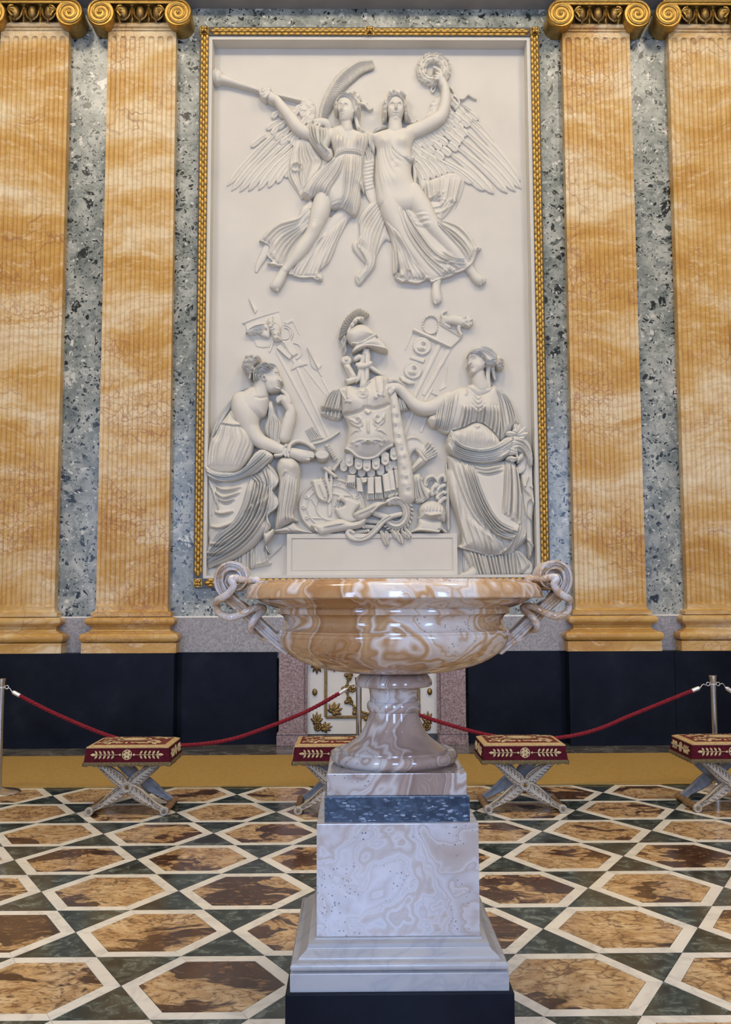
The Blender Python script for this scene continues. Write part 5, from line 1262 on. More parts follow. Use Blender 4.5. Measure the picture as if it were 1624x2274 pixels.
S.bump(*c(7, [(720, 800)])[0], 15, 16, 7); S.bump(*c(7, [(940, 800)])[0], 15, 16, 7); S.blur(2)
S.folds(c(7, [(430, 720), (415, 860), (395, 1000)]), c(7, [(660, 640), (620, 850), (575, 1045)]), 9, 3., ends=(.3, .7), seed=33)
S.folds(c(7, [(690, 800), (680, 900), (650, 1015)]), c(7, [(1090, 800), (1095, 950), (1085, 1105)]), 12, 3.0, ends=(.2, .9), seed=34)
for y in (0, 50, 95, 140): S.ridge(c(7, [(800 - y * .2, 640 + y), (858, 715 + y), (915 + y * .2, 645 + y)]), 2.0, 2.6, .3)
S.ridge(c(7, [(545, 1072), (580, 1040), (720, 1000), (800, 952), (850, 960), (905, 955), (1000, 1020), (1090, 1118)]), 2.0, 3., .05)
S.ridge(c(7, [(735, 575), (745, 640), (720, 690)]), 1.6, 2.4); S.build('blouse', wdm)
S = Sheet(); S.blob(c(7, [(640, 1028), (720, 1000), (820, 952), (900, 955), (1000, 1022), (1092, 1125), (1080, 1210), (900, 1260), (700, 1220), (600, 1140), (575, 1060)]), 12, 22, 32); S.blur(2)
S.folds(c(7, [(680, 1020), (650, 1100), (640, 1180)]), c(7, [(1030, 1060), (1050, 1130), (1040, 1190)]), 13, 1.2, seed=35); S.ridge(c(7, [(820, 1005), (850, 1012), (880, 1005)]), 1.5, 2.4); S.ridge(c(7, [(850, 1010), (840, 1040)]), 1.2, 1.6); S.build('gown', wdm)
S = Sheet(); S.blob(c(7, [(1015, 548), (1080, 580), (1150, 632), (1210, 702), (1262, 820), (1300, 955), (1255, 985), (1205, 1060), (1115, 1135), (1080, 1050), (1085, 850), (1055, 690)]), 10, 17, 16)
S.folds(c(7, [(1030, 570), (1070, 750), (1090, 950), (1100, 1110)]), c(7, [(1110, 610), (1210, 740), (1270, 900), (1250, 970)]), 7, 3.6, ends=(.4, .4), seed=36); S.build('shawl', wdm)
S = Sheet(); S.blob(c(7, [(560, 1062), (595, 1045), (640, 1130), (720, 1192), (880, 1228), (1040, 1192), (1160, 1112), (1260, 1085), (1370, 1140), (1425, 1230), (1440, 1400), (1400, 1420), (1340, 1300), (1250, 1270), (1160, 1330), (1050, 1384), (900, 1400), (750, 1375), (640, 1335), (558, 1272), (528, 1200)]), 20, 13, 11)
S.folds(c(7, [(580, 1062), (625, 1150), (720, 1212), (900, 1242), (1060, 1202), (1220, 1105)]), c(7, [(535, 1215), (600, 1312), (740, 1372), (900, 1395), (1060, 1372), (1170, 1310)]), 7, 5.4, ends=(.5, .5), seed=37)
S.folds(c(7, [(1230, 1110), (1340, 1160), (1410, 1260), (1425, 1400)]), c(7, [(1240, 1240), (1300, 1240), (1360, 1310), (1395, 1410)]), 3, 4., seed=38); S.build('mantle_roll', wdm)
S = Sheet()
S.blob(c(10, [(290, 180), (302, 300), (335, 600), (400, 800), (432, 1000), (462, 1215), (415, 1252), (420, 1282), (500, 1308), (600, 1332), (700, 1362), (800, 1388), (900, 1372), (1060, 1348), (1112, 1302), (1230, 1192), (1242, 1100), (1225, 900), (1190, 600), (1150, 380), (1100, 260), (1000, 230), (800, 260), (600, 250), (420, 200)]), 10, 24, 34)
S.limb(c(10, [(400, 420, 24, 6), (450, 650, 25, 7), (490, 820, 22, 8), (540, 1050, 18, 5)]), 8, .9); S.limb(c(10, [(840, 420, 30, 8), (880, 650, 28, 9), (900, 830, 26, 10), (980, 960, 18, 8)]), 8, .9)
S.blur(3)
S.folds(c(10, [(590, 300), (650, 520), (760, 780), (900, 980), (1110, 1085)]), c(10, [(440, 250), (530, 560), (640, 860), (840, 1130), (1050, 1210)]), 5, 5.2, ends=(.4, .5), seed=39, wmax=11)
S.folds(c(10, [(975, 270), (965, 600), (950, 850)]), c(10, [(1130, 330), (1160, 640), (1150, 1000)]), 5, 5., ends=(.6, .5), seed=40)
S.folds(c(10, [(600, 900), (640, 1100), (700, 1340)]), c(10, [(900, 1180), (960, 1280), (1000, 1350)]), 5, 2., ends=(.1, .4), seed=41)
S.folds(c(10, [(310, 320), (350, 650), (420, 1000), (470, 1290)]), c(10, [(400, 700), (470, 1000), (560, 1320)]), 3, 2.4, ends=(.2, .5), seed=42)
for q in ([(590, 300), (720, 350), (960, 300)], [(620, 360), (760, 390), (950, 350)], [(900, 1070), (1010, 1090), (1110, 1075)], [(850, 1130), (980, 1180), (1090, 1150)]): S.ridge(c(10, q), 3., 4.); S.ridge(c(10, [(x, y + 26) for x, y in q]), 2.6, -3.)
S.folds(c(10, [(330, 260), (420, 560), (560, 880), (760, 1120)]), c(10, [(560, 300), (620, 540), (720, 800), (860, 1000)]), 4, 2.6, ends=(.3, .2), seed=63)
S.folds(c(10, [(500, 900), (560, 1100), (620, 1330)]), c(10, [(760, 1120), (860, 1230), (900, 1360)]), 6, 1.8, ends=(.1, .6), seed=64)
S.folds(c(10, [(1130, 560), (1160, 800), (1140, 1050), (1060, 1330)]), c(10, [(1190, 640), (1220, 900), (1235, 1100), (1180, 1230)]), 4, 3., ends=(.3, .4), seed=65)
S.ridge(c(10, [(900, 1370), (1000, 1290), (1080, 1150), (1140, 980)]), 3, 4.5, .15); S.ridge(c(10, [(420, 1275), (600, 1325), (800, 1380), (900, 1365), (1060, 1340), (1230, 1190)]), 1.8, 2.6, .05)
S.build('mantle', wdm)
S = Sheet(1.0); S.blob(c(10, [(950, 870), (975, 800), (1000, 500), (1030, 500), (1020, 800), (1042, 865)]), 26, 8, 7); S.build('tassel', wdm)
S = Sheet(); S.blob(c(10, [(285, 180), (310, 420), (325, 700), (335, 1030), (285, 1032), (272, 600), (275, 300)]), 3, 8, 8); S.ridge(c(10, [(300, 300), (305, 700), (310, 1020)]), 2, 3.); S.build('mantle_end', wdm)
S = Sheet(); S.blob(c(10, [(480, 1300), (530, 1450), (600, 1570), (640, 1638), (800, 1636), (1000, 1634), (1110, 1632), (1240, 1570), (1312, 1480), (1255, 1400), (1120, 1290), (900, 1360), (700, 1350)]), 4, 15, 12); S.blur(1)
S.folds(c(10, [(560, 1330), (600, 1480), (650, 1630)]), c(10, [(1080, 1330), (1090, 1480), (1110, 1625)]), 13, 4.2, ends=(.5, 1.), seed=43); S.folds(c(10, [(1100, 1330), (1110, 1480), (1120, 1620)]), c(10, [(1120, 1310), (1250, 1420), (1290, 1500)]), 4, 3., ends=(.6, .5), seed=44); S.build('gown_hem', wdm)
S = Sheet(); S.blob(c(10, [(490, 1310), (560, 1320), (600, 1500), (560, 1560), (500, 1570), (485, 1500)]), 2, 5, 6); S.folds(c(10, [(500, 1320), (500, 1550)]), c(10, [(560, 1330), (590, 1500)]), 4, 2., seed=45); S.build('gown_hem', wdm)
S = Sheet(1.0); S.blob(c(10, [(1175, 330), (1230, 180), (1275, 140), (1305, 220), (1312, 500), (1332, 700), (1336, 800), (1316, 960), (1322, 1200), (1332, 1270), (1292, 1405), (1262, 1385), (1240, 1180), (1205, 900), (1170, 520)]), 8, 13, 11)
for q in ([(1180, 400), (1200, 560), (1275, 665), (1232, 760), (1235, 880), (1315, 968)], [(1250, 430), (1210, 560)], [(1275, 540), (1310, 575)], [(1330, 770), (1280, 690)], [(1240, 1180), (1325, 1270)], [(1260, 1230), (1280, 1390)], [(1180, 480), (1220, 900), (1250, 1300)], [(1300, 260), (1305, 520), (1325, 760)]): S.ridge(c(10, q), 2.2, 4., .06)
S.build('mantle_edge', wdm)
bn = Sheet(.85); bn.limb(c(7, [(1285, 1380, 2), (1262, 1280, 2.2), (1265, 1180, 2), (1270, 1080, 1.6), (1262, 1010, 1.2)]), 30, 1.); bn = bn.build('olive_branch', rel)
for (x, y, x2, y2) in ((1262, 1070, 1215, 1050), (1262, 1070, 1300, 985), (1268, 1100, 1385, 1080), (1270, 1090, 1365, 1015), (1265, 1060, 1245, 975), (1262, 1090, 1145, 1080), (1266, 1180, 1130, 1180), (1266, 1190, 1180, 1215), (1262, 1270, 1140, 1240), (1262, 1290, 1150, 1280), (1270, 1350, 1150, 1345), (1270, 1340, 1200, 1375), (1268, 1130, 1350, 1125), (1275, 1370, 1330, 1290)):
    cw(7, (x2, y2), (x, y), 6., 30., 3.5, 1., bn, name='leaf', fan=.35, rnd=.75)
# ---------------------------------------------------------------- standards and weapons in low relief behind the trophy
def poly_part(name, k, pts, base, amp, R, parent=rel, step=1., sharp=True, lines=()):
    f_ = .6 if parent is not rel else 1.
    s = Sheet(step); s.blob(c(k, pts), base * f_, amp * f_, R, sharp=sharp)
    for l, w, a in lines: s.ridge(c(k, l), w, a, .02, n=3, ends=(1, 1))
    return s.build(name, parent)
def bar(name, k, a, b, r, base, parent=rel, r2=None):
    s = Sheet(1.0); p, q = c(k, [a])[0], c(k, [b])[0]; s.limb([(*p, r), (*q, r2 or r)], base, .8 if parent is rel else .45); return s.build(name, parent)
sl = wsh('standard', 'sheaf of standards and spears behind the seated woman')
bar('shaft', 5, (890, 600), (1410, 1570), 4.5, 0, sl); bar('shaft', 5, (1075, 690), (1470, 1550), 4.2, 0, sl); bar('shaft', 5, (1130, 690), (1450, 1100), 2.4, 0, sl); bar('shaft', 5, (1400, 900), (1480, 1060), 3., 0, sl)
poly_part('spear_head', 5, [(560, -20), (600, 110), (640, 165), (670, 120), (610, 40)], 0, 4, 5, sl, lines=[([(570, 0), (640, 160)], 1., 2.)])
poly_part('spear_head', 5, [(1222, 540), (1270, 760), (1300, 795), (1345, 812), (1385, 880), (1400, 870), (1370, 800), (1395, 752), (1320, 680)], 0, 4.5, 5, sl, lines=[([(1225, 550), (1350, 790)], 1.2, 2.5)])
poly_part('banner', 5, [(490, 275), (520, 290), (530, 340), (620, 470), (650, 540), (720, 555), (800, 545), (950, 300), (905, 140), (700, 190), (560, 230)], 0, 3, 5, sl, lines=[([(490, 280), (700, 200), (905, 140)], 1.4, 2.)])
poly_part('banner', 5, [(955, 260), (1065, 212), (1150, 415), (1130, 400), (1060, 260), (1000, 290)], 0, 3, 4, sl)
poly_part('box_mount', 5, [(880, 555), (935, 502), (1065, 640), (1030, 692)], 6, 3, 4, sl, lines=[([(885, 560), (1028, 685)], 1.2, 2.), ([(935, 506), (1060, 642)], 1.2, 2.)])
poly_part('plate', 5, [(950, 490), (1030, 455), (1120, 620), (1060, 660)], 3, 3, 4, sl); poly_part('plate', 5, [(1040, 812), (1060, 750), (1130, 690), (1235, 740), (1180, 760), (1130, 770)], 2, 3.5, 4, sl)
s = Sheet(.9); a_, b_ = c(5, [(975, 390)])[0]
for r_ in (17, 12): s.limb([(a_ + r_ * math.cos(t), b_ + r_ * 1.1 * math.sin(t), 1.8) for t in np.linspace(-1.6, 1.9, 14)], 1, .8, n=1)
a_, b_ = c(5, [(1080, 590)])[0]; s.limb([(a_ + 17 * math.cos(t), b_ + 18 * math.sin(t), 1.6) for t in np.linspace(-1.6, 1.3, 14)], 1, .8, n=1); s.build('ring_mount', sl)
s = Sheet(.85); s.blob(c(5, [(770, 270), (800, 215), (840, 200), (850, 250), (900, 290), (930, 350), (920, 430), (940, 475), (890, 490), (850, 480), (820, 400), (780, 340)]), 3, 11, 9)
for k in range(26): q = c(5, [(800 + 120 * random.random(), 260 + 200 * random.random())])[0]; s.bump(q[0], q[1], 1.6, 1.5, 2.4)
s.bump(*c(5, [(830, 225)])[0], 3, 4, -3); s.build('lion_mask', sl)
s = Sheet(.85); s.blob(c(5, [(530, 390), (600, 320), (680, 290), (800, 315), (800, 440), (770, 450), (710, 430), (680, 405), (600, 420), (550, 405)]), 4, 7, 6)
s.folds(c(5, [(540, 385), (620, 330), (740, 290)]), c(5, [(560, 405), (640, 400), (720, 400)]), 6, 2.6, ends=(1, .6)); s.bump(*c(5, [(760, 360)])[0], 3., 3., -5); s.build('eagle_wing', sl)
bar('shaft', 5, (840, 480), (800, 590), 2.6, 1, sl)
sr_ = wsh('standard', 'standard with round medallions and a lion behind the cuirass')
bar('shaft', 6, (1285, 470), (1040, 900), 5.5, 0, sr_); bar('shaft', 6, (1190, 430), (930, 960), 5.5, 0, sr_); bar('shaft', 6, (1110, 860), (1050, 960), 4, 0, sr_); bar('shaft', 6, (1100, 1040), (1010, 1260), 4., 0, sr_); bar('shaft', 6, (960, 1010), (850, 1290), 5, 0, sr_)
poly_part('cross_beam', 6, [(935, 280), (1150, 365), (1180, 232), (1405, 358), (1400, 372), (1290, 478), (1170, 425), (1140, 410), (925, 312)], 5, 4, 4, sr_, lines=[([(935, 300), (1140, 395), (1285, 462)], 1.4, 2.), ([(1185, 245), (1390, 368)], 1.6, 2.6)])
bar('cord', 6, (930, 310), (860, 480), 1.6, 1, sr_)
for q in ((1020, 452), (933, 682)):
    s = Sheet(.85); a_, b_ = c(6, [q])[0]; s.ell(a_, b_, 20.5, 20, 2, 3, 3); s.limb([(a_ + 17.5 * math.cos(t), b_ + 17 * math.sin(t), 2.3) for t in np.linspace(0, 2 * PI, 25)], 4, .8, n=1)
    s.ell(a_ + 2, b_ - 6, 5, 6, 4, 5); s.ell(a_ - 1, b_ + 6, 10, 7, 4, 4)
    for e in (-1, 0, 1): s.ridge([(a_ - 6 + 5 * e, b_ + 2), (a_ + 5 * e, b_ + 11)], 1.2, 2.)
    curls(s, [(a_ + 1, b_ - 9), (a_ + 5, b_ - 6)], 2.4, 2.); s.build('medallion', sr_)
poly_part('tablet', 6, [(920, 540), (1052, 572), (1036, 614), (898, 566)], 2, 4, 3, sr_)
s = Sheet(.85); a_, b_ = c(6, [(1103, 247)])[0]; s.limb([(a_ + 18 * math.cos(t), b_ + 20 * math.sin(t), 2.2) for t in np.linspace(0, 2 * PI, 27)], 2, .9, n=1)
for k in range(20): t = 2 * PI * k / 20; s.bump(a_ + 18.5 * math.cos(t), b_ + 20.5 * math.sin(t), 1.7, 1.7, 2.2)
s.build('small_wreath', sr_)
s = Sheet(.85); s.limb(c(6, [(1240, 210, 8), (1320, 210, 10), (1390, 225, 11), (1440, 225, 12)]), 6, .9); s.ell(*c(6, [(1450, 230)])[0], 13, 14, 6, 13); s.limb(c(6, [(1240, 200, 8), (1225, 240, 5.5), (1265, 270, 3)]), 6); s.limb(c(6, [(1375, 240, 6), (1370, 300, 4), (1392, 345, 3)]), 6); s.limb(c(6, [(1225, 200, 3), (1205, 150, 2.4), (1250, 120, 2.4)]), 5); s.limb(c(6, [(1250, 250, 4), (1280, 268, 3)]), 4)
for k in range(30): q = c(6, [(1405 + 90 * random.random(), 165 + 125 * random.random())])[0]; s.bump(q[0], q[1], 1.9, 1.8, 2.6)
s.build('lion', sr_)
poly_part('ribbon', 6, [(1285, 480), (1230, 620), (1170, 690), (1150, 660), (1200, 600), (1260, 490)], 1, 4, 4, sr_); poly_part('plate', 6, [(1085, 880), (1210, 925), (1200, 935), (1120, 905)], 2, 5, 3, sr_); poly_part('pennant', 6, [(1180, 880), (1215, 790), (1250, 830), (1240, 640), (1260, 640), (1252, 845)], 0, 3, 3, sr_)
s = Sheet(.85); s.limb(c(6, [(820, 755, 4), (870, 785, 5), (935, 805, 3.5)]), 4); s.limb(c(6, [(830, 780, 3), (900, 810, 3)]), 6); s.build('acanthus_tip', sr_)
def tongue_rim(s, u, v, r):
    s.ridge([(u - r, v - 16), (u - r, v), (u - r * .7, v + r * .7), (u, v + r), (u + r * .7, v + r * .7), (u + r, v), (u + r, v - 16)], 1., 1.4, .02, n=3, ends=(1, 1))
# ---------------------------------------------------------------- cuirass on its post
poly_part('post', 6, [(440, 560), (458, 492), (512, 490), (528, 560), (520, 640), (512, 780), (470, 860), (425, 870), (418, 700)], 16, 8, 9, rel, lines=[([(470, 560), (470, 800)], 1.6, -2.2)])
S = Sheet()
S.blob(c(6, [(212, 885), (260, 860), (320, 848), (430, 866), (520, 790), (600, 747), (690, 772), (705, 880), (718, 960), (738, 1100), (748, 1250), (765, 1400)]) + c(9, [(942, 130), (920, 165), (850, 200), (760, 285), (640, 312), (520, 285), (440, 215), (405, 190), (425, 120)]) + c(6, [(302, 1330), (312, 1240), (282, 1150), (252, 1100), (248, 1000), (235, 930)]), 14, 28, 44)
S.bump(*c(6, [(350, 1010)])[0], 22, 17, 6); S.bump(*c(6, [(600, 970)])[0], 22, 17, 6); S.bump(*c(6, [(520, 1330)])[0], 28, 20, 5); S.blur(2)
S.ridge(c(6, [(258, 1120), (350, 1125), (440, 1100), (480, 1070), (560, 1085), (650, 1060), (715, 1020)]), 3.2, -5., .06)
S.ridge(c(6, [(470, 900), (480, 1000), (478, 1070)]), 3., -2.2)
S.ridge(c(6, [(320, 850), (430, 872), (520, 800)]), 2.2, 3.4, .05); S.ridge(c(6, [(330, 862), (440, 884), (530, 812)]), 1.8, -2.4, .05)
for q in ([(225, 880), (290, 1000)], [(300, 860), (310, 990)], [(575, 760), (590, 935)], [(640, 760), (640, 935)]): S.ridge(c(6, q), 1.8, 2.2, .05)
S.ell(*c(6, [(452, 938)])[0], 9, 11, 38, 6); face(S, *c(6, [(452, 940)])[0], 7, 9, 0, 0, 1.6)
for k in range(18):
    t = 2 * PI * k / 18; q = c(6, [(452 + 52 * math.cos(t), 932 + 52 * math.sin(t))])[0]; S.bump(q[0], q[1], 2, 2, 3)
curls(S, c(6, [(290, 1010), (325, 1020), (600, 960), (570, 985), (640, 960)]), 3.4, 3.)
# griffins and scrolls on the belly
for q, w, a in (([(300, 1160), (350, 1190), (400, 1220), (430, 1180), (400, 1150)], 2.4, 3.2), ([(320, 1190), (380, 1240), (430, 1260)], 2.2, 2.6), ([(660, 1120), (640, 1180), (590, 1220), (560, 1180), (580, 1140)], 2.4, 3.2), ([(640, 1150), (650, 1200), (600, 1250)], 2.2, 2.6),
               ([(430, 1180), (450, 1230), (420, 1260), (440, 1300)], 2.4, 2.6), ([(570, 1180), (560, 1230), (590, 1260), (570, 1300)], 2.4, 2.6), ([(500, 1180), (500, 1260), (505, 1330)], 3., 3.), ([(470, 1100), (500, 1130), (530, 1100)], 2.2, 2.6),
               ([(330, 1330), (380, 1290), (420, 1300)], 2, 2.2), ([(680, 1330), (620, 1290), (590, 1300)], 2, 2.2), ([(360, 1400), (420, 1380), (480, 1380)], 1.8, 2.), ([(640, 1390), (580, 1380), (530, 1385)], 1.8, 2.)): S.ridge(c(6, q), w, a)
S.ell(*c(6, [(500, 1235)])[0], 5, 7, 42, 5); curls(S, c(6, [(350, 1395), (390, 1420), (620, 1420), (660, 1380), (450, 1400), (560, 1400), (400, 1170), (590, 1150)]), 3.6, 2.8)
for a in np.linspace(-2.6, -.55, 7): S.ridge(c(9, [(655, 110), (655 + 60 * math.cos(a), 110 - 50 * math.sin(a))]), 1.7, 2.4)
S.ridge(c(9, [(405, 185), (470, 215), (540, 275), (640, 300), (750, 275), (840, 195), (930, 150)]), 2.8, 4., .03); S.ridge(c(9, [(405, 205), (465, 235), (535, 292), (640, 318), (755, 292), (850, 212), (935, 168)]), 1.8, -3., .03)
cui = S.build('cuirass', rel); cui['label'] = 'muscled cuirass set up on a post as a trophy'
for cx_, cy_, b in [(400, 375, 10), (495, 405, 12), (590, 435, 13), (690, 442, 13), (788, 420, 13), (880, 380, 12), (955, 350, 11)]:
    s = Sheet(.9); u, v = c(9, [(cx_, cy_)])[0]; s.limb([(u, v - 9, 8.6), (u, v, 8.6)], b, .12); tongue_rim(s, u, v, 7.2); s.bump(u, v - 3, 2., 2.4, 1.6); s.build('tongue', cui)
for cx_, cy_, b in [(460, 330, 20), (558, 365, 22), (645, 385, 23), (740, 365, 23), (838, 315, 22), (932, 262, 20)]:
    s = Sheet(.9); u, v = c(9, [(cx_, cy_)])[0]; s.limb([(u, v - 12, 8.8), (u, v, 8.8)], b, .14); tongue_rim(s, u, v, 7.4)
    s.ell(u, v - 4, 4, 5, b + 1.5, 2.6); s.bump(u - 1.6, v - 5, 1, 1, -1.2); s.bump(u + 1.6, v - 5, 1, 1, -1.2); s.bump(u, v - 1, 1.4, .7, -1.2); s.build('tongue', cui)
for (x0, y0, x1, y1, x2, y2, x3, y3, b) in [(440, 455, 525, 455, 520, 600, 420, 570, 14), (525, 480, 600, 480, 610, 690, 545, 680, 9), (570, 480, 655, 480, 640, 540, 600, 560, 13), (650, 480, 722, 480, 718, 718, 650, 718, 14), (725, 475, 795, 470, 815, 712, 735, 712, 14), (805, 455, 875, 430, 915, 690, 835, 700, 14), (865, 420, 925, 400, 965, 690, 905, 690, 12), (930, 395, 975, 390, 1030, 655, 965, 665, 11)]:
    s = Sheet(.9); s.blob(c(9, [(x0, y0), (x1, y1), (x2, y2), (x3, y3)]), b, 5, 4, sharp=True)
    for t in (.2, .4, .6, .8):
        s.ridge(c(9, [(x3 + (x2 - x3) * t, y3 + (y2 - y3) * t), (x3 + (x2 - x3) * t - (x3 - x0) * .22, y3 - (y3 - y0) * .25)]), 1.1, -5., .02, ends=(1, .3))
    s.ridge(c(9, [(x0 + (x3 - x0) * .72, y0 + (y3 - y0) * .72), (x1 + (x2 - x1) * .72, y1 + (y2 - y1) * .72)]), 1.2, 1.6, .02, ends=(1, 1)); s.build('strap', cui)
S = Sheet(1.0); S.blob(c(6, [(205, 862), (120, 920), (52, 1030), (80, 1075), (160, 1085), (245, 1088), (262, 1000), (252, 900)]), 10, 14, 12)
S.folds(c(6, [(190, 880), (110, 950), (65, 1050)]), c(6, [(240, 890), (250, 980), (235, 1080)]), 6, 4., ends=(.5, 1.), seed=50)
for k in range(9): q = c(6, [(75 + 20 * k, 1048 + 4 * k)])[0]; S.bump(q[0], q[1], 2, 2.4, 3)
S.build('sleeve_straps', cui)
S = Sheet(1.0); S.blob(c(6, [(72, 1082), (66, 1112), (130, 1148), (220, 1168), (246, 1142), (246, 1088)]), 8, 8, 7); S.folds(c(6, [(80, 1085), (75, 1110)]), c(6, [(240, 1090), (235, 1155)]), 5, 2.4, seed=51, ends=(1, 1)); S.build('sleeve_cuff', cui)
S = Sheet(1.0); S.blob(c(6, [(690, 772), (760, 770), (820, 810), (860, 860), (800, 840), (770, 830), (700, 830)]), 18, 8, 8); S.folds(c(6, [(700, 790), (780, 790), (840, 840)]), c(6, [(700, 820), (760, 815), (800, 840)]), 3, 2.5, seed=52); S.build('sleeve_straps', cui)
S = Sheet(1.0); S.blob(c(6, [(775, 940), (830, 960), (860, 1000), (885, 1065), (850, 1080), (800, 1095), (785, 1020)]), 6, 9, 8); S.folds(c(6, [(785, 960), (795, 1080)]), c(6, [(840, 980), (875, 1065)]), 4, 3., seed=53, ends=(.6, 1)); S.build('sleeve_straps', cui)
# sword hilt and knotted scarf at the neck
S = Sheet(.9); S.ell(*c(6, [(298, 608)])[0], 12.5, 11, 14, 8, 5); S.ell(*c(6, [(298, 604)])[0], 4, 4, 22, 4); S.blob(c(6, [(268, 650), (325, 630), (400, 760), (330, 790)]), 14, 8, 6, sharp=True); S.ridge(c(6, [(300, 660), (350, 760)]), 2, 2.5); S.blob(c(6, [(278, 790), (395, 760), (412, 800), (310, 840)]), 18, 9, 6, sharp=True); S.build('sword_hilt', rel)
S = Sheet(.9); S.limb(c(6, [(385, 600, 5), (420, 580, 6), (450, 600, 5), (440, 640, 5), (400, 650, 4)]), 22); S.limb(c(6, [(420, 670, 5.5), (470, 665, 5.5), (525, 640, 5)]), 24); S.limb(c(6, [(515, 660, 4), (570, 700, 4), (640, 745, 3)]), 20); S.limb(c(6, [(430, 680, 4), (420, 760, 5), (390, 800, 4)]), 20); S.build('scarf', rel)
# ---------------------------------------------------------------- crested helmet
S = Sheet(.9)
S.blob(c(6, [(300, 400), (302, 350), (345, 305), (420, 270), (495, 285), (560, 340), (592, 378), (500, 430), (380, 475), (335, 455)]), 16, 22, 22)
S.blob(c(6, [(352, 540), (385, 468), (480, 430), (590, 378), (630, 420), (692, 522), (640, 528), (510, 486), (430, 512)]), 20, 15, 14); S.blur(1)
S.ridge(c(6, [(335, 460), (420, 460), (520, 410), (590, 375)]), 1.8, 4., .05); S.bump(*c(6, [(588, 404)])[0], 3, 2.4, -8); S.ridge(c(6, [(355, 540), (490, 480), (690, 520)]), 1.6, 3., .04); S.ridge(c(6, [(590, 385), (680, 500)]), 1.8, 2.4)
hel = S.build('helmet', rel); hel['label'] = 'crested helmet on top of the trophy'
S = Sheet(.85); S.blob(c(6, [(222, 388), (235, 310), (265, 240), (320, 165), (400, 112), (460, 110), (518, 160), (480, 175), (445, 205), (400, 212), (350, 262), (318, 320), (290, 350)]), 9, 6, 7)
oa = cr(c(6, [(225, 385), (240, 300), (290, 200), (360, 135), (430, 108), (515, 158)]), 10); ia = cr(c(6, [(300, 345), (325, 300), (355, 258), (400, 212), (430, 205), (450, 200)]), 10)
crs = S.build('crest', hel)
for i in range(0, len(oa) - 1):
    for kk in ((0,) if i % 3 else ()):
        p_, q_ = ia[i] + (ia[min(i + 1, len(ia) - 1)] - ia[i]) * kk, oa[i] + (oa[i + 1] - oa[i]) * kk
        feather_mesh(tuple(q_), tuple(p_), 1.9, 14., 6., .8, crs, 'bristle', .7, .3)
S = Sheet(.9); S.limb(c(6, [(318, 345, 4), (345, 290, 4), (395, 225, 5), (440, 225, 6)]), 22)
curls(S, c(6, [(380, 250), (410, 235), (440, 225), (350, 290)]), 3.4, 3.); S.build('crest_holder', hel)
S = Sheet(.9); S.blob(c(6, [(290, 345), (310, 400), (295, 450), (300, 530), (270, 550), (250, 470), (245, 410), (265, 360)]), 8, 9, 7); S.folds(c(6, [(275, 360), (250, 420), (262, 540)]), c(6, [(300, 370), (295, 450), (295, 530)]), 4, 3., seed=54, wav=1.); S.build('crest_tail', hel)
# ---------------------------------------------------------------- club, quiver, shields and small things round the foot
S = Sheet(1.0); S.limb(c(6, [(735, 925, 8, 22), (750, 1000, 9, 22), (765, 1120, 10.5, 22), (785, 1250, 12, 21), (805, 1380, 13.5, 20)]) + c(9, [(1035, 300, 15, 18), (1050, 420, 16.5, 17), (1060, 560, 18, 16), (1068, 690, 18, 12)]), 18, .9); S.blur(1)
for k, q in ((6, (748, 1045)), (6, (757, 1225)), (6, (795, 1325)), (9, (1012, 185)), (9, (1030, 385)), (9, (1080, 605)), (9, (1060, 480)), (9, (1040, 260)), (6, (775, 1130))):
    u, v = c(k, [q])[0]; S.ridge([(u + 2.2 * math.cos(t), v + 2.6 * math.sin(t)) for t in np.linspace(0, 2 * PI, 10)], 1., 1.3, .01, n=2, ends=(1, 1)); S.bump(u, v, 1.4, 1.6, -1.6); S.bump(u - 4, v + 16, 7, 6, 2.); S.bump(u + 6, v + 30, 6, 8, -2.)
clb = S.build('club', rel); clb['label'] = 'knotty club under the standing woman\'s hand'
S = Sheet(1.0); S.blob(c(9, [(1045, 80), (1100, 30), (1180, 40), (1260, 110), (1290, 200), (1250, 240), (1160, 190), (1110, 260), (1090, 400), (1060, 300)]), 4, 8, 9); S.ridge(c(9, [(1060, 100), (1110, 60), (1190, 70), (1250, 130)]), 1.8, 2.6); S.build('quiver_flap', rel)
S = Sheet(.9); S.blob(c(9, [(1105, 380), (1215, 235), (1275, 325), (1125, 438)]), 10, 11, 9, sharp=True); S.blob(c(9, [(1170, 178), (1215, 200), (1290, 305), (1270, 332), (1235, 310), (1160, 200)]), 14, 10, 5, sharp=True); S.ridge(c(9, [(1120, 410), (1240, 290)]), 1.6, 2.4); S.build('quiver', rel)
for (a, b) in (((1240, 220), (1320, 110)), ((1250, 235), (1345, 150)), ((1262, 250), (1370, 180)), ((1270, 268), (1385, 205)), ((1280, 285), (1375, 240)), ((1230, 205), (1290, 100))):
    s = Sheet(.85); p, q = c(9, [a])[0], c(9, [b])[0]; s.limb([(*p, 1.6), (*(np.array(p) * .5 + np.array(q) * .5), 2.6), (*q, 2.)], 10, 1.1)
    for t in (.35, .5, .65, .8): m_ = np.array(p) * (1 - t) + np.array(q) * t; s.ridge([(m_[0] - 2.5, m_[1] - 2), (m_[0] + 2.5, m_[1] + 1)], .8, -2.)
    s.build('arrow', rel)
S = Sheet(.9); S.blob(c(9, [(1120, 460), (1200, 430), (1230, 480), (1260, 560), (1330, 620), (1300, 700), (1230, 750), (1170, 750), (1120, 690), (1140, 600)]), 5, 11, 10)
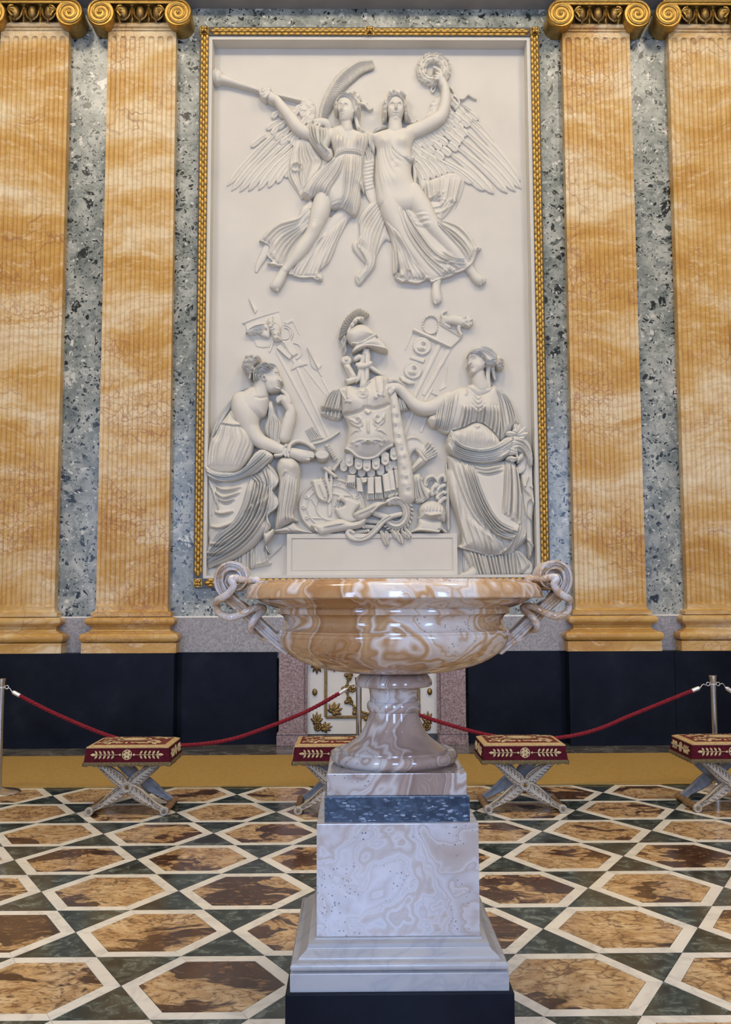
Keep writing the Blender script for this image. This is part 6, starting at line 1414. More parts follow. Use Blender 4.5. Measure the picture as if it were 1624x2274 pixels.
S.folds(c(9, [(1140, 470), (1150, 600), (1160, 730)]), c(9, [(1210, 450), (1240, 590), (1290, 690)]), 5, 2.6, seed=55); curls(S, c(9, [(1140, 690), (1180, 735), (1230, 730), (1280, 690), (1320, 640), (1240, 490)]), 4, 3.); S.build('acanthus_spray', rel)
S = Sheet(.9)
for q in ([(1270, 560, 5), (1290, 490, 6), (1350, 470, 6), (1390, 520, 5), (1370, 560, 4)], [(1400, 560, 5), (1410, 490, 6), (1455, 460, 5.5), (1480, 510, 4)], [(1340, 650, 6), (1360, 580, 6), (1400, 560, 5)], [(1390, 640, 6), (1430, 580, 5), (1470, 560, 4)], [(1400, 690, 6), (1450, 640, 5), (1480, 640, 4)], [(1420, 740, 5), (1460, 700, 5), (1480, 700, 4)]): S.limb(c(9, q), 9, 1.)
for q in ([(1275, 550), (1300, 500), (1350, 490), (1380, 530)], [(1410, 550), (1425, 500), (1455, 480)], [(1350, 640), (1375, 590)], [(1400, 640), (1440, 590)], [(1410, 690), (1460, 650)]): S.ridge(c(9, q), 1.2, -4., .1); S.ridge(c(9, [(x + 12, y + 12) for x, y in q]), 1.2, -3., .1)
S.build('helmet_plume', rel)
S = Sheet(.9); S.blob(c(9, [(1196, 890), (1200, 805), (1255, 745), (1350, 728), (1440, 768), (1482, 845), (1470, 955), (1400, 940), (1200, 925)]), 8, 20, 22); S.blob(c(9, [(1095, 1072), (1180, 1000), (1200, 920), (1330, 935), (1430, 950), (1450, 1010), (1500, 1062), (1470, 1072), (1430, 1040), (1405, 1072), (1300, 1068), (1200, 1058)]), 12, 12, 12); S.blur(1)
for k in range(7): S.ridge(c(9, [(1260 + 30 * k, 760 + 12 * abs(k - 3)), (1225 + 38 * k, 850)]), 1.5, 1.6)
S.ridge(c(9, [(1250, 870), (1330, 890), (1440, 870)]), 3, 4.); S.bump(*c(9, [(1360, 880)])[0], 6, 4, 4); S.ridge(c(9, [(1370, 890), (1410, 940)]), 2, 3.); S.ridge(c(9, [(1105, 1062), (1200, 1040), (1330, 1050), (1400, 1060), (1420, 1030), (1395, 1020)]), 2, 3., .03)
h2 = S.build('helmet', rel); h2['label'] = 'plain visored helmet lying at the right of the trophy foot'
S = Sheet(1.0); a_, b_ = c(9, [(270, 790)])[0]; S.ell(a_, b_, 76, 66, 2, 5, 6); S.blur(1)
for r_, w_, am in ((.93, 2., 2.6), (.72, 1.6, 2.), (.45, 1.6, 2.)): S.ridge([(a_ + 76 * r_ * math.cos(t), b_ + 66 * r_ * math.sin(t)) for t in np.linspace(0, 2 * PI, 36)], w_, am, .01, n=1, ends=(1, 1))
for t in np.linspace(0, 2 * PI, 15)[:-1]:
    u, v = a_ + 76 * .82 * math.cos(t), b_ + 66 * .82 * math.sin(t); curls(S, [(u, v)], 5., 2.4)
for t in np.linspace(0, 2 * PI, 7)[:-1]: S.ridge([(a_ + 34 * math.cos(t), b_ + 30 * math.sin(t)), (a_ + 54 * math.cos(t + .5), b_ + 47 * math.sin(t + .5))], 1.5, 2.)
S.build('oval_shield', rel)
poly_part('chape', 8, [(1200, 505), (1290, 490), (1310, 480), (1370, 640), (1372, 735), (1310, 742), (1255, 690), (1215, 570)], 8, 7, 7, rel, sharp=False, lines=[([(1225, 520), (1270, 670), (1320, 720)], 1.6, 2.2), ([(1290, 560), (1345, 690)], 1.8, 2.6)])
S = Sheet(.9); S.limb(c(8, [(1375, 380, 3.4), (1360, 480, 4), (1395, 600, 4.4), (1410, 690, 4), (1385, 740, 3.4)]), 12); S.limb(c(8, [(1400, 380, 3), (1415, 500, 3.4), (1410, 620, 3)]), 11); S.build('strap', rel)
S = Sheet(.9); S.blob(c(8, [(1312, 385), (1345, 350), (1485, 470), (1455, 495)]), 12, 8, 5, sharp=True); S.blob(c(8, [(1410, 400), (1500, 300), (1530, 290), (1450, 420)]), 12, 7, 5, sharp=True); S.build('sword_guard', rel)
poly_part('scabbard', 8, [(1340, 130), (1380, 110), (1480, 270), (1440, 310)], 4, 6, 6, rel, lines=[([(1350 + 14 * k, 160 + 22 * k), (1390 + 13 * k, 135 + 22 * k)], 1.2, 2.6) for k in range(6)])
poly_part('shoe_tip', 8, [(1370, 740), (1420, 740), (1425, 860), (1400, 900), (1370, 880)], 4, 7, 6, rel, sharp=False)
S = Sheet(.9); S.blob(c(5, [(1200, 1495), (1290, 1440), (1410, 1580), (1270, 1610)]), 2, 4, 4, sharp=True)
for k in range(6): S.ridge(c(5, [(1205 + 17 * k, 1490 - 9 * k), (1275 + 22 * k, 1600 - 6 * k)]), 1., -3.5, .05)
S.build('pan_pipes', rel)
S = Sheet(.9); S.limb(c(8, [(1190, 120, 2.6), (1300, 95, 3.2), (1400, 50, 3.4), (1490, -10, 2.6)]), 5, 1.1); S.build('bow', rel)
S = Sheet(1.0); S.blob(c(9, [(440, 692), (572, 752), (522, 832), (505, 895), (560, 928), (490, 958), (410, 950), (335, 885), (302, 812), (345, 800), (405, 775), (400, 725)]), 14, 8, 8); S.limb(c(9, [(345, 715, 4), (380, 700, 6), (405, 725, 5)]), 16); S.build('pelta', rel)
for k in range(8):
    t = 2 * PI * k / 8; s = Sheet(.85); p = c(9, [(350 + 14 * math.cos(t), 775 + 12 * math.sin(t))])[0]; q = c(9, [(350 + 46 * math.cos(t), 775 + 38 * math.sin(t))])[0]; s.limb([(*p, 1.4), (*q, 1.9)], 9, 1.); s.build('rosette_petal', rel)
S = Sheet(1.0); S.blob(c(9, [(50, 985), (200, 955), (370, 920), (500, 955), (620, 905), (640, 940), (600, 1005), (480, 1040), (300, 1070), (160, 1102), (120, 1070)]), 14, 14, 13); S.blur(1); S.ridge(c(9, [(70, 1000), (130, 1080)]), 2, 3.); S.ridge(c(9, [(180, 1010), (300, 985), (420, 965)]), 2, 2.2); S.bump(*c(9, [(75, 1030)])[0], 4, 8, -7, .5)
S.build('parchment_roll', rel)
S = Sheet(1.0); S.blob(c(9, [(505, 862), (640, 795), (740, 745), (862, 750), (765, 810), (700, 872), (600, 935), (530, 925)]), 18, 11, 10); S.ridge(c(9, [(860, 752), (770, 790), (690, 870)]), 2., 3.5, .05); S.ridge(c(9, [(520, 880), (640, 830), (760, 770)]), 3, 2.4); S.build('parchment_flap', rel)
for (x0, y0, x1, y1) in ((615, 935, 800, 960), (610, 1000, 780, 1010), (480, 1070, 660, 1045)):
    s = Sheet(.85); p, q = c(9, [(x0, y0)])[0], c(9, [(x1, y1)])[0]; s.limb([(*p, 4.5), (*q, 3.5)], 16, .7)
    for t in np.linspace(.05, .9, 9): m_ = np.array(p) * (1 - t) + np.array(q) * t; s.ridge([(m_[0] - 2, m_[1] - 4), (m_[0] + 2, m_[1] + 4)], .9, -2.6, .05, ends=(1, 1))
    s.build('arrow_flight', rel)
bar('torch', 9, (730, 860), (880, 910), 6.5, 14)
S = Sheet(.9); S.limb(c(9, [(505, 1068, 3.4), (460, 1045, 4), (440, 1080, 5), (480, 1125, 6), (560, 1138, 6.5), (650, 1115, 6.5), (730, 1050, 6.5), (800, 965, 6.5), (880, 905, 6), (1000, 872, 5)]), 20, 1.); S.ridge(c(9, [(500, 1120), (600, 1130), (700, 1065), (800, 955), (900, 895)]), 1.5, -3., .1); S.build('bow', rel)
cu, cv = c(9, [(955, 855)])[0]
S = Sheet(.9); S.limb([(cu + 25 * math.cos(t), cv + 30 * math.sin(t), 8) for t in np.linspace(-2.2, 2.3, 22)], 12, .8, n=1); lw = S.build('wreath', rel); lw['label'] = 'oak wreath leaning at the trophy foot'
for k in range(20):
    t = -2.1 + 4.3 * k / 19
    for rr_k, da in ((20, .6), (26, 0.), (32, -.6)):
        u, v = cu + rr_k * math.cos(t), cv + rr_k * 1.18 * math.sin(t); leafs(lw, [(u, v, t + PI / 2 + da, 10, 1.)], 3., 18 - abs(rr_k - 26) * .5, 3.4)
lf = wsh('oak_leaves', 'cluster of oak leaves hanging over the block edge')
for (x, y, a, l, w_) in ((790, 1050, 1.1, 36, 7.5), (850, 1050, 1.5, 26, 6.5), (905, 1040, 1.0, 24, 6.5), (960, 1050, 1.2, 30, 7.5), (1010, 1050, .8, 26, 6.5), (1050, 1030, .9, 22, 6), (830, 1090, 1.35, 26, 6.5), (985, 1090, 1.25, 22, 6.5), (1060, 1080, 1.0, 14, 5)):
    u, v = c(9, [(x, y)])[0]; leafs(lf, [(u, v, a, l, 1.)], w_, 22., 5.)
S = Sheet(.9); S.blob(c(9, [(830, 750), (860, 720), (960, 690), (1040, 690), (1100, 760), (1040, 780), (960, 740), (880, 760)]), 10, 8, 7); curls(S, c(9, [(860, 735), (900, 720), (950, 712), (1000, 705), (1050, 730)]), 3.6, 3.); S.build('oak_spray', rel)
# ------------------------------------------------------------------ urn on its pedestal
M['onyx3'] = m_onyx('rosy_onyx', ((.25, .17, .13), (.33, .235, .185), (.43, .325, .26), (.62, .58, .54)), .8, 2.6, -.055, .9, 17.3, scal=5.)
M['onyx4'] = m_onyx('banded_onyx', ((.36, .20, .09), (.48, .30, .155), (.57, .41, .26), (.67, .60, .54)), 1., 6., .0, .2, 5.2, scal=14.)
UX, UY = .165, 4.235
def depth_of(p): return float((np.array(p) - CPOS) @ _F)
def sq(hw, v):
    h = .4
    for _ in range(12):
        p = P(882, v, UY - h); h = hw * depth_of(p) / FOCAL
    return h, float(P(882, v, UY - h)[2])
def rz(r, v):
    p = P(876, v, UY); return r * .992 * depth_of(p) / FOCAL, float(p[2])
ped = thing('urn_pedestal', 'stepped marble pedestal carrying the big stone urn', 'pedestal', (UX, UY, 0))
hb, zb0 = sq(255, 2207)
MB().sqwrap([(hb, 0), (hb, zb0)], 0, 0).build('base_block', M['black'], ped, bevel=.004)
wp = [sq(244, 2204), sq(244, 2161)]
MB().sqwrap([(wp[0][0], zb0), (wp[1][0], wp[1][1])], 0, 0).build('marble_plinth', M['carrara'], ped, bevel=.004)
pr = [(wp[1][0] - .006, wp[1][1])]
za, ha = wp[1][1] + .004, sq(243, 2150)[0]
zt1 = sq(240, 2138)[1]; rr = (zt1 - za) / 2
pr += [(ha - rr + rr * math.cos(a), za + rr + rr * math.sin(a)) for a in np.linspace(-PI / 2, PI / 2, 9)]
h2, z2 = sq(229, 2134); h3, z3 = sq(201, 2103)
pr += [(h2, z2), (h2 - .006, z2 + .004)]
for t in np.linspace(0, 1, 9):
    e = t * t * (3 - 2 * t); pr.append((h2 - .008 + (h3 + .004 - h2 + .008) * e, z2 + .005 + (z3 - z2 - .005) * t))
h4, z4 = sq(185, 2081)
pr += [(h3, z3 + .001), (h3, z3 + .012)]
for t in np.linspace(0, 1, 6): pr.append((h3 - .004 + (h4 + .004 - h3) * math.sin(t * PI / 2), z3 + .014 + (z4 - z3 - .018) * t))
pr.append((h4, z4))
MB().sqwrap(pr, 0, 0).build('base_moulding', M['carrara'], ped, smooth=35)
h5, z5 = sq(182, 2077); h6, z6 = sq(179.5, 1829)
hd = (h5 + h6) / 2
MB().sqwrap([(hd, z4), (hd, z6)], 0, 0).build('onyx_die', M['onyx2'], ped, bevel=.003)
h7, z7 = sq(161.5, 1768)
MB().sqwrap([(h7, z6), (h7, z7)], 0, 0).build('blue_block', M['porphyry'], ped, bevel=.003)
urn = thing('urn', 'large veined onyx urn with serpent handles on a square plinth', 'urn', (UX, UY, z7))
h8, z8 = sq(155, 1717.5)
U0_ = np.array([UX, UY, z7])
MB().sqwrap([(h8, 0), (h8, z8 - z7)], 0, 0).build('square_plinth', M['onyx3'], urn, bevel=.003)
def lat(name, pts, mat, parent, n=96):
    q = [(max(r, .0005), z - z7) for r, z in pts]
    return MB().lathe(q, n).build(name, mat, parent, smooth=32)
zc8 = z8
bs = [(rz(128, 1706)[0], zc8)]
rb, zb1 = rz(142, 1692)
zq = max(zb1, zc8 + .02)
bs += [(rb - .012, zc8 + .001)] + [(rb - .026 + .026 * math.cos(a), zc8 + .028 + .028 * math.sin(a)) for a in np.linspace(-1.2, 1.1, 8)]
r2, zz2 = rz(117, 1665)
top = bs[-1]
bs += [tuple(np.array(top) * (1 - t) + np.array((r2 + .004, zz2 - .006)) * t - np.array((.010 * math.sin(PI * t), .0))) for t in np.linspace(.2, 1, 6)]
bs += [(r2 + .002, zz2 - .003), (r2, zz2 + .001), rz(116, 1661)]
bs += [rz(109, 1656), rz(100, 1650), rz(90, 1643), rz(80, 1635), rz(72, 1624), rz(65, 1611), rz(59.5, 1597), rz(56, 1585), rz(54.5, 1578)]
lat('foot', bs, M['onyx3'], urn)
rg = [rz(54, 1579), rz(57, 1577.5), rz(59.5, 1573), rz(60, 1567), rz(59.5, 1561), rz(57, 1557), rz(54, 1556)]
lat('ring', rg, M['onyx3'], urn)
nk = [rz(53.5, 1558), rz(53, 1550), rz(53.3, 1541), rz(54.6, 1532), rz(57, 1524), rz(60, 1521.5)]
lat('neck', nk, M['onyx3'], urn)
lp = [rz(56, 1521), rz(82, 1523), rz(85, 1521), rz(86, 1517), rz(85, 1510), rz(81.5, 1503), rz(76, 1497), rz(68, 1493), rz(40, 1491)]
lat('collar', lp, M['onyx3'], urn)
bw = [rz(30, 1496), rz(80, 1493), rz(118, 1489.5), rz(152, 1484), rz(178, 1477.5), rz(201, 1469), rz(221, 1458.5), rz(237, 1447), rz(249, 1434.5), rz(257, 1421), rz(260, 1410), rz(259.5, 1405), rz(258, 1402.5),
      rz(259, 1401), rz(258, 1397.5), rz(253, 1395.5), rz(247.5, 1392), rz(243.5, 1385), rz(242, 1377), rz(244, 1370), rz(248, 1365), rz(253.5, 1362.5), rz(258, 1361.5), rz(259, 1359), rz(259, 1352), rz(258, 1350),
      rz(262, 1349), rz(272, 1346), rz(285, 1340.5), rz(297, 1334.5), rz(304, 1330), rz(329, 1328.5), rz(330.5, 1326), rz(329, 1316), rz(325, 1306), rz(319, 1299), rz(314, 1296.5), rz(308, 1296), rz(307, 1294), rz(305, 1291), rz(296, 1290), rz(288, 1293)]
inner = [(r - .045, z + .02) for r, z in bw[30:5:-1]] + [(.001, bw[3][1] + .05)]
lat('bowl', bw + [(rz(280, 1300))] + inner, M['onyx'], urn, 128)
def hp(u, v, dy=0.): return P(u, v, UY) + np.array([0, dy, 0]) - U0_
def handle(s):
    def mir(p): return (-p[0], p[1], p[2]) if s < 0 else tuple(p)
    path = [(1104, 1442), (1136, 1416), (1170, 1384), (1202, 1353), (1228, 1330), (1246, 1312), (1254, 1290), (1249, 1268), (1232, 1256), (1212, 1259), (1200, 1273), (1200, 1290), (1211, 1302), (1226, 1302), (1235, 1292), (1232, 1281), (1223, 1279)]
    ph = cr([hp(u, v) for u, v in path], 7)
    m = len(ph); mb = MB(); sec = []
    th0 = .027
    for i in range(m):
        t = ph[min(i + 1, m - 1)] - ph[max(i - 1, 0)]; t /= np.linalg.norm(t)
        nrm = np.array([t[2], 0, -t[0]])
        f = i / (m - 1)
        th = th0 * (1 - .62 * max(0, (f - .28) / .72)); dpt = .048 + .03 * min(1, max(0, (f - .25) / .2))
        ring = []
        for a, b in ((-1, 1), (-1, -.75), (-.8, -1), (-.45, -1), (-.32, -.86), (-.12, -.86), (0, -1.04), (.12, -.86), (.32, -.86), (.45, -1), (.8, -1), (1, -.75), (1, 1)):
            ring.append(ph[i] + nrm * a * th + np.array([0, b * dpt, 0]))
        sec.append(ring)
    k = len(sec[0]); v = [mir(q) for r in sec for q in r]; f = []
    for i in range(m - 1):
        for j in range(k):
            q = (i * k + j, i * k + (j + 1) % k, (i + 1) * k + (j + 1) % k, (i + 1) * k + j)
            f.append(q if s > 0 else q[::-1])
    f += [tuple(range(k - 1, -1, -1)) if s > 0 else tuple(range(k)), tuple(range((m - 1) * k, m * k)) if s > 0 else tuple(range(m * k - 1, (m - 1) * k - 1, -1))]
    mb.add(v, f)
    # solid web closing the coil
    c = hp(1223, 1285); 
    mb.lathe([(.001, .0), (.052, .006), (.052, .06), (.001, .06)], 28, mir((c[0], c[1] - .035, c[2])), 'y')
    h = mb.build('handle', M['onyx4'], urn, smooth=40)
    sn = [(1180, 1286, -.03), (1192, 1286.5, -.05), (1207, 1285, -.085), (1219, 1282.5, -.105), (1224, 1287, -.112), (1219.5, 1299, -.108), (1229, 1314, -.10), (1246, 1325.5, -.088), (1259, 1331, -.05), (1263, 1342, .0), (1256, 1357, -.04), (1233, 1367.5, -.08), (1209, 1363, -.088), (1187, 1352.5, -.085), (1170, 1346, -.07), (1159, 1348, -.045), (1161, 1356, -.06), (1174, 1369, -.09), (1183, 1384, -.09), (1186, 1396, -.055), (1180, 1400, .0), (1175, 1402, .04), (1171, 1412, .03), (1158, 1418, -.02), (1146, 1422, -.04), (1132, 1431, -.035)]
    p = cr([hp(*q) for q in sn], 6); n = len(p)
    rad = [.0165 * (1 - .15 * abs(i / n - .3)) if i / n < .72 else .0165 * (.94 - .72 * (i / n - .72) / .28) for i in range(n)]
    rad[0:4] = [.0125, .0135, .0145, .0155]
    MB().tube([mir(q) for q in p], rad, 12).build('serpent', M['onyx4'], h, smooth=50)
    hc = hp(1173, 1287, -.028)
    hd_ = MB()
    pts = [hc + np.array(q) for q in ((.022, 0, .0), (.012, 0, .001), (0, 0, .002), (-.010, 0, .0), (-.020, 0, -.003))]
    hd_.tube([mir(q) for q in pts], [.014, .020, .0225, .019, .010], 12, flat=.78, up=(0, 0, 1))
    for e in (-1, 1): hd_.sphere(mir(hc + np.array([.002, e * .013, .012])), .006, 8, 6)
    hd_.sphere(mir(hc + np.array([-.004, -.018, -.001])), (.013, .006, .009), 10, 6)
    hd_.build('serpent_head', M['onyx4'], h, smooth=60)
handle(1); handle(-1)

# ------------------------------------------------------------------ folding stools
def ornament_leaf(mb, x, z, a, l, w, y, th=.004):
    d = np.array([math.cos(a), math.sin(a)]); nn = np.array([-d[1], d[0]])
    out = []
    for t, k in ((0, .15), (.3, .8), (.55, 1.), (.8, .62), (1., .0)):
        out.append((t, k))
    v = []; f = []
    for t, k in out:
        c = np.array([x, z]) + d * l * t
        for q, e in ((-1, 0), (0, 1), (1, 0)):
            p = c + nn * q * k * w; v.append((p[0], y - th * e, p[1]))
    for i in range(len(out) - 1):
        for j in range(2): f.append((i * 3 + j, i * 3 + j + 1, i * 3 + 4 + j, i * 3 + 3 + j))
    mb.add(v, f)
SW, SD = .325, .50
ZA, ZB, ZC = .415, .533, .556
def make_stool():
    st = thing('folding_stool', '', 'stool')
    # cushion: apron, braid, top
    ap = MB(); n = 12
    ring = lambda hw, d0, d1, z, bow=0.: [(-hw, d0, z), (hw, d0, z), (hw, d1, z), (-hw, d1, z)]
    levels = [(.340, -.020, SD + .020, ZA), (.332, -.008, SD + .008, ZA + .06), (.324, .0, SD, ZB)]
    v = [p for L in levels for p in ring(*L)]; f = []
    for j in range(2):
        for i in range(4): f.append((j * 4 + i, j * 4 + (i + 1) % 4, j * 4 + 4 + (i + 1) % 4, j * 4 + 4 + i))
    f.append((3, 2, 1, 0))
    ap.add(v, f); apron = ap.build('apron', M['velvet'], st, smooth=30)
    br = MB()
    lv = [(.326, -.002, SD + .002, ZB - .006), (.326, -.002, SD + .002, ZB + .002), (.288, .038, SD - .038, ZC - .008), (.284, .042, SD - .042, ZC - .012)]
    v = [p for L in lv for p in ring(*L)]; f = [(j * 4 + i, j * 4 + (i + 1) % 4, j * 4 + 4 + (i + 1) % 4, j * 4 + 4 + i) for j in range(3) for i in range(4)]
    br.add(v, f).build('braid', M['braid'], st)
    tp = MB(); nx, ny = 17, 13; v = []; f = []
    dome = lambda x, y: ZC - .010 + .014 * (1 - (x / .29) ** 4) * (1 - ((y - SD / 2) / .22) ** 4 if abs(y - SD / 2) < .22 else 0)
    for j in range(ny):
        for i in range(nx):
            x = -.286 + .572 * i / (nx - 1); y = .04 + (SD - .08) * j / (ny - 1); v.append((x, y, dome(x, y)))
    f = [(j * nx + i, j * nx + i + 1, (j + 1) * nx + i + 1, (j + 1) * nx + i) for j in range(ny - 1) for i in range(nx - 1)]
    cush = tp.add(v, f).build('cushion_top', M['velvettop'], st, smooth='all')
    te = MB()
    def flat_leaf(x, y, a, l, w):
        d = np.array([math.cos(a), math.sin(a)]); nn = np.array([-d[1], d[0]]); v = []; f = []
        for t, k in ((0, .2), (.35, .9), (.65, 1.), (.9, .5), (1., .1)):
            for q in (-1, 1):
                p = np.array([x, y]) + d * l * t + nn * q * k * w
                v.append((p[0], p[1], dome(p[0], p[1]) + .0025))
        te.add(v, [(i * 2, i * 2 + 1, i * 2 + 3, i * 2 + 2) for i in range(4)])
    rr_ = random.Random(5)
    for k in range(26):
        a = 2 * PI * k / 26; x, y = .135 * math.cos(a), SD / 2 + .085 * math.sin(a); flat_leaf(x, y, a + 1.9, .035, .011)
    v = [(0, SD / 2, dome(0, SD / 2) + .002)] + [(.10 * math.cos(2 * PI * k / 24), SD / 2 + .058 * math.sin(2 * PI * k / 24), dome(.1, SD / 2) + .003) for k in range(24)]
    te.add(v, [(0, 1 + k, 1 + (k + 1) % 24) for k in range(24)])
    for sx in (-1, 1):
        for sy in (-1, 1):
            for k in range(15):
                x = sx * (.13 + .12 * rr_.random()); y = SD / 2 + sy * (.06 + .105 * rr_.random()); flat_leaf(x, y, rr_.random() * 6.3, .05, .013)
    for sy in (-1, 1):
        for k in range(15):
            x = -.2 + .4 * k / 14; flat_leaf(x, SD / 2 + sy * .145, (sy * 1.3 + .9 * math.sin(k)), .045, .012)
    te.build('top_embroidery', M['embroid'], cush)
    # fringe with scalloped edge
    fg = MB()
    def frn(p0, p1, nrm):
        p0, p1 = np.array(p0), np.array(p1); L = np.linalg.norm(p1 - p0); m = int(L / .012); v = []
        for i in range(m + 1):
            q = p0 + (p1 - p0) * i / m; w_ = .003 * math.sin(i * 2.4)
            drop = .026 + .005 * math.sin(i * 1.05) + .003 * math.sin(i * 2.7 + 1)
            v += [(q[0] + nrm[0] * .003, q[1] + nrm[1] * .003, ZA + .006), (q[0] + nrm[0] * (.006 + w_), q[1] + nrm[1] * (.006 + w_), ZA - .012), (q[0] + nrm[0] * (.004 + w_), q[1] + nrm[1] * (.004 + w_), ZA - drop),
                  (q[0] - nrm[0] * .004, q[1] - nrm[1] * .004, ZA - drop)]
        f = [(i * 4 + k, i * 4 + 4 + k, i * 4 + 5 + k, i * 4 + 1 + k) for i in range(m) for k in range(3)]
        fg.add(v, f)
    c4 = [(-.341, -.021), (.341, -.021), (.341, SD + .021), (-.341, SD + .021)]
    for i, nr in enumerate(((0, -1), (1, 0), (0, 1), (-1, 0))): frn(c4[i], c4[(i + 1) % 4], nr)
    fg.build('fringe', M['fringe'], apron)
    # embroidery on the four apron faces
    def face_embroid(nm, half, place):
        mb = MB(); zc = ZA + .062
        mb.lathe([(.040, .001), (.039, -.002), (.034, -.0025), (.033, -.0005)], 24, (0, 0, zc), 'y')
        for k in range(6):
            a = 2 * PI * k / 6 + .5; ornament_leaf(mb, 0.004 * math.cos(a + .5), zc + .004 * math.sin(a + .5), a + .5, .031, .0115, -.001, .003)
        for s in (-1, 1):
            mb.tube([(s * .045, -.001, zc), (s * half * .82, -.001, zc)], .0022, 5)
            mb.sphere((s * .055, -.001, zc), (.009, .003, .009), 8, 5)
            nl = 5
            for k in range(nl):
                x = s * (half * (.34 + .11 * k))
                for q in (-1, 1):
                    a = math.atan2(q * .85, s * .55); ornament_leaf(mb, x, zc + q * .002, a, .036, .0085, -.001)
            ornament_leaf(mb, s * half * .80, zc, 0 if s > 0 else PI, .05, .011, -.001)
        vv = [place(p) for p in mb.v]; o = MB(); o.v = vv; o.f = mb.f
        o.build(nm, M['embroid'], apron)
    face_embroid('embroidery', .30, lambda p: (p[0], -.0125 + p[1] + .11 * (p[2] - ZA - .06), p[2]))
    face_embroid('embroidery', .22, lambda p: (.3375 - p[1] - .085 * (p[2] - ZA - .06), p[0] + SD / 2, p[2]))
    face_embroid('embroidery', .22, lambda p: (-.3375 + p[1] + .085 * (p[2] - ZA - .06), -p[0] + SD / 2, p[2]))
    # crossed legs, front pair and rear pair
    FXX, FZ, HZ, TX, TZ = .292, .036, .222, .235, .405
    def leg_prof(s):
        """outline of one crossing leg from its foot at -s*FXX to its top at s*TX"""
        hub = np.array([0, HZ]); out = {}
        ft = np.array([-s * FXX, FZ]); tp_ = np.array([s * TX, TZ])
        c = []
        for t in np.linspace(0, 1, 10): c.append((ft + (hub - ft) * t + np.array([0, -.018 * math.sin(PI * t) * (1 - t)]), [.019, .021, .024, .029, .036, .043, .048, .049, .043, .030][int(round(t * 9))]))
        for t in np.linspace(.08, 1, 10): c.append((hub + (tp_ - hub) * t, [.030, .043, .049, .048, .045, .041, .036, .031, .027, .024][int(round((t - .08) / .92 * 9))]))
        return c
    for yy, mat in ((.045, 'legwhite'), (SD - .06, 'legpaint')):
        hubm = None
        for s in (1, -1):
            c = leg_prof(s); m = len(c); mb = MB(); dy = .010 * s
            vs = []; 
            for i in range(m):
                p, w = c[i]; t = c[min(i + 1, m - 1)][0] - c[max(i - 1, 0)][0]; t = t / np.linalg.norm(t); nn = np.array([-t[1], t[0]])
                for a, b in ((-1, .9), (-1, -.7), (-.8, -1), (-.62, -.82), (.62, -.82), (.8, -1), (1, -.7), (1, .9)):
                    q = p + nn * a * w; vs.append((q[0], yy + dy + b * .024, q[1]))
            k = 8
            f = [(i * k + j, i * k + (j + 1) % k, (i + 1) * k + (j + 1) % k, (i + 1) * k + j) for i in range(m - 1) for j in range(k)] + [tuple(range(k)), tuple(range(m * k - 1, (m - 1) * k - 1, -1))]
            lg = mb.add(vs, f).build('leg', M['legwhite'] if yy < .2 else M['legpaint'], st, smooth=40)
            if yy < .2:
                cv = MB()
                for i in range(m):
                    p, w = c[i]; t = c[min(i + 1, m - 1)][0] - c[max(i - 1, 0)][0]; t = t / np.linalg.norm(t); nn = np.array([-t[1], t[0]])
                    if i in (9,): continue
                    for e in ((-.42, .42) if w > .028 else (0,)):
                        q = p + nn * e * w
                        ang = math.atan2(t[1], t[0]) + (e * 1.1)
                        ornament_leaf(cv, q[0], q[1], ang, .022, .0065, yy + dy - .0195, .006)
                        ornament_leaf(cv, q[0], q[1], ang + 2.4, .016, .005, yy + dy - .0195, .005)
                # rim line round the carved field
                for e in (-.8, .8):
                    for rng_ in (range(1, 9), range(11, 19)):
                        cv.tube([(c[i][0][0] + (-(c[min(i + 1, m - 1)][0] - c[i - 1][0])[1]) / np.linalg.norm(c[min(i + 1, m - 1)][0] - c[i - 1][0]) * e * c[i][1], yy + dy - .024, c[i][0][1] + (c[min(i + 1, m - 1)][0] - c[i - 1][0])[0] / np.linalg.norm(c[min(i + 1, m - 1)][0] - c[i - 1][0]) * e * c[i][1]) for i in rng_], .0032, 5)
                cv.build('carving', M['carve'], lg, smooth=50)
        hb_ = MB(); sg = -1
        hb_.lathe([(.001, .0), (.020, -.002), (.022, .003), (.027, .003), (.030, -.004), (.038, -.005), (.042, .002), (.043, .03), (.001, .03)], 28, (0, yy - .040, HZ), 'y')
        hub = hb_.build('hub', M['legwhite'] if yy < .2 else M['legpaint'], st, smooth=40)
        if yy < .2:
            rs = MB()
            for k in range(6):
                a = 2 * PI * k / 6; ornament_leaf(rs, 0, HZ, a, .020, .007, yy - .041, .006)
            rs.sphere((0, yy - .044, HZ), .006, 8, 6)
            rs.build('rosette', M['gilt2'], hub, smooth=60)
    MB().tube([(0, .05, HZ), (0, SD - .06, HZ)], .016, 12).build('axle', M['wood'], st, smooth=40)
    for s in (-1, 1):
        x = s * (FXX + .004)
        pr_ = [(.030, .0), (.033, .02), (.030, .035), (.021, .05), (.024, .09), (.030, .12), (.024, .14), (.020, .16), (.027, .19), (.033, .225), (.027, .26), (.020, .29), (.024, .31), (.030, .33), (.024, .36), (.021, .40), (.030, .42), (.033, .435), (.030, .455), (.001, .456)]
        sr = MB().lathe([(.001, 0)] + pr_, 18, (x, .018, .034), 'y').build('stretcher', M['wood'], st, smooth=40)
        fd = MB().lathe([(.001, -.004), (.009, -.006), (.012, .0), (.020, .0), (.022, -.005), (.030, -.005), (.034, .001), (.034, .022), (.001, .022)], 24, (x, .0, .034), 'y').build('foot_disc', M['legwhite'], st, smooth=40)
        rs = MB()
        for k in range(6): ornament_leaf(rs, x, .034, 2 * PI * k / 6, .018, .006, -.004, .004)
        rs.build('rosette', M['carve'], fd)
    return st
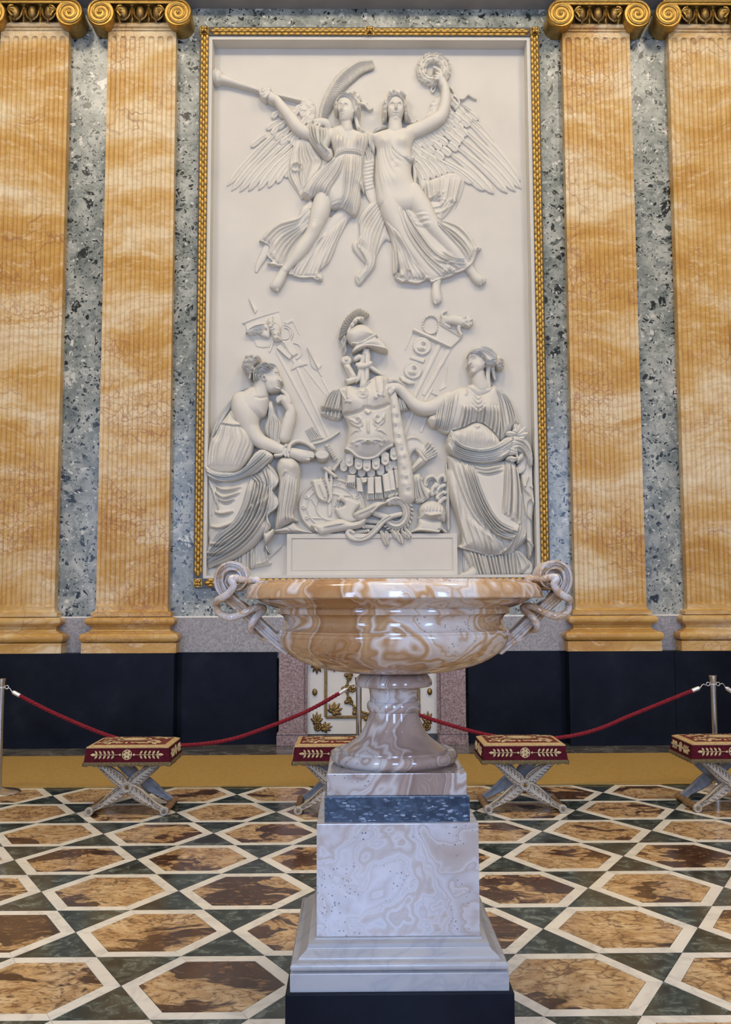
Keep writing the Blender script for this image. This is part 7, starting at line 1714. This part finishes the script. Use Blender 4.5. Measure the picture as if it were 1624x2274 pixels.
S0 = make_stool(); STO = [S0] + [copy_tree(S0) for _ in range(3)]
for t, x, lb in zip(STO, (-1.812, -.162, 1.345, 3.01), (
        'crossed-leg stool with crimson cushion before the left rope post, left of the urn', 'crossed-leg stool with crimson cushion half hidden behind the urn foot',
        'crossed-leg stool with crimson cushion just right of the urn pedestal', 'crossed-leg stool with crimson cushion cut off by the right edge of the photo')):
    t.location = (x, 7.78, 0); tag(t, lb, 'stool', 'crossed-leg stools with crimson cushions')

# ------------------------------------------------------------------ rope barrier
def make_post():
    t = thing('rope_post', '', 'rope post')
    MB().lathe([(.001, .0), (.185, 0), (.188, .008), (.180, .018), (.12, .032), (.06, .042), (.035, .05), (.028, .055), (.001, .056)], 40).build('base', M['steel'], t, smooth=40)
    MB().lathe([(.025, .05), (.025, .94)], 24).build('pole', M['steel'], t, smooth=40)
    MB().lathe([(.025, .925), (.028, .935), (.035, .985), (.036, .998), (.033, 1.0), (.001, 1.0)], 28).build('cap', M['steel'], t, smooth=40)
    mb = MB().lathe([(.026, -.004), (.031, -.004), (.031, .004), (.026, .004)], 24, (0, 0, .925))
    for s in (-1, 1): mb.tube([(s * (.029 + .016 * (1 - math.cos(a))), 0, .925 + .016 * math.sin(a)) for a in np.linspace(0, 2 * PI, 14)], .0035, 6)
    mb.build('hook_ring', M['nickel'], t, smooth=50)
    return t
R0_ = make_post(); POST = [R0_, copy_tree(R0_), copy_tree(R0_)]
YP = 8.72
for t, x, lb in zip(POST, (-3.16, .027, 3.215), ('steel rope post at the left edge of the photo', 'steel rope post half hidden behind the urn stem', 'steel rope post at the right, behind the last stool')):
    t.location = (x, YP, .0); tag(t, lb, 'rope post', 'steel rope posts')
def rope(pts, lb, n_turn=.062):
    p = cr(pts, 24); seg = np.linalg.norm(np.diff(p, axis=0), axis=1); s = np.concatenate([[0], np.cumsum(seg)])
    m = int(s[-1] / .009); q = np.stack([np.interp(np.linspace(0, s[-1], m), s, p[:, k]) for k in range(3)], 1); ss = np.linspace(0, s[-1], m)
    t = thing('barrier_rope', lb, 'rope', tuple(q[m // 2]), group='red barrier ropes'); o0 = q[m // 2]
    tg = np.gradient(q, axis=0); tg /= np.linalg.norm(tg, axis=1)[:, None]
    b = np.cross(tg, (0, 1, 0)); b /= np.linalg.norm(b, axis=1)[:, None]; c = np.cross(b, tg)
    e = slice(8, m - 8)
    for k in range(3):
        a = ss / n_turn * 2 * PI / 1.6 + k * 2 * PI / 3
        path = q + (np.cos(a)[:, None] * b + np.sin(a)[:, None] * c) * .0088 - o0
        MB().tube(path[e], .0102, 7).build('strand', M['rope'], t, smooth=60)
    for i0, i1, sgn in ((0, 9, 1), (m - 1, m - 10, -1)):
        d = q[i1] - q[i0]; d /= np.linalg.norm(d)
        a0 = q[i0] - o0
        MB().tube([a0 - d * .0, a0 + d * .012, a0 + d * .016, a0 + d * .082], [.008, .012, .0185, .0185], 14).build('end_cap', M['nickel'], t, smooth=40)
        MB().tube([a0 - d * .052 + np.array([0, 0, .018 * math.sin(x_)]) + d * (.05 * (x_ / PI)) for x_ in np.linspace(0, PI, 9)], .0035, 6).build('hook', M['nickel'], t, smooth=50)
    return t
hz = lambda l: [(x, YP, z) for x, z in l]
rope(hz([(-3.07, .888), (-2.70, .700), (-2.206, .497), (-1.85, .420), (-1.528, .408), (-1.20, .440), (-.926, .513), (-.444, .698), (-.075, .900)]), 'red twisted rope sagging between the left post and the urn')
rope(hz([(.135, .900), (.35, .772), (.57, .662), (1.084, .506), (1.45, .448), (1.83, .459), (2.15, .525), (2.46, .648), (2.80, .78), (3.10, .895)]), 'red twisted rope sagging between the urn and the right post')
rope(hz([(3.325, .895), (3.45, .82), (3.80, .66), (4.3, .51), (4.8, .46), (5.3, .50)]), 'red twisted rope running off the right edge of the photo')
